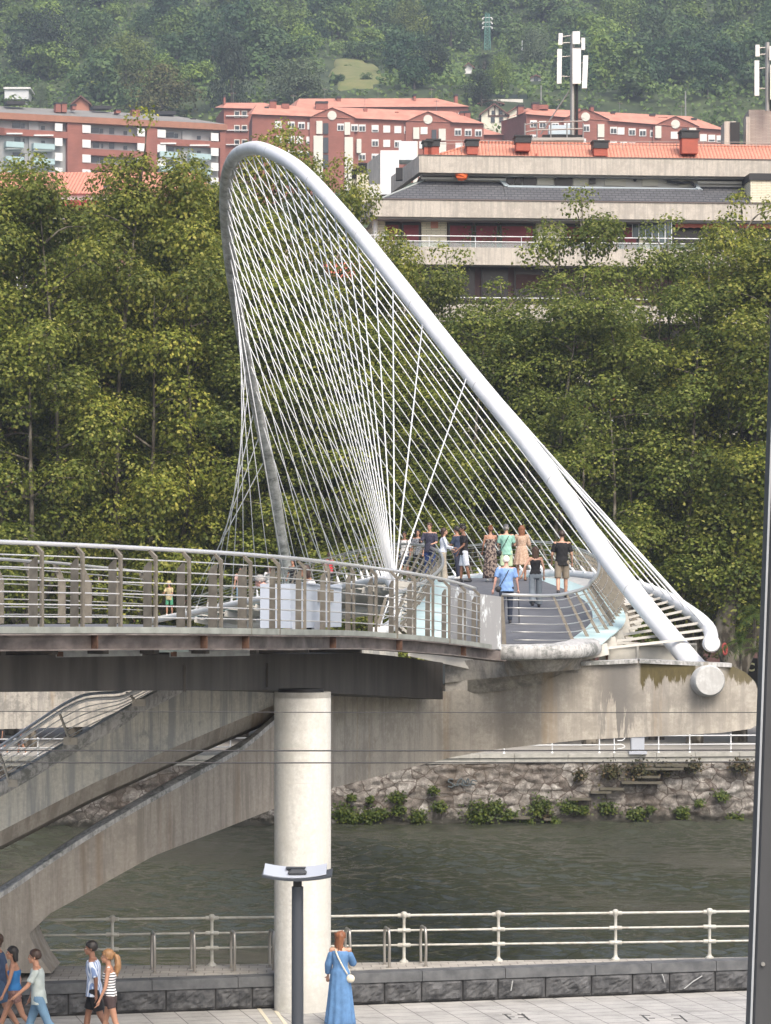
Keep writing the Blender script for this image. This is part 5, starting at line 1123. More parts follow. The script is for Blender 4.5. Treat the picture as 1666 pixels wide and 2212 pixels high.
h1 = thing('hill_house', 'little white walled house with red roof left of the palm tree', 'house', P(1013, 163, zt(1013, 160))); hou(h1, 1004, 1021, 144, 137, 168, zt(1013, 160), 7, wwh, rbr)
h2 = thing('hill_house', 'low white hut with brown roof right of the palm tree among the trees', 'house', P(1160, 178, zt(1160, 176))); zh = zt(1160, 176); hou(h2, 1146, 1170, 169, 163, 184, zh, 6, wwh, rbr)
b = MB(); b.box(P(1158, 172, zh - .05), (1.1, .2, 1.)); b.build('window', glz, h2)
h3 = thing('hill_house', 'flat white shed in the trees at the far left above the grey roof', 'house', P(38, 230, zt(38, 234))); z3 = zt(38, 234); b = MB(); pbox(b, 10, 62, 192, 214, z3, 8); b.build('white_wall', MAT['cable'], h3); b = MB(); pbox(b, 8, 66, 188, 192, z3 - .5, 9); b.build('roof', wwh, h3); b = MB(); pbox(b, 18, 60, 214, 240, z3 + 1, 8); b.build('base', gwal, h3)
h4 = thing('hill_house', 'salmon gable wall behind the grey roof half hidden by bushes', 'house', P(175, 240, 560)); hou(h4, 158, 192, 222, 208, 245, 560, 8, M('salmon_wall', (.48, .22, .15), .85), rbr)
# retaining walls in pale stone on the hill
for lab, x0, x1, y0, y1, z in (('long pale retaining wall on the hillside above the chalet', 1038, 1130, 214, 226, zt(1080, 222)), ('dark green fence line above the chalet', 1050, 1140, 204, 216, zt(1090, 212))):
    b = MB(); pbox(b, x0, x1, y0, y1, z, 1); tag(b.build('retaining_wall', crm if 'pale' in lab else M('dark_fence', (.03, .05, .045), .9), None), lab, 'wall')
# lattice pylon
zp = zt(1053, 110)
py_ = thing('lattice_pylon', 'green steel lattice pylon among the hillside trees', 'pylon', P(1053, 108, zp)); b = MB()
for s in (-1, 1):
    b.tube([P(1053 + s*6.5, 110, zp), P(1053 + s*4, 30, zp)], .16, 4); b.tube([P(1053 + s*6.5, 110, zp + 2), P(1053 + s*4, 30, zp + 2)], .16, 4)
for k in range(11):
    y = 110 - 7.5*k; w0 = 6.5 - .23*k; w1 = w0 - .23; b.tube([P(1053 - w0, y, zp), P(1053 + w1, y - 7.5, zp)], .09, 4); b.tube([P(1053 + w0, y, zp), P(1053 - w1, y - 7.5, zp)], .09, 4); b.tube([P(1053 - w0, y, zp), P(1053 + w0, y, zp)], .09, 4)
b.build('frame', M('green_steel', (.12, .26, .22), .7), py_)
b = MB()
for y in (38, 48, 58): b.tube([P(1043, y, zp), P(1063, y, zp)], .12, 4); b.ball(P(1043, y + 3, zp), .28, 6, 4); b.ball(P(1063, y + 3, zp), .28, 6, 4)
b.build('cross_arms', wwh, py_)
for lab, x, y0, y1, z in (('white utility pole on the hillside right of the pylon', 1128, 88, 128, zt(1128, 130)), ('street light pole beside the chalet', 1169, 184, 222, zt(1169, 226)), ('thin mast behind the right gabled block', 1481, 198, 250, 608)):
    b = MB(); b.tube([P(x, y1 + 12, z), P(x, y0, z)], [.22, .14], 6); tag(b.build('utility_pole', MAT['cable'] if 'white' in lab else MAT['hoop'], None), lab, 'pole')

# brown block behind the left trees and cream one behind the arch
bb1 = thing('brown_apartment_block', 'brown brick apartment block with red cornice glimpsed through the left trees', 'building', P(150, 1560, 178))
fb = Facade(-320, 176, 470, 179); brb = wallbrick('brown_brick', (.20, .10, .085), (.24, .12, .10), (.14, .08, .07), .5, .12)
b = MB(); fb.rect(b, -320, 470, 445, 1560, 0, 12); b.build('wall', brb, bb1)
b = MB(); fb.rect(b, -330, 478, 432, 447, -1, 13); b.build('red_cornice', M('crimson_cornice', (.36, .03, .04), .6), bb1)
b = MB(); fb.rect(b, -325, 470, 418, 432, .6, 12); b.build('white_fascia', wwh, bb1)
b = MB(); b.add([fb.w(-325, 418, .3), fb.w(470, 418, .3), fb.w(440, 372, 7), fb.w(-300, 372, 7)], [(0, 1, 2, 3)]); b.build('tiled_roof', otile, bb1)
for x, y0 in ((350/1.844 - 0, 0),): pass
b = MB(); fb.rect(b, 226, 240, 396, 420, 2, 3); b.build('metal_chimney', MAT['lampm'], bb1)
rnd = random.Random(8)
for k in range(10):
    y = 470 + k*106
    for x in range(-260, 450, 74):
        if k == 0 and x > 200: pass
        w_ = MB(); fb.rect(w_, x, x + 30, y, y + 42, -.08, .3); o = w_.build('window', wwh, bb1)
        w_ = MB(); fb.rect(w_, x + 2.5, x + 27.5, y + (3 if rnd.random() < .6 else 20), y + 39, -.12, -.09); w_.build('pane', glz, o)
        if x % 148 == 36 or True:
            w_ = MB(); fb.rect(w_, x - 6, x + 38, y + 44, y + 50, -.9, .2); w_.build('balcony_slab', crm, bb1)
bb2 = thing('cream_apartment_block', 'cream rendered apartment block hidden behind the trees inside the arch', 'building', P(640, 1560, 182))
fb2 = Facade(482, 182, 765, 183); b = MB(); fb2.rect(b, 482, 765, 520, 1560, 0, 10); b.build('wall', M('cream_render', (.60, .50, .41), .85, 0, (.52, .43, .35), 1), bb2)
b = MB(); fb2.rect(b, 478, 770, 512, 520, -.6, 11); b.build('eave', wwh, bb2)
for k in range(9):
    y = 545 + k*108
    for x in range(496, 750, 62):
        w_ = MB(); fb2.rect(w_, x, x + 34, y, y + 52, -.08, .3); o = w_.build('window', wwh if (x + k) % 3 else brs, bb2); w_ = MB(); fb2.rect(w_, x + 3, x + 31, y + 4, y + 48, -.12, -.09); w_.build('pane', glz, o)
# ground floor strip behind the promenade: pale wall and hedge seen under the crowns
b = MB(); pw_ = Facade(-300, 165, 1800, 170)
# ================================================================== trees
ORD = 'lowest second third fourth fifth sixth seventh eighth ninth tenth eleventh twelfth thirteenth fourteenth fifteenth sixteenth seventeenth eighteenth nineteenth twentieth'.split()
NTH = 'first second third fourth fifth sixth seventh eighth ninth tenth eleventh twelfth thirteenth fourteenth fifteenth sixteenth seventeenth eighteenth nineteenth twentieth'.split() + ['last']*20
def fast_mesh(name, V, polys_n, m, smooth=False):
    """V: (n*k,3) vertices of n disjoint k-gons"""
    k = polys_n; n = len(V)//k; me = bpy.data.meshes.new(name)
    me.vertices.add(n*k); me.vertices.foreach_set('co', V.astype(np.float32).ravel())
    me.loops.add(n*k); me.loops.foreach_set('vertex_index', np.arange(n*k, dtype=np.int32))
    me.polygons.add(n); me.polygons.foreach_set('loop_start', np.arange(0, n*k, k, dtype=np.int32)); me.polygons.foreach_set('loop_total', np.full(n, k, dtype=np.int32))
    me.update(calc_edges=True); me.materials.append(m); return me
def leaf_cloud(C, nrm_, size, rs, shape, jit=.55):
    """polygon leaves at C, facing nrm_ (jittered)"""
    n = len(C); N_ = nrm_ + rs.normal(0, jit, (n, 3)); N_ /= np.linalg.norm(N_, axis=1)[:, None] + 1e-9
    t = rs.normal(0, 1, (n, 3)); t -= (t*N_).sum(1)[:, None]*N_; t /= np.linalg.norm(t, axis=1)[:, None]; b_ = np.cross(N_, t)
    s = (size*rs.uniform(.65, 1.25, n))[:, None, None]; sh = np.array(shape)
    V = C[:, None, :] + s*(sh[None, :, 0:1]*t[:, None, :] + sh[None, :, 1:2]*b_[:, None, :] + (sh[None, :, 0:1]**2*.25)*N_[:, None, :])
    return V.reshape(-1, 3)
PLANE = [(-.1, -.45), (.38, -.3), (.30, -.02), (.52, .28), (.14, .26), (0, .56), (-.16, .24), (-.52, .2), (-.3, -.05)]
QUAD = [(-.5, -.2), (.1, -.5), (.5, .15), (-.1, .5)]
barkm = M('plane_bark', (.05, .042, .03), .9, 0, (.20, .18, .145), 2.2, .45, .58, stretch=(1, 1, .5), bmp=.5)
leafm = leafmat('plane_leaves', [(.07, .105, .022), (.105, .145, .030), (.16, .20, .042), (.22, .255, .060), (.33, .34, .11)], .45, [(0, (.8, .86, .9)), (1, (1.25, 1.15, .95))], .3)
def plane_tree(seed, Ht=28., Rm=4.6, nl=26000, z0=5.0, nclump=96, zt=.95):
    rs = np.random.RandomState(seed); rnd = random.Random(seed); b = MB(); tips = []
    def R_(t): return Rm*np.interp(t, (0, .08, .3, .55, .7, .82, .92, 1), (.6, .85, 1, 1, .86, .64, .42, .14))
    lean = np.array((rnd.uniform(-.6, .6), rnd.uniform(-.6, .6), 0))
    fork = np.array((0, 0, 5.)) + lean*.4
    b.tube(smooth_path([np.array((0, 0, -.2)), np.array((.02, 0, 2.2)) + lean*.15, fork], 10), np.linspace(.48, .36, 10), 12)
    nlimb = 6
    for i in range(nlimb):
        an = i*2*math.pi/nlimb + rnd.uniform(-.4, .4); top = Ht*rnd.uniform(.68, .93) if i else Ht*.985; rr = R_(top/Ht)*.7 + .3
        q = [fork + (0, 0, -.3 + .15*i), fork + np.array((math.cos(an)*1.6, math.sin(an)*1.6, 3.2)), np.array((math.cos(an)*Rm*.42, math.sin(an)*Rm*.42, Ht*.5)) + lean, np.array((math.cos(an)*rr*.5, math.sin(an)*rr*.5, top)) + lean]
        pth = smooth_path(q, 26); b.tube(pth, np.linspace(.17, .03, 26), 7)
        for k in range(5, 26, 3):
            f = k/25; c = pth[k]; a2 = an + rnd.uniform(-1.3, 1.3); L = R_(c[2]/Ht)*rnd.uniform(.55, 1.0) - np.linalg.norm(c[:2])*.35; L = max(.6, L)
            e = c + np.array((math.cos(a2)*L, math.sin(a2)*L, rnd.uniform(-.4, 1.6))); md = (c+e)/2 + (0, 0, rnd.uniform(.0, .5)); b.tube(smooth_path([c, md, e], 6), np.linspace(.07, .015, 6), 5)
            tips.append((e, rnd.uniform(.95, 1.35) if c[2] < Ht*.8 else rnd.uniform(.75, 1.1)))
        for k in (21, 23, 25): tips.append((pth[k] + rs.normal(0, .25, 3), rnd.uniform(.6, .95)))
    for i in range(nclump):
        an = rnd.uniform(0, 6.28); z = z0 + (Ht*zt - z0)*rnd.random(); r = R_(z/Ht)*rnd.uniform(.45, 1.0); tips.append((np.array((math.cos(an)*r, math.sin(an)*r, z)) + lean*z/Ht, rnd.uniform(.95, 1.55)))
    C = []; Nn = []; w = np.array([t[1]**2.3 for t in tips]); w /= w.sum(); cnt = rs.multinomial(nl, w)
    for (c, s), k in zip(tips, cnt):
        if k == 0: continue
        d_ = rs.normal(0, 1, (k, 3)); d_ /= np.linalg.norm(d_, axis=1)[:, None]; d_[:, 2] = np.where(rs.rand(k) < .45, np.abs(d_[:, 2]), d_[:, 2]); r = rs.uniform(.3, 1, k)**.38
        lump = 1 + .28*np.sin(d_[:, 0]*5 + c[0]*9)*np.sin(d_[:, 1]*5 + c[2]*7)*np.cos(d_[:, 2]*4 + c[1]*5)
        q = c + d_*(r*lump)[:, None]*np.array((1.1, 1.1, .82))*s + rs.normal(0, .07, (k, 3)); C.append(q); Nn.append(d_*.85 + np.array((0, 0, .6)))
    C = np.vstack(C); Nn = np.vstack(Nn); Nn /= np.linalg.norm(Nn, axis=1)[:, None]
    ok = C[:, 2] > z0 - 1.6; V = leaf_cloud(C[ok], Nn[ok], .175, rs, PLANE, .38)
    lm = fast_mesh('crown', V, len(PLANE), leafm)
    tr = b.build('trunk', barkm, None, 'all'); tm = tr.data; bpy.data.objects.remove(tr)
    return tm, lm
VAR = [plane_tree(11, 28, 4.7, 56000), plane_tree(12, 28, 4.3, 54000), plane_tree(13, 28, 5.0, 58000), plane_tree(14, 28, 4.5, 56000, 4.0), plane_tree(15, 28, 4.4, 42000, 6., 56, .92), plane_tree(16, 28, 4.7, 45000, 6., 60, .92)]
def tree_obj(name, label, x, ytop, z, v, rot, wsc=1., cat='tree', group='plane trees along the far bank', base=FZ):
    X = P(x, 0, z)[0]; top = CAMZ + (HY - ytop)*z/F; s = (top - base)/28.
    t = thing(name, label, cat, (X, z, base), group); t.rotation_euler = (0, 0, rot); t.scale = (wsc, wsc, s)
    for nm, me in (('trunk', VAR[v][0]), ('crown', VAR[v][1])): link_mesh(nm, me, None, t)
    return t
TR = [(-250, 380, 141, 2, 1.1, 'plane tree well outside the left frame edge, nearer one'), (-430, 340, 139, 0, 1.1, 'plane tree well outside the left frame edge, farther one'),
 (1850, 450, 141, 1, 1.1, 'plane tree well outside the right frame edge'), (-85, 352, 139, 0, 1.1, 'plane tree cut by the left frame edge, mostly outside the photo'),
 (58, 318, 137, 1, 1.05, 'leftmost full plane tree with a light forked top in front of the brown block'),
 (160, 520, 143, 5, 1.0, 'shorter plane tree in the dip left of the tallest left tree'),
 (322, 262, 139, 2, 1.0, 'tallest plane tree of the left group, its pointed top before the brick block'),
 (238, 372, 147, 3, .95, 'plane tree half hidden behind the tallest left tree'),
 (432, 350, 142, 0, .95, 'plane tree directly left of the arch leg'),
 (20, 430, 149, 3, 1.1, 'plane tree in the back row at the far left'),
 (395, 440, 152, 1, 1.0, 'plane tree in the back row left of the arch'),
 (520, 420, 146, 1, .95, 'plane tree behind the shaded leg of the arch'),
 (628, 262, 149, 3, .95, 'plane tree whose top rises just right of the arch crown'),
 (722, 345, 147, 4, .85, 'plane tree behind the upper right limb of the arch'),
 (600, 560, 139, 0, 1.0, 'plane tree seen through the densest crossing cables'),
 (835, 492, 143, 1, .72, 'slim plane tree between the arch tube and the balcony corner'),
 (745, 640, 138, 2, .95, 'plane tree seen through the fan of cables above the group on deck'),
 (960, 533, 143, 4, .8, 'plane tree with a narrow top in front of the brown shutters'),
 (1075, 598, 140, 5, .95, 'lower plane tree between the arch tube and the tall right tree'),
 (905, 760, 138, 4, .9, 'plane tree hanging low behind the near cables'),
 (1212, 408, 142, 4, .95, 'plane tree with a single tall top right of the awning balcony'),
 (1140, 640, 148, 5, 1.0, 'plane tree in the back row behind the arch tube'),
 (1275, 575, 138, 5, .95, 'plane tree with the orange awning showing through it'),
 (1418, 462, 144, 4, .9, 'plane tree in the middle of the right group'),
 (1500, 548, 139, 4, 1.0, 'plane tree above the small disc end of the edge tube'),
 (1480, 720, 150, 5, 1.0, 'plane tree in the back row of the right group'),
 (1598, 408, 142, 5, .9, 'tall plane tree near the right mast with the second highest right top'),
 (1690, 462, 139, 2, 1.05, 'plane tree partly hidden by the steel mast')]
rnd = random.Random(77)
for x, yt, z, v, w_, lab in TR: tree_obj('plane_tree', lab, x, yt, z, v, rnd.uniform(0, 6.28), w_)
# the leaning trunk at the right, with a fork close to the ground
lt = thing('leaning_plane_trunk', 'leaning forked plane trunk with peeling pale bark beside the shop sign', 'tree', P(1582, 1500, 136))
b = MB(); bs = P(1590, 1500, 136)
b.tube(smooth_path([bs, P(1580, 1425, 136), P(1565, 1370, 136), P(1575, 1310, 136.3), P(1590, 1240, 136.8), P(1600, 1100, 137)], 30), np.linspace(.62, .34, 30), 12)
b.tube(smooth_path([P(1595, 1450, 136), P(1610, 1408, 136), P(1640, 1360, 136.2), P(1690, 1300, 136.5), P(1760, 1200, 137)], 24), np.linspace(.5, .36, 24), 12)
b.build('trunk', barkm, lt, 'all')
rs = np.random.RandomState(5); C = np.vstack([rs.normal(0, 1, (900, 3))*(1.2, 1., 1.3) + P(1605 + dx, 1150 + dy, 136.5) for dx, dy in ((0, 0), (-30, -60), (30, -80), (60, 20), (-20, 60))]); link_mesh('crown', fast_mesh('crown', leaf_cloud(C - woff(lt), np.tile((0, -.4, .7), (len(C), 1)), .235, rs, PLANE), len(PLANE), leafm), None, lt)
lb = thing('life_ring', 'red life ring hanging beside the leaning trunk', 'life ring', P(1560 + 5, 1405, 135)); b = MB(); c = P(1566, 1402, 135); an = np.linspace(0, 2*math.pi, 22); b.tube([c + (math.cos(a_)*.1, math.sin(a_)*.12, math.sin(a_)*.27) for a_ in an], .055, 8); b.build('ring', M('life_ring_red', (.34, .04, .035), .5), lb, 'all')
# spiky palm like shrubs by the trunk
palm_m = leafmat('fern_green', [(.03, .06, .015), (.06, .10, .02), (.12, .15, .03)], .2)
def frond_crown(t, c, n, L, m, droop=.6, seed=1, w_=.1, name='fronds'):
    rs = random.Random(seed); b = MB()
    for i in range(n):
        an = rs.uniform(0, 6.28); el = rs.uniform(-.2, 1.2); l = L*rs.uniform(.7, 1.1); d_ = np.array((math.cos(an)*math.cos(el), math.sin(an)*math.cos(el), math.sin(el)))
        pts = [c + d_*l*k/6 + np.array((0, 0, -droop*l*(k/6)**2)) for k in range(7)]; s = nrm(np.cross(d_, (0, 0, 1)))
        for sd_ in (-1, 1):
            for k in range(1, 7):
                for fo in (0, .5):
                    q = pts[k-1] + (pts[k] - pts[k-1])*fo; e = q + s*sd_*w_*l*math.sin(math.pi*(k-.3)/6.6)*2.2 + (pts[k]-pts[k-1])*.8 + np.array((0, 0, -.06*l)); o = (pts[k]-pts[k-1])*.28; b.add([q, q + o, e], [(0, 1, 2)])
    return b.build(name, m, t, fix=False)
for lab, x, y, z, L in (('spiky fern like palm shrub left of the leaning trunk fork', 1630, 1330, 133, 1.5), ('yellow green fan palm shrub under the leaning trunk', 1600, 1385, 132.6, 1.3), ('low palm shrub above the shop sign letter', 1640, 1408, 132, 1.1)):
    t = thing('palm_shrub', lab, 'shrub', P(x, y + 60, z), 'palm shrubs at the foot of the trees'); frond_crown(t, P(x, y, z), 26, L, palm_m, seed=x); b = MB(); b.tube([P(x, y + 70, z), P(x, y, z)], .08, 6); b.build('stem', barkm, t)

# ---------------------------------------------------------------- weeds on the quay wall
weedm = leafmat('quay_weeds', [(.03, .05, .010), (.055, .085, .015), (.10, .12, .022)], .2)
weedd = leafmat('quay_dark_weeds', [(.03, .035, .018), (.06, .06, .03), (.10, .07, .04)], .2)
WD = [(150,480,40),(185,503,26),(242,488,34),(285,480,22),(338,425,26),(345,470,22),(415,492,30),(470,398,18),(490,458,22),(640,482,52),(692,455,26),(742,490,26),(850,458,44),(808,512,18),(900,507,16),(952,455,30),(1000,470,20),(1085,462,28),(1190,482,30),(1240,465,14),(1350,476,24),(1410,446,14),(1490,420,22),(1540,500,26),(180,425,16),(245,430,12)]
DD = [(1100,330,34),(1200,325,40),(1290,322,30),(1390,312,26),(1560,312,30),(990,345,22),(870,545-60,20)]
def weed(lab, X, Y, r, m, k, grp, s=.17):
    x, y = (1200 + X*1.1236)/1.844, (2700 + Y*1.1236)/1.844; z = fq(P(x, 0, 128.7)[0]) - .42; c = P(x, y, z); rr_ = r*1.1236/1.844/46.; rs = np.random.RandomState(k)
    t = thing('wall_weed', lab, 'plant', c, grp); n = int(380*(rr_/.5)**1.5) + 60; C = c + rs.normal(0, .5, (n, 3))*(rr_*1.1, .22, rr_*.8)
    link_mesh('leaves', fast_mesh('leaves', leaf_cloud(C - woff(t), np.tile((0, -.6, .6), (n, 1)), s, rs, PLANE), len(PLANE), m), None, t)
    b = MB(); rn = random.Random(k)
    for i in range(4): b.tube([c + (0, .45, -.1), c + (rn.uniform(-.5, .5)*rr_, 0, rn.uniform(-.2, .5)*rr_)], .012, 4)
    b.build('stems', barkm, t)
wname = lambda X: 'below the leftmost stones' if X < 300 else 'under the graffiti letters' if X < 600 else 'at the foot of the broken steps' if X < 780 else 'between the steps and the plinth' if X < 1000 else 'below the white plinth' if X < 1260 else 'near the right mast'
for k, (X, Y, r) in enumerate(WD): weed('%s green weed %s, %s from the left' % ('large' if r > 35 else 'medium' if r > 22 else 'small', wname(X), (NTH[:20] + ['twenty first', 'twenty second', 'twenty third', 'twenty fourth', 'twenty fifth', 'twenty sixth'])[k]), X, Y, r, weedm, k, 'green weeds growing from the quay wall', .13)
for k, (X, Y, r) in enumerate(DD): weed('dark dry creeper under the coping %s, %s of these' % (wname(X), NTH[k]), X, Y, r, weedd, 50 + k, 'dry creepers hanging from the quay coping', .14)
# hedge under the far trees
def mass(name, lab, boxes, n, size, m, seed, kind='stuff'):
    rs = np.random.RandomState(seed); C = []; 
    for (x0, x1, y0, y1, z0, z1) in boxes: C.append(np.c_[rs.uniform(x0, x1, n), rs.uniform(y0, y1, n), rs.uniform(z0, z1, n)])
    C = np.vstack(C); me = fast_mesh(name, leaf_cloud(C, np.tile((0, -.5, .8), (len(C), 1)), size, rs, QUAD), 4, m); o = link_mesh(name, me, None); o['label'] = lab; o['category'] = 'vegetation'; o['kind'] = kind; return o
hedgm = leafmat('dark_hedge', [(.015, .028, .010), (.03, .05, .016), (.045, .07, .02)], .15)
mass('hedge', 'dark hedge running behind the far promenade under the trees', [(-40, 30, 163, 165.5, FZ, 2.6)], 26000, .3, hedgm, 4)

# ---------------------------------------------------------------- hillside woods
def hill_variant(seed, n=2300, lobes=16, sq=.85):
    rs = np.random.RandomState(seed); C = []; Nn = []
    for i in range(lobes):
        an = rs.uniform(0, 6.28); r = rs.uniform(.1, .72); z = rs.uniform(-.1, .95)*sq*1.25*(1 - .35*r); c = np.array((math.cos(an)*r*(1-.25*z), math.sin(an)*r*(1-.25*z), z)); k = n//lobes; d_ = rs.normal(0, 1, (k, 3)); d_ /= np.linalg.norm(d_, axis=1)[:, None]; d_[:, 2] = np.where(d_[:, 2] < -.2, -d_[:, 2], d_[:, 2])
        rad = rs.uniform(.26, .42); C.append(c + d_*rad*rs.uniform(.75, 1.08, k)[:, None]); Nn.append(d_ + (0, 0, .4))
    C = np.vstack(C); Nn = np.vstack(Nn); Nn /= np.linalg.norm(Nn, axis=1)[:, None]; return C, Nn, rs
hcol = [(0, (.42, .58, .62)), (.25, (.65, .78, .7)), (.5, (1.05, 1.05, .95)), (.75, (1.7, 1.5, .85)), (1, (2.6, 2.2, 1.1))]
hillm_l = leafmat('hill_leaves', [(.055, .105, .058), (.072, .13, .062), (.092, .155, .068), (.115, .18, .075)], .3, hcol, .9)
def hv(seed, size, m=None, **kw):
    C, Nn, rs = hill_variant(seed, **kw); return fast_mesh('crown', leaf_cloud(C, Nn, size*.85, rs, QUAD, .3), 4, m or hillm_l)
HV = [hv(1, .10), hv(2, .10, lobes=22), hv(3, .105, lobes=12, sq=1.1), hv(4, .10, sq=.7), hv(5, .09, n=2000, lobes=30, sq=1.)]
b = MB(); b.tube([(0, 0, -.6), (.02, 0, .5)], [.07, .04], 6); tko = b.build('trunk', barkm, None, 'all'); HT = tko.data; bpy.data.objects.remove(tko)
def htree(lab, x, y, r, z=None, v=0, base=None, sz=1., grp='trees on the wooded hillside', m=None, name='hillside_tree', cat='tree'):
    base = th(x, y) if base is None else base
    t = thing(name, lab, cat, (x, y, base), grp); t.scale = (r, r, r*sz); t.rotation_euler = (0, 0, (x*7.3 + y) % 6.28)
    link_mesh('trunk', HT, None, t); c = link_mesh('crown', m or HV[v], None, t); return t
PROT = [(1035, 1150, 204, 262, 640), (1003, 1022, 134, 166, 736), (1144, 1172, 160, 184, 712), (1042, 1064, 28, 104, 785), (1024, 1068, 98, 150, 736), (1125, 1132, 90, 130, 760), (8, 66, 188, 232, 700), (722, 815, 128, 192, 690), (210, 335, 76, 128, 700), (262, 440, 136, 225, 660), (575, 715, 126, 200, 690), (455, 545, 85, 200, 680), (72, 104, 178, 228, 690), (1108, 1150, 62, 120, 720), (1166, 1172, 184, 218, 650)]
def blocked(x0, x1, y0, y1, z):
    return any(x1 > a and x0 < b_ and y1 > c and y0 < d_ and z < zz for a, b_, c, d_, zz in PROT)
rnd = random.Random(31)
words = ['rounded', 'broad', 'narrow upright', 'low spreading', 'dense many lobed']
cnt = 0
OP = [(1000, 1160, 585, 700)]      # keep the houses in view
rowsY = np.concatenate([np.arange(650, 700, 13), np.arange(700, 900, 18), np.arange(900, 930, 20)])
for j, y in enumerate(rowsY):
    halfw = 833*y/F + 9; x = -halfw + (j % 2)*6; nth = 0
    while x < halfw:
        X = x + rnd.uniform(-3, 3); Yy = y + rnd.uniform(-4, 4); px = CX + X*F/Yy; gy = HY - (th(X, Yy) - CAMZ)*F/Yy
        r = rnd.uniform(5.8, 9.8) * (1.0 if y > 645 else .72)
        x += r*2.05
        skip = (985 < px < 1190 and Yy < 682) or (1130 < px < 1185 and Yy < 690) or (1000 < px < 1064 and Yy < 703) or (700 < px < 830 and 660 < Yy < 735)
        if skip or blocked(px - r*.8*F/Yy, px + r*.8*F/Yy, gy - 1.15*r*F/Yy, gy, Yy): continue
        v = rnd.randrange(5); side = 'above the left grey roofed block' if px < 470 else 'above the gabled blocks' if px < 1000 else 'between the pylon and the antennas' if px < 1260 else 'on the right of the hill'
        lvl = 'low' if y < 660 else 'mid height' if y < 760 else 'high'
        nth += 1; htree('%s green tree, %s from the left in the %s row up the hillside' % (words[v], NTH[nth-1], ORD[j]), X, Yy, r, v=v, sz=rnd.uniform(.9, 1.3)); cnt += 1
print('hill trees', cnt)
olive = leafmat('olive_crown', [(.07, .08, .028), (.10, .11, .036), (.13, .13, .042), (.16, .14, .05)], .2)
lime = leafmat('lime_crown', [(.10, .14, .035), (.14, .19, .045), (.19, .23, .055)], .25); sage = leafmat('sage_crown', [(.09, .13, .075), (.13, .18, .10), (.18, .23, .13)], .25); dk = leafmat('dark_crown', [(.015, .03, .018), (.025, .045, .024), (.035, .06, .03)], .15)
def special(lab, px, ytop, ybot, rpx, z, m, seed, sq=1., n=5000, size=.06):
    z = zt(px, ybot) if ybot < 270 else z
    r = rpx*z/F; hgt = (ybot - ytop)*z/F; base = CAMZ + (HY - ybot)*z/F; htree(lab, P(px, 0, z)[0], z, r, base=base, sz=hgt/r/1.3, grp=None, m=hv(seed, size, m, n=n, lobes=34, sq=1.), name='large_hillside_tree')
special('big pale green domed tree above the left block', 272, 72, 200, 88, 612, lime, 21)
special('big brownish green domed tree just above the grey roof', 352, 132, 262, 106, 592, olive, 22)
special('tall dark tree between the two domed trees and the willow', 500, 78, 235, 62, 606, dk, 23)
special('pale sage coloured tree above the tall brick block', 645, 122, 222, 92, 640, sage, 24)
special('light green pointed tree right of the grey roofed block chimney', 88, 176, 240, 22, 590, sage, 25)
special('dark tree near the top left of the hillside', 100, 20, 150, 90, 640, dk, 26)
special('tall pale green tree at the top centre', 880, -5, 110, 55, 800, lime, 27)
special('rounded dark tree left of the pylon', 930, 88, 180, 58, 700, dk, 28)
special('dark bushy tree under the palm', 1040, 150, 230, 48, 700, dk, 29)
special('dark green tree right of the palm above the hut', 1085, 118, 200, 40, 735, hillm_l, 30)
special('leafy tree behind the white utility pole', 1150, 60, 150, 60, 800, sage, 33)
for k, (px, yt, yb, r, lab) in enumerate(((400, 352, 425, 40, 'dark conifer like bush below the grey block at its right end'), (245, 362, 420, 26, 'dark bush below the middle of the grey block'), (462, 395, 440, 22, 'small dark bush beside the arch crown'))): special(lab, px, yt, yb, r, 505, dk, 40 + k)
# grass clearing on the hill
gm_ = M('dry_grass', (.20, .19, .075), .95, 0, (.12, .15, .045), .25, bmp=.4, detail=9)
b = MB(); q = []; rn = random.Random(6)
for k in range(40):
    a_ = k/40*2*math.pi; rr_ = 1 + .12*math.sin(3*a_ + 1) + .1*math.sin(7*a_) + rn.uniform(-.05, .05); x, y = 768 + 62*rr_*math.cos(a_), 160 + 36*rr_*math.sin(a_) + 10*math.cos(a_)*.6; z = zt(x, y); q.append(P(x, y, z) + (0, 0, .5))
cc = np.mean(q, axis=0); inner = [cc + (v_ - cc)*.5 for v_ in q]; inner = [np.array((v_[0], v_[1], th(v_[0], v_[1]) + .8)) for v_ in inner]; mid_ = [cc + (v_ - cc)*.85 for v_ in q]; mid_ = [np.array((v_[0], v_[1], th(v_[0], v_[1]) + .7)) for v_ in mid_]; q = [np.array((v_[0], v_[1], th(v_[0], v_[1]) - 1.5)) for v_ in q]; cc = np.array((cc[0], cc[1], th(cc[0], cc[1]) + 1.2)); n_ = 40
b.add([cc] + inner + mid_ + q, [(0, i+1, (i+1) % n_ + 1) for i in range(n_)] + [(w_*n_+i+1, w_*n_+n_+i+1, w_*n_+n_+(i+1) % n_+1, w_*n_+(i+1) % n_+1) for w_ in (0, 1) for i in range(n_)]); struct(b.build('hillside_meadow', gm_, None, 'all', fix=False))
for k, (px, py, rr_, lab) in enumerate(((748, 150, 1.6, 'left'), (790, 178, 2.2, 'lower right'), (815, 146, 1.8, 'upper right'), (728, 182, 2.4, 'lower left'))):
    z = zt(px, py); htree('small bush on the %s part of the grassy clearing' % lab, P(px, 0, z)[0], z - .5, rr_, v=k % 5, grp='bushes on the grassy clearing', name='bush', cat='bush')
mass('undergrowth', 'bushes and scrub covering the lower hillside', [(-120, 120, 655, 700, 0, 1)], 10, .5, dk, 4).hide_render = False
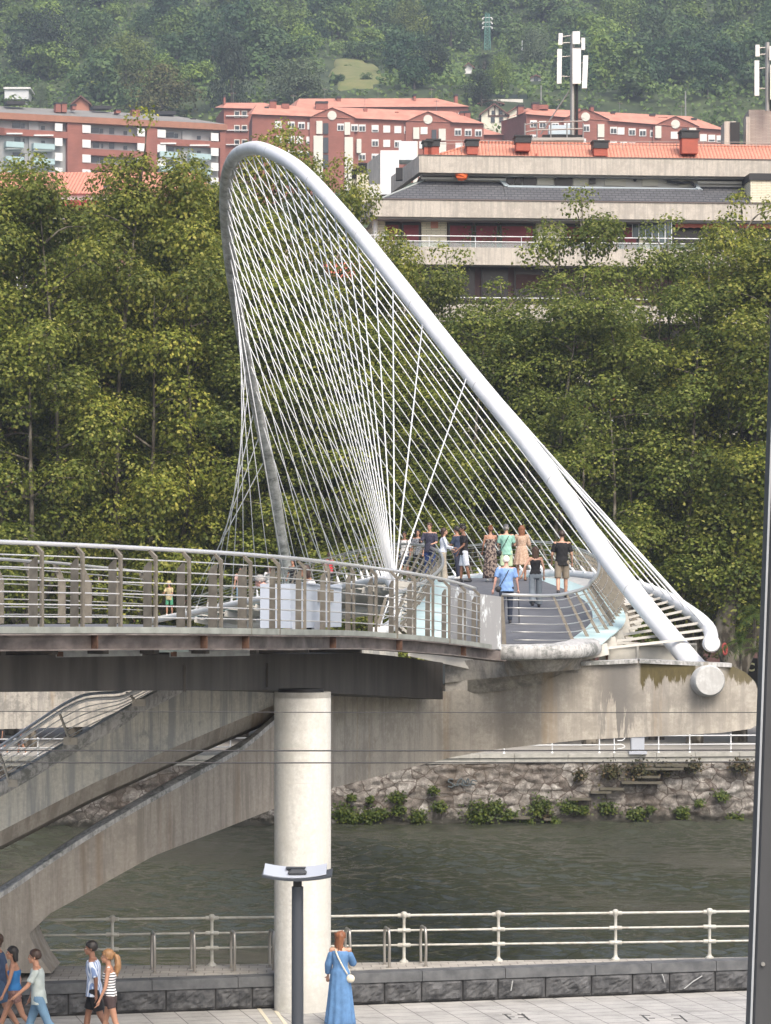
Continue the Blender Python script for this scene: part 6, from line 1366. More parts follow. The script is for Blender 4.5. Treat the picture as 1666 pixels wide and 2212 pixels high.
# replace the placeholder cloud: scrub that follows the slope
o = bpy.data.objects['undergrowth']; rs = np.random.RandomState(9); n = 54000; yy = rs.uniform(618, 900, n); xx = rs.uniform(-1, 1, n)*(833*yy/F + 12); zz = np.array([th(a_, c_) for a_, c_ in zip(xx[::9], yy[::9])]).repeat(9)[:n]
xx = xx[::9].repeat(9)[:n] + rs.normal(0, 1.1, n); yy = yy[::9].repeat(9)[:n] + rs.normal(0, 1.1, n)
C = np.c_[xx, yy, zz + rs.uniform(0, 2.6, n)]; sel = ~((xx*F/yy + CX > 700) & (xx*F/yy + CX < 832) & (yy > 668) & (yy < 735))
pxs = CX + C[:, 0]*F/C[:, 1]; pys = HY - (C[:, 2] - CAMZ)*F/C[:, 1]
for a, b_, c, d_, zz in PROT: sel &= ~((pxs > a) & (pxs < b_) & (pys > c) & (pys < d_) & (C[:, 1] < zz))
o.data = fast_mesh('undergrowth', leaf_cloud(C[sel], np.tile((0, -.4, .8), (sel.sum(), 1)), 1.0, rs, QUAD), 4, hillm_l)
# palm tree on the hill
zq = zt(1046, 158)
pt = thing('palm_tree', 'tall bushy date palm on the hillside beside the little white house', 'palm', P(1046, 160, zq)); b = MB(); b.tube([P(1046, 175, zq), P(1046, 128, zq)], [.7, .6], 8); b.build('trunk', barkm, pt); frond_crown(pt, P(1046, 127, zq), 70, 4.6, leafmat('palm_green', [(.03, .05, .025), (.05, .075, .03)], .1), .75, 3, .09)
# potted plants on the top balcony
for k, (x, y, lab) in enumerate(((1075, 505, 'small leafy plant on the top balcony before the red blinds'), (1020, 510, 'bushy plant behind the balcony glass left of the red blinds'), (1330, 500, 'twiggy plant beside the sloping glass screen'))):
    c = BQ(ax(x), .9, hh(y, x)); t = thing('balcony_plant', lab, 'plant', c, 'plants on the top balcony'); rs = np.random.RandomState(k); C = rs.normal(0, .5, (140, 3))*(.7, .3, .8); link_mesh('leaves', fast_mesh('leaves', leaf_cloud(C, np.tile((0, 0, 1.), (140, 1)), .13, rs, PLANE), len(PLANE), weedm), None, t)
    b = MB(); b.lathe(c + (0, 0, -1.15), [(.12, 0), (.2, .35), (.17, .35)], 10); b.tube([c + (0, 0, -.8), c], .025, 5); b.build('pot', chr_, t)
# ================================================================== people
def rotx(v, a): c, s = math.cos(a), math.sin(a); return np.array((v[0], v[1]*c - v[2]*s, v[1]*s + v[2]*c))
def rotz(v, a): c, s = math.cos(a), math.sin(a); return np.array((v[0]*c - v[1]*s, v[0]*s + v[1]*c, v[2]))
def capsule(b, p, q, r0, r1, seg=12, flat0=False, flat1=False):
    p = np.array(p, float); q = np.array(q, float); d = nrm(q - p); pts = []; rr = []
    if not flat0:
        for t in (.05, .35, .75): pts.append(p - d*r0*math.sqrt(1 - t*t)); rr.append(r0*t)
    for t in (0, .5, 1): pts.append(p + (q-p)*t); rr.append(r0 + (r1-r0)*t)
    if not flat1:
        for t in (.75, .35, .05): pts.append(q + d*r1*math.sqrt(1 - t*t)); rr.append(r1*t)
    b.tube(pts, rr, seg)
def ell_ring(c, rx, ry, R3, seg=18, wav=0, k=0, ph=0):
    an = np.arange(seg)*2*math.pi/seg; f = 1 + wav*np.cos(k*an + ph); q = np.c_[np.cos(an)*rx*f, np.sin(an)*ry*f, np.zeros(seg)]
    return np.array(c) + q @ R3.T
def remesh(b, name, m, parent, vox, it=4, loc=None):
    """fuse overlapping closed shells of b into one skin"""
    v = np.vstack(b.v); me = bpy.data.meshes.new(name); me.from_pydata(v.tolist(), [], b.f)
    import bmesh
    bm = bmesh.new(); bm.from_mesh(me); bmesh.ops.recalc_face_normals(bm, faces=bm.faces); bm.to_mesh(me); bm.free()
    o = bpy.data.objects.new(name, me); COL.objects.link(o)
    md = o.modifiers.new('r', 'REMESH'); md.mode = 'VOXEL'; md.voxel_size = vox
    ms = o.modifiers.new('s', 'SMOOTH'); ms.factor = .5; ms.iterations = it
    dg = bpy.context.evaluated_depsgraph_get(); dg.update(); ne = bpy.data.meshes.new_from_object(o.evaluated_get(dg)); bpy.data.objects.remove(o)
    ne.name = name; ne.materials.clear(); ne.materials.append(m); ne.shade_smooth(); return link_mesh(name, ne, None, parent)
def direct(b, name, m, parent):
    o = b.build(name, m, None, 'all'); o.parent = parent; return o
SK = {k: M('skin_' + k, c, .55, 0, tuple(x*.85 for x in c), 9) for k, c in dict(light=(.52, .30, .21), tan=(.40, .21, .135), brown=(.25, .125, .08), dark=(.13, .065, .045), pink=(.60, .34, .27)).items()}
def cloth(name, c, rough=.85, f=.78): 
    return M('cloth_' + name, c, rough, 0, tuple(x*f for x in c), 7, .35, .65, bmp=.25, bdist=.02)
def striped(name, c1, c2, scale, axis='X', width=.5):
    m, nt, p = newmat('cloth_' + name); p.inputs['Roughness'].default_value = .85
    w = NN(nt, 'ShaderNodeTexWave', Scale=scale, bands_direction=axis); w.inputs['Distortion'].default_value = .6; nt.links.new(coords(nt), w.inputs[0]); nt.links.new(ramp(nt, w.outputs[1], [(width-.08, c1), (width+.08, c2)]), p.inputs['Base Color']); return m
def blotch(name, c1, c2, scale):
    m, nt, p = newmat('cloth_' + name); p.inputs['Roughness'].default_value = .85
    nt.links.new(ramp(nt, noise(nt, coords(nt), scale, 2), [(.47, c1), (.53, c2)]), p.inputs['Base Color']); return m
HAIR = {k: M('hair_' + k, c, .5, 0, tuple(x*1.9 for x in c), 14, stretch=(3, 3, .4)) for k, c in dict(black=(.012, .010, .009), brown=(.045, .024, .014), auburn=(.14, .055, .025), blond=(.20, .11, .05), white=(.62, .58, .52), grey=(.20, .19, .18), dkbrown=(.028, .015, .010)).items()}
EYE = M('eye_white', (.42, .38, .34), .4); IRIS = M('iris_dark', (.02, .012, .01), .3); LIP = M('lip', (.32, .11, .09), .5); SHOE = {'white': M('shoe_white', (.7, .7, .68), .6), 'black': M('shoe_black', (.02, .02, .022), .5), 'tan': M('shoe_tan', (.2, .1, .06), .6)}
BAGB = M('bag_black', (.015, .015, .017), .6); BAGC = M('bag_cream', (.62, .58, .47), .7)

def person(label, x, z, feet, head_deg, ht=1.75, sex='m', skin='tan', hair=('short', 'brown'), legs=((8, 5), (-8, 10)), arms=((5, 8, 15), (-5, 8, 15)), lean=2, look=(0, 0),
           top=None, bottom=None, shoes='black', vox=.016, face=True, extras=(), group=None, crouch=0., build=1.):
    """arms: (forward angle, outward angle, elbow bend) right, left ; legs: (forward angle, knee bend) right, left"""
    X = P(x, 0, z)[0]; root = thing('person', label, 'person', (X, z, feet), group)
    root.rotation_euler = (0, 0, R(head_deg)); root.scale = (ht/1.75,)*3
    D = math.radians; sw = (.185 if sex == 'm' else .165)*build; hw = .095 if sex == 'm' else .10
    # legs
    J = {}
    low = 0
    for s, (a, k) in zip((1, -1), legs):
        hip = np.array((s*hw, 0, 0.)); th_ = np.array((s*.02, math.sin(D(a)), -math.cos(D(a))))*.43; kn = hip + th_
        sh_ = np.array((0, math.sin(D(a-k)), -math.cos(D(a-k))))*.42; an = kn + sh_; J[s] = [hip, kn, an]; low = min(low, an[2])
    up = -low + .085
    for s in J: J[s] = [q + (0, 0, up) for q in J[s]]
    pel = np.array((0, 0, up)); tl = D(lean + crouch)
    Rt = np.array(((1, 0, 0), (0, math.cos(tl), math.sin(tl)), (0, -math.sin(tl), math.cos(tl))))
    T = lambda v: pel + Rt @ np.array(v, float)
    neck = T((0, .0, .55)); 
    lk = D(look[0]); lt_ = D(look[1]); Rh = np.array(((math.cos(lk), -math.sin(lk), 0), (math.sin(lk), math.cos(lk), 0), (0, 0, 1))) @ np.array(((1, 0, 0), (0, math.cos(lt_), math.sin(lt_)), (0, -math.sin(lt_), math.cos(lt_))))
    hc = T((0, .025, .70)); Hd = lambda v: hc + Rh @ np.array(v, float)
    for s, (f, o, e) in zip((1, -1), arms):
        sh = T((s*sw, 0, .485)); d = np.array((s*math.sin(D(o)), math.sin(D(f))*math.cos(D(o)), -math.cos(D(f))*math.cos(D(o)))); d = Rt @ d; el = sh + d*.29
        # bend the forearm forward (and inward)
        fa = f + e; inn = o - e*.35; d2 = np.array((s*math.sin(D(inn)), math.sin(D(fa))*math.cos(D(inn)), -math.cos(D(fa))*math.cos(D(inn)))); d2 = Rt @ d2; wr = el + d2*.25
        J['a%d' % s] = [sh, el, wr, d2]
    b = MB()
    torso = [(.0, .145, .10), (.07, .155, .105), (.16, .135, .095), (.26, .14, .10), (.36, .165, .11), (.44, .175, .105), (.50, .14, .08), (.545, .065, .06)]
    if sex == 'f': torso = [(.0, .15, .105), (.07, .16, .11), (.17, .118, .085), (.26, .125, .09), (.36, .145, .115), (.44, .155, .095), (.50, .12, .07), (.545, .055, .052)]
    b.loft([ell_ring(T((0, 0, h)), rx*build, ry*build, Rt) for h, rx, ry in [(-.05, .10, .07)] + torso])
    rs_ = 1. if sex == 'm' else .88
    for s in (1, -1):
        h_, k_, a_ = J[s]; capsule(b, h_, k_, .085*rs_*build, .056*rs_); capsule(b, k_, k_*.62 + a_*.38, .054*rs_, .056*rs_); capsule(b, k_*.62 + a_*.38, a_, .056*rs_, .036*rs_)
        fd = np.array((0, 1., 0)); capsule(b, a_ + (0, -.03, -.04), a_ + fd*.14 + (s*.01, 0, -.055), .036, .026)
        sh, el, wr, d2 = J['a%d' % s]; capsule(b, T((s*sw*.55, 0, .47)), sh, .06*rs_, .055*rs_); capsule(b, sh, el, .05*rs_*build, .037*rs_); capsule(b, el, wr, .038*rs_, .024*rs_)
        # hand: palm, four fingers of different length curled a little, thumb from the side
        side_ = nrm(np.cross(d2, (0, 1., 0)) if abs(d2[1]) < .8 else np.cross(d2, (0, 0, 1.))); nr_ = nrm(np.cross(side_, d2)); pc = wr + d2*.055
        capsule(b, wr, wr + d2*.075, .022, .03); 
        for i, (o, L) in enumerate(((-.027, .058), (-.009, .070), (.009, .066), (.026, .050))):
            f0 = wr + d2*.085 + side_*o; f1 = f0 + d2*L*.5 + nr_*.006; f2 = f1 + nrm(d2 + nr_*.7)*L*.55; capsule(b, f0 - d2*.02, f1, .0105, .0095, 6); capsule(b, f1, f2, .0095, .008, 6)
        th0 = wr + d2*.03 + side_*-.025*1; capsule(b, th0, th0 + nrm(d2*.7 - side_*.8 + nr_*.3)*.05, .012, .0095, 6)
    capsule(b, T((0, .0, .49)), hc + Rh @ np.array((0, -.01, -.06)), .056*rs_, .052*rs_)
    def eb(c, r, sc):
        th = np.linspace(.01, math.pi - .01, 9); an = np.arange(14)*2*math.pi/14
        b.loft([np.array([Hd(np.array(c) + np.array(sc)*r*np.array((math.sin(t)*math.cos(a), math.sin(t)*math.sin(a), math.cos(t)))) for a in an]) for t in th])
    eb((0, -.012, .03), .1, (.76, .93, .92)); eb((0, .028, -.045), .06, (.88, .95, 1.05)); eb((0, .072, -.085), .026, (1, .8, .8))
    eb((0, .094, -.008), .017, (.7, 1., 1.8)); eb((0, .104, -.022), .015, (.95, 1, .8)); eb((0, .082, .03), .03, (1.6, .5, .35)); eb((0, .092, -.052), .014, (1.5, .7, .8))
    for s in (1, -1): eb((s*.077, -.008, -.01), .024, (.4, .75, 1.15))
    body = remesh(b, 'body', SK[skin], root, vox, 2)
    if face:
        b = MB(); 
        for s in (1, -1): b.ball(Hd((s*.03, .081, .008)), .0105, 8, 6)
        direct(b, 'eyes', EYE, body); b = MB()
        for s in (1, -1): b.ball(Hd((s*.03, .092, .008)), .0065, 6, 4); b.bar(Hd((s*.014, .091, .033)), Hd((s*.046, .084, .033)), .006, .008)
        direct(b, 'irises_and_brows', IRIS, body); b = MB(); b.ball(Hd((0, .098, -.053)), .01, 8, 4, (2.2, .8, .55)); direct(b, 'lips', LIP, body)
    # hair
    kind, hcol_ = hair; hm = HAIR[hcol_]; b = MB(); rs = np.random.RandomState(int(abs(x)*7 + z))
    th = np.linspace(.01, math.pi*.62, 9); an = np.arange(20)*2*math.pi/20; rings = []
    for t in th[::1]:
        ring = []
        for a in an:
            front = max(0, math.sin(a)); tt = t*(1.2 - .60*front**.8); g = 1 + rs.uniform(-.03, .05)
            ring.append(Hd(np.array((0, -.018, .035)) + np.array((.083, .102, .098))*1.06*g*np.array((math.sin(tt)*math.cos(a), math.sin(tt)*math.sin(a), math.cos(tt)))))
        rings.append(np.array(ring))
    b.loft(rings)
    if kind == 'quiff': eb_ = MB(); b.ball(Hd((0, .035, .125)), .06, 12, 7, (1.25, 1.1, .7)); b.ball(Hd((0, -.02, .125)), .06, 12, 7, (1.3, 1.2, .6))
    if kind in ('bob', 'long', 'longest', 'curly', 'mop'):
        L = dict(bob=.20, long=.36, longest=.50, curly=.27, mop=.16)[kind]; wd = dict(bob=.10, long=.10, longest=.11, curly=.115, mop=.11)[kind]; rings = []
        for i in range(11):
            f = i/10; h = .06 - L*f; w_ = wd*(1 - .35*f*(kind in ('long', 'longest'))) * (1 + .0*f); dp = .075*(1 - .45*f); c = Hd((0, -.045 - (.03*f if kind != 'mop' else 0), 0)) + (0, 0, h)
            rings.append(ell_ring(c, w_, dp, Rh, 22, .07, 7, i*.3))
        b.loft(rings)
    if kind == 'ponytail':
        b.ball(Hd((0, -.115, .05)), .032, 8, 6); q = [Hd((0, -.11, .05)), Hd((0, -.165, .0)), Hd((0, -.185, -.10)), Hd((0, -.175, -.22)), Hd((0, -.16, -.34))]; pth = smooth_path(q, 14)
        b.tube(pth, np.interp(np.arange(14), (0, 3, 8, 13), (.022, .05, .062, .02)), 10)
    if kind == 'bun': b.ball(Hd((0, -.09, .11)), .05, 10, 7)
    hv_ = np.vstack(b.v); 
    ho = direct(b, 'hair', hm, body)
    if kind in ('curly', 'mop', 'ponytail', 'longest', 'long', 'quiff'):
        co = np.empty(len(ho.data.vertices)*3); ho.data.vertices.foreach_get('co', co); co = co + rs.normal(0, .006, len(co)); ho.data.vertices.foreach_set('co', co); ho.data.update()
    # clothes
    def torso_loft(b, h0, h1, g, flare=0., seg=20, wav=.0, k=9):
        hs = np.linspace(h0, h1, 14); tab = [(h, rx*build, ry*build) for h, rx, ry in torso]; tab = [(-.25, .16*build, .12)] + tab
        rings = []
        for i, h in enumerate(hs):
            rx, ry = interp(tab, h); f = max(0, (.15 - h)/.3)*flare; rings.append(ell_ring(T((0, 0, h)), rx + g + f, ry + g + f, Rt, seg, wav*max(0, min(1, (.3-h)/.4)), k, i*.1))
        b.loft(rings)
    if top:
        kind, m = top[0], top[1]; b = MB(); g = .018 if sex == 'm' else .012
        if kind in ('tee', 'shirt', 'blouse', 'jacket'):
            torso_loft(b, -.10 if kind != 'blouse' else .02, .505, g, .02 if kind == 'tee' else .035)
            slv = {'tee': .62, 'shirt': .75, 'blouse': 1.9, 'jacket': 1.9}[kind]
            for s in (1, -1):
                sh, el, wr, d2 = J['a%d' % s]; capsule(b, T((s*sw*.5, 0, .468)), sh + (0, 0, -.012), .06*rs_, .06*rs_)
                if slv < 1: capsule(b, sh + (0, 0, -.012), sh + (el-sh)*(slv + .15), .061*rs_*build, .062*rs_, 14, False, True)
                else: capsule(b, sh, el, .066*rs_, .05*rs_); capsule(b, el, el + (wr-el)*(slv-1), .05*rs_, .042*rs_, 12, False, True)
        elif kind in ('tank', 'cami'):
            torso_loft(b, .0 if kind == 'tank' else .02, .40 if kind == 'cami' else .43, .012)
            for s in (1, -1): capsule(b, T((s*.075, .085 if kind == 'cami' else .06, .39)), T((s*.08, -.0, .515)), .012 if kind == 'cami' else .03, .012 if kind == 'cami' else .03, 8); capsule(b, T((s*.08, .0, .515)), T((s*.07, -.08, .39)), .012 if kind == 'cami' else .03, .012 if kind == 'cami' else .03, 8)
        o = remesh(b, {'tee': 't_shirt', 'shirt': 'shirt', 'blouse': 'blouse', 'jacket': 'jacket', 'tank': 'tank_top', 'cami': 'camisole'}[kind], m, root, vox*.9, 3)
        if kind in ('tee', 'shirt', 'tank'):
            co = np.empty(len(o.data.vertices)*3); o.data.vertices.foreach_get('co', co); c3 = co.reshape(-1, 3); w = np.sin(c3[:, 2]*38 + c3[:, 0]*26)*np.sin(c3[:, 0]*31 + c3[:, 1]*17 + 1)*.0045; nn = np.empty(len(co)); o.data.vertices.foreach_get('normal', nn); o.data.vertices.foreach_set('co', (c3 + nn.reshape(-1, 3)*w[:, None]).ravel()); o.data.update()
    if bottom:
        kind, m = bottom[0], bottom[1]; b = MB()
        if kind in ('trousers', 'jeans', 'shorts', 'short_shorts', 'wide', 'bermuda'):
            b.loft([ell_ring(T((0, 0, h)), rx, ry, Rt, 18) for h, rx, ry in ((-.10, .15, .115), (-.02, .172*build, .125*build), (.06, .168*build, .118*build), (.12, .15*build, .105*build))])
            g = .022
            for s in (1, -1):
                h_, k_, a_ = J[s]; r = .098*rs_*build
                if kind in ('shorts', 'short_shorts', 'bermuda'):
                    f = dict(shorts=.82, short_shorts=.42, bermuda=1.0)[kind]; capsule(b, h_, h_ + (k_-h_)*f, r, (.096 if kind != 'short_shorts' else .088)*rs_, 16, False, True)
                else:
                    w1, w2 = dict(trousers=(.072, .06), jeans=(.07, .066), wide=(.09, .105))[kind]; capsule(b, h_, k_, r, w1); capsule(b, k_, a_ + (0, 0, .015), w1, w2, 14, False, True)
            remesh(b, {'trousers': 'trousers', 'jeans': 'jeans', 'wide': 'wide_trousers'}.get(kind, 'shorts'), m, root, vox*.9, 3)
        elif kind in ('skirt', 'dress', 'gown', 'minidress', 'strapless', 'jumpsuit'):
            hem = dict(skirt=.42, dress=.45, gown=.04, minidress=.50, strapless=.10, jumpsuit=.1)[kind]; w_ = dict(skirt=.21, dress=.26, gown=.285, minidress=.27, strapless=.24, jumpsuit=.2)[kind]
            rings = []; zt = dict(skirt=.14, dress=.5, gown=.47, minidress=.5, strapless=.40, jumpsuit=.4)[kind]; tab = [(h, rx, ry) for h, rx, ry in torso]
            for i in range(30):
                f = i/29; zz = pel[2] + zt + (hem - pel[2] - zt)*f; rel = zz - pel[2]
                if rel > .12: rx, ry = interp(tab, rel); rx += .02; ry += .02; c = T((0, 0, rel)); wv = .015
                else:
                    k = (.12 - rel)/(.12 - (hem - pel[2])); rx = .175 + (w_ - .175)*k; ry = .13 + (w_*.78 - .13)*k; c = T((0, 0, .12))*(1-k) + np.array((0, 0, 0))*k; c = np.array((c[0], c[1]*(1-k), zz)); wv = .02 + .06*k
                rings.append(ell_ring(c, rx, ry, np.eye(3), 54, wv, 11, .4*math.sin(i*.2)))
            b.loft(rings); nm = {'skirt': 'skirt', 'jumpsuit': 'jumpsuit'}.get(kind, 'dress'); direct(b, nm, m, root)
            if kind in ('dress', 'gown', 'minidress'):
                b = MB(); sl_ = dict(dress=1., gown=1.75, minidress=1.6)[kind]
                for s in (1, -1):
                    sh, el, wr, d2 = J['a%d' % s]; shs = sh if kind != 'gown' else sh + (0, 0, -.06) + (el-sh)*.1
                    if kind != 'gown': capsule(b, T((s*sw*.4, 0, .47)), sh, .05, .06)
                    capsule(b, shs, el, .07, .075); capsule(b, el, el + (wr-el)*(sl_-1), .075, .06, 12, False, True)
                torso_loft(b, .2, .46, .016); remesh(b, 'sleeves', m, root, vox, 3)
    # shoes
    if shoes:
        for s in (1, -1):
            b = MB(); a_ = J[s][2]; capsule(b, a_ + (0, -.035, -.04), a_ + (s*.012, .15, -.052), .043, .036); capsule(b, a_ + (0, 0, .02), a_ + (0, -.01, -.03), .045, .045); v = np.vstack(b.v); v[:, 2] = np.maximum(v[:, 2], a_[2] - .085); b.v = [v]
            direct(b, 'shoe', SHOE[shoes], root)
    def put(o): o.parent = root; return o
    for e in extras:
        k = e[0]
        if k == 'crossbag':    # strap over one shoulder to a bag at the other hip
            s = e[2]; m = e[1]; b = MB(); q = [T((-s*.10, -.0, .53)), T((-s*.05, -.125, .44)), T((s*.05, -.15, .25)), T((s*.17, -.12, .04))]; pth = smooth_path(q, 14)
            b.loft([np.array([c + (-.014, 0, -.004), c + (.014, 0, .004), c + (.014, -.006, .004), c + (-.014, -.006, -.004)]) for c in pth])
            q = [T((-s*.10, .0, .53)), T((-s*.05, .12, .42)), T((s*.06, .14, .25)), T((s*.17, .1, .04))]; pth = smooth_path(q, 14); b.loft([np.array([c + (-.014, 0, -.004), c + (.014, 0, .004), c + (.014, .006, .004), c + (-.014, .006, -.004)]) for c in pth])
            c = T((s*.21, -.06, -.04)); b.ball(c, .1, 12, 8, (.85, .55, .8)); sp = direct(b, 'shoulder_bag', m, None); sp.parent = root
            sp.parent = None; tag(sp, e[3], 'bag'); sp.matrix_world = Matrix.LocRotScale(root.location, root.rotation_euler.to_quaternion(), root.scale)
        if k == 'cane':
            b = MB(); w = J['a1'][2] + J['a1'][3]*.09; b.tube([np.array((w[0] + .02, w[1] + .06, .0)), w + (0, 0, -.01), w + (0, .03, .02)], .011, 8); b.tube([w + (0, -.05, .02), w + (0, .05, .02)], .013, 8); sp = direct(b, 'walking_cane', BAGB, None); tag(sp, e[1], 'cane'); sp.matrix_world = Matrix.LocRotScale(root.location, root.rotation_euler.to_quaternion(), root.scale)
        if k == 'phone':
            s = e[2] if len(e) > 2 else 1; w = J['a%d' % s][2] + J['a%d' % s][3]*.12; b = MB(); b.box(w + (0, .01, .02), (.07, .012, .14)); sp = direct(b, 'phone', BAGB, None); tag(sp, e[1], 'phone'); sp.matrix_world = Matrix.LocRotScale(root.location, root.rotation_euler.to_quaternion(), root.scale)
        if k == 'cap':
            b = MB(); th = np.linspace(.01, 1.6, 7); an = np.arange(18)*2*math.pi/18; b.loft([np.array([Hd(np.array((0, -.012, .045)) + np.array((.09, .108, .1))*1.03*np.array((math.sin(t)*math.cos(a), math.sin(t)*math.sin(a), math.cos(t)))) for a in an]) for t in th]); b.box(Hd((0, .12, .05)), (.13, .1, .012)); direct(b, 'cap', e[1], body)
        if k == 'hat':
            b = MB(); b.lathe(hc, [(.17, .05), (.17, .06), (.1, .07), (.09, .15), (.001, .17)], 16); direct(b, 'sun_hat', e[1], body)
        if k == 'backpack':
            b = MB(); b.ball(T((0, -.2, .28)), .2, 12, 8, (.75, .5, 1.1)); 
            for s in (1, -1): b.tube(smooth_path([T((s*.1, -.12, .45)), T((s*.11, .0, .545)), T((s*.12, .12, .42)), T((s*.13, .08, .2))], 12), .02, 6)
            sp = direct(b, 'backpack', e[1], None); tag(sp, e[2], 'backpack'); sp.matrix_world = Matrix.LocRotScale(root.location, root.rotation_euler.to_quaternion(), root.scale)
    return root
C_ = lambda n, c, **k: cloth(n, c, **k)
pzv = .0085
# promenade walkers
person('man in navy t-shirt with long dark hair cut by the left frame edge, walking', -2, 48.7, 0, 90, 1.82, hair=('mop', 'brown'), legs=((22, 8), (-18, 15)), arms=((-20, 6, 10), (15, 6, 20)), top=('tee', C_('navy', (.05, .08, .15))), bottom=('shorts', C_('denim_blue', (.08, .14, .24))), vox=pzv)
person('woman with a dark bob in a bright blue camisole and brown patterned shorts, walking left', 33, 48.0, 0, 92, 1.70, 'f', 'tan', ('bob', 'black'), ((26, 6), (-20, 22)), ((-14, 12, 18), (16, 10, 12)), 3, (4, 2), ('cami', C_('bright_blue', (.03, .17, .42))), ('short_shorts', blotch('brown_print', (.16, .085, .075), (.22, .13, .115), 30)), 'white', pzv)
person('man in pale grey t-shirt and blue jeans shorts reaching his arm forward, walking left', 84, 46.9, 0, 92, 1.76, 'm', 'tan', ('short', 'dkbrown'), ((20, 6), (-22, 16)), ((12, 8, 14), (32, 14, 22)), 4, (0, 4), ('tee', C_('pale_grey', (.40, .46, .45))), ('jeans', C_('faded_denim', (.12, .22, .33))), 'white', pzv)
person('man in a blue and white striped shirt and black shorts, walking left', 204, 47.6, 0, 88, 1.80, 'm', 'brown', ('short', 'black'), ((16, 8), (-16, 16)), ((6, 8, 14), (-14, 8, 16)), 3, (8, 2), ('shirt', striped('blue_white_stripe', (.62, .68, .78), (.18, .26, .45), 6.5, 'X', .55)), ('shorts', C_('black', (.012, .012, .015))), 'black', pzv)
person('woman with a curly blond ponytail in a striped tank top and brown skirt, walking left', 238, 46.9, 0, 90, 1.73, 'f', 'tan', ('ponytail', 'blond'), ((12, 6), (-14, 14)), ((-4, 14, 14), (10, 12, 16)), 2, (0, 0), ('tank', striped('white_black_stripe', (.72, .72, .72), (.03, .03, .04), 6.5, 'Z', .62)), ('short_shorts', C_('dark_brown', (.06, .04, .04))), 'white', pzv)
gdress = C_('cornflower_gauze', (.10, .22, .42), f=.72)
person('woman in a long cornflower blue dress looking at her phone beside the pillar', 735, 49.6, 0, -12, 1.70, 'f', 'light', ('longest', 'auburn'), ((4, 2), (-4, 4)), ((32, 8, 62), (8, 14, 18)), 3, (-30, 22), None, ('gown', gdress), 'white', pzv, True, (('crossbag', BAGC, 1, 'cream shoulder bag on a strap across the blue dress'), ('phone', 'phone held by the woman in the blue dress', 1)))
# people on the deck
def dz(x, z): X = P(x, 0, z)[0]; l, r = at_z(DLp, z)[0], at_z(DRp, z)[0]; t = np.clip((X - l[0])/(r[0]-l[0]), 0, 1); return K(l[2] + (r[2]-l[2])*t) + .005
v2 = .017
person('old man with white hair in a light blue shirt walking away with a cane', 1094, 68.4, dz(1094, 68.4), 2, 1.70, 'm', 'pink', ('short', 'white'), ((10, 6), (-8, 12)), ((6, 14, 14), (-4, 16, 16)), 4, (0, 4), ('tee', C_('light_blue', (.20, .34, .62))), ('trousers', C_('dark_navy', (.025, .035, .06))), 'black', v2, False, (('crossbag', BAGB, -1, 'black shoulder bag at the old man\'s left hip'), ('cane', 'thin black walking cane in the old man\'s right hand')), build=1.1)
person('woman with very long brown hair in a black top and grey jeans walking away', 1157, 72.5, dz(1157, 72.5), 3, 1.62, 'f', 'light', ('longest', 'brown'), ((10, 4), (-10, 18)), ((-6, 14, 30), (-22, 30, 34)), 3, (0, 2), ('tank', C_('black_top', (.012, .012, .014))), ('wide', C_('grey_denim', (.17, .20, .23))), 'black', v2, False)
person('man in a black t-shirt and khaki shorts walking away by the right railing', 1214, 76, dz(1214, 76), -2, 1.86, 'm', 'light', ('short', 'dkbrown'), ((9, 5), (-9, 20)), ((-2, 14, 32), (2, 14, 38)), 2, (0, 6), ('tee', C_('black_tee', (.010, .010, .012))), ('bermuda', C_('khaki', (.24, .20, .15))), 'black', v2, False)
person('man in a mint t-shirt, pale green shorts and grey cap with a dark shoulder strap', 1094, 83.5, dz(1094, 83.5), 2, 1.78, 'm', 'light', ('short', 'grey'), ((4, 2), (-4, 4)), ((18, 12, 70), (14, 12, 70)), 3, (0, 0), ('tee', C_('mint', (.28, .52, .43))), ('bermuda', C_('pale_lime', (.50, .62, .40))), 'white', v2, False, (('crossbag', BAGB, -1, 'dark bag hanging from the man in the mint t-shirt'), ('cap', C_('cap_grey', (.09, .09, .10)))))
person('woman in a long brown floral strapless dress with bare shoulders, back to us', 1060, 85, dz(1060, 85), 8, 1.72, 'f', 'tan', ('bun', 'auburn'), ((3, 2), (-3, 2)), ((40, 18, 95), (6, 12, 30)), 2, (0, 0), None, ('strapless', blotch('brown_floral', (.035, .022, .025), (.30, .24, .20), 16)), 'white', v2, False, (('phone', 'phone raised by the woman in the floral dress', 1),))
person('woman with long auburn hair in a beige frilled mini dress, back to us', 1127, 85.5, dz(1127, 85.5), -8, 1.72, 'f', 'tan', ('longest', 'auburn'), ((4, 2), (-4, 2)), ((22, 12, 80), (20, 12, 80)), 2, (0, 0), None, ('minidress', blotch('beige_print', (.40, .27, .19), (.50, .36, .27), 20)), 'tan', v2, False)
person('young man in a black t-shirt and white shorts facing left', 1003, 84, dz(1003, 84), 100, 1.76, 'm', 'brown', ('quiff', 'black'), ((7, 3), (-7, 6)), ((4, 8, 24), (10, 8, 44)), 2, (0, 4), ('tee', C_('black_logo_tee', (.014, .012, .016))), ('bermuda', C_('white_shorts', (.62, .66, .74))), 'black', v2, True, ())
person('man in dark navy clothes half hidden behind the young man in white shorts', 989, 87.5, dz(989, 87.5), 60, 1.70, 'm', 'tan', ('short', 'black'), ((5, 3), (-5, 4)), ((10, 10, 40), (20, 10, 60)), 2, (0, 0), ('shirt', C_('ink_shirt', (.03, .045, .085))), ('trousers', C_('ink_trousers', (.025, .03, .055))), 'white', v2)
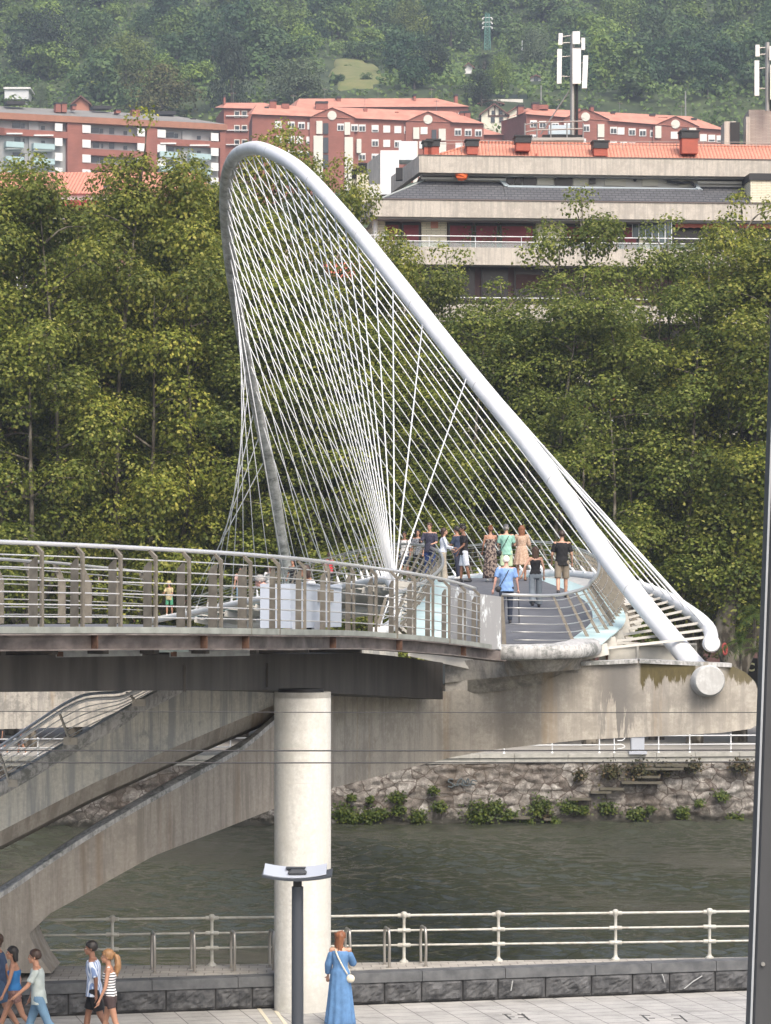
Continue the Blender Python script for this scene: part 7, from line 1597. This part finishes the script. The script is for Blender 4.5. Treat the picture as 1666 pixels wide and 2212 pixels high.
person('dark haired woman in a white blouse and beige wide trousers facing right', 957, 84.5, dz(957, 84.5), -82, 1.66, 'f', 'light', ('bob', 'dkbrown'), ((4, 2), (-4, 3)), ((20, 10, 62), (18, 10, 55)), 2, (0, -8), ('blouse', C_('white_blouse', (.62, .66, .74))), ('wide', C_('beige_trousers', (.42, .37, .30))), 'tan', v2)
person('bearded man in an open dark patterned shirt and blue jeans holding a phone', 929, 89, dz(929, 89), 160, 1.82, 'm', 'light', ('short', 'brown'), ((4, 2), (-4, 4)), ((22, 12, 70), (14, 12, 66)), 2, (0, 8), ('shirt', blotch('dark_print_shirt', (.022, .022, .045), (.05, .05, .08), 30)), ('jeans', C_('royal_jeans', (.02, .045, .16))), 'white', v2, True, (('phone', 'phone in the hands of the man in the dark patterned shirt', 1),))
person('woman with long curly black hair in a patterned top beside the curved railing', 903, 94, dz(903, 94), 172, 1.68, 'f', 'tan', ('curly', 'black'), ((3, 2), (-3, 2)), ((4, 8, 20), (2, 8, 24)), 1, (0, 0), ('tee', blotch('grey_print_top', (.05, .055, .07), (.22, .23, .25), 34)), ('trousers', C_('black_trousers', (.012, .012, .015))), 'black', v2)
person('man in a white t-shirt with backpack straps at the left end of the group', 874, 98.5, dz(874, 98.5), 168, 1.74, 'm', 'brown', ('short', 'black'), ((4, 2), (-4, 2)), ((2, 8, 18), (4, 8, 20)), 1, (0, 0), ('tee', C_('white_tee', (.6, .6, .6))), ('shorts', C_('navy_shorts', (.02, .03, .06))), 'white', v2, True, (('backpack', BAGB, 'black backpack worn by the man in the white t-shirt'),))
v3 = .022
person('person in a red top seen through the cables right of the cabinet', 712, 112, dz(712, 112), 30, 1.64, 'f', 'tan', ('long', 'dkbrown'), ((8, 4), (-8, 6)), ((6, 10, 20), (-6, 10, 20)), 2, (0, 0), ('tee', C_('red_top', (.5, .03, .04))), ('trousers', C_('dark_trousers', (.02, .02, .025))), 'black', v3)
person('person in black clothes beside the far leg of the arch', 634, 118, dz(634, 118), 150, 1.74, 'm', 'tan', ('short', 'black'), ((8, 4), (-8, 6)), ((6, 10, 20), (-6, 10, 20)), 2, (0, 0), ('tee', C_('black_far', (.015, .015, .02))), ('trousers', C_('black_far2', (.02, .02, .025))), 'black', v3)
person('woman in a white dress near the far end of the deck', 582, 121, dz(582, 121), 170, 1.70, 'f', 'brown', ('long', 'dkbrown'), ((6, 4), (-6, 4)), ((6, 10, 20), (-6, 10, 20)), 2, (0, 0), None, ('dress', C_('white_dress', (.62, .62, .62))), 'white', v3)
person('bearded man in pale pink t-shirt and light jeans near the far deck end', 520, 122.5, dz(520, 122.5), 175, 1.80, 'm', 'tan', ('short', 'black'), ((8, 4), (-8, 6)), ((6, 10, 20), (-6, 10, 20)), 2, (0, 0), ('tee', C_('pale_pink', (.60, .40, .35))), ('jeans', C_('light_jeans', (.25, .38, .50))), 'white', v3)
person('person in a yellow top and straw hat at the far end of the deck', 366, 129, dz(366, 129), 160, 1.66, 'f', 'tan', ('long', 'brown'), ((6, 4), (-6, 4)), ((30, 10, 60), (20, 10, 60)), 2, (0, 0), ('tee', C_('yellow_top', (.50, .42, .24))), ('shorts', C_('green_shorts', (.08, .32, .18))), 'white', v3, True, (('hat', C_('straw', (.5, .4, .22))),))
gf = lambda x, z: K((HY - np.interp(x, (600, 700), (1359, 1363))) / (F/z)) + .0
person('grey haired man in a blue shirt bending down left of the cabinet', 619, 53.2, P(0, 1357, 53.2)[2], 80, 1.72, 'm', 'pink', ('short', 'grey'), ((95, 120), (70, 125)), ((40, 10, 30), (40, 10, 30)), 10, (0, 30), ('tee', C_('denim_shirt', (.12, .22, .45))), ('trousers', C_('navy_crouch', (.03, .04, .07))), 'black', .014, True, (), crouch=38)
person('dark haired woman in white crouching behind the grey cabinet', 684, 52.9, P(0, 1360, 52.9)[2], 100, 1.66, 'f', 'tan', ('bob', 'dkbrown'), ((95, 110), (70, 115)), ((30, 10, 30), (30, 10, 30)), 8, (0, 12), ('tee', C_('white_crouch', (.62, .62, .6))), ('trousers', C_('grey_crouch', (.1, .1, .11))), 'black', .014, True, (), crouch=10)
for x, lab, c in ((6, 'pedestrian in dark shorts on the far bank, seen under the pale beam', (.03, .03, .035)), (46, 'pedestrian in white trainers on the far bank, seen under the pale beam', (.12, .12, .13))):
    person(lab, x, 129.2, FZ, 90, 1.72, 'm', 'tan', ('short', 'black'), ((14, 5), (-12, 14)), ((6, 8, 14), (-6, 8, 14)), 2, (0, 0), ('tee', C_('far_tee_%d' % x, c)), ('shorts', C_('far_shorts_%d' % x, c)), 'white', v3)
# ================================================================== air
if HAZE > 0:
    b = MB(); b.bb(-700, 700, -6, 1560, -9.5, 520); hz = b.build('haze', None)
    m = bpy.data.materials.new('haze_air'); m.use_nodes = True; nt = m.node_tree; nt.nodes.clear()
    o_ = nt.nodes.new('ShaderNodeOutputMaterial'); pv = nt.nodes.new('ShaderNodeVolumePrincipled'); pv.inputs['Color'].default_value = (.80, .88, 1, 1); pv.inputs['Density'].default_value = HAZE; pv.inputs['Anisotropy'].default_value = .3
    nt.links.new(pv.outputs[0], o_.inputs['Volume']); hz.data.materials.append(m); hz['kind'] = 'stuff'; hz['label'] = 'thin grey blue haze over the valley'
print('objects', len(bpy.data.objects))
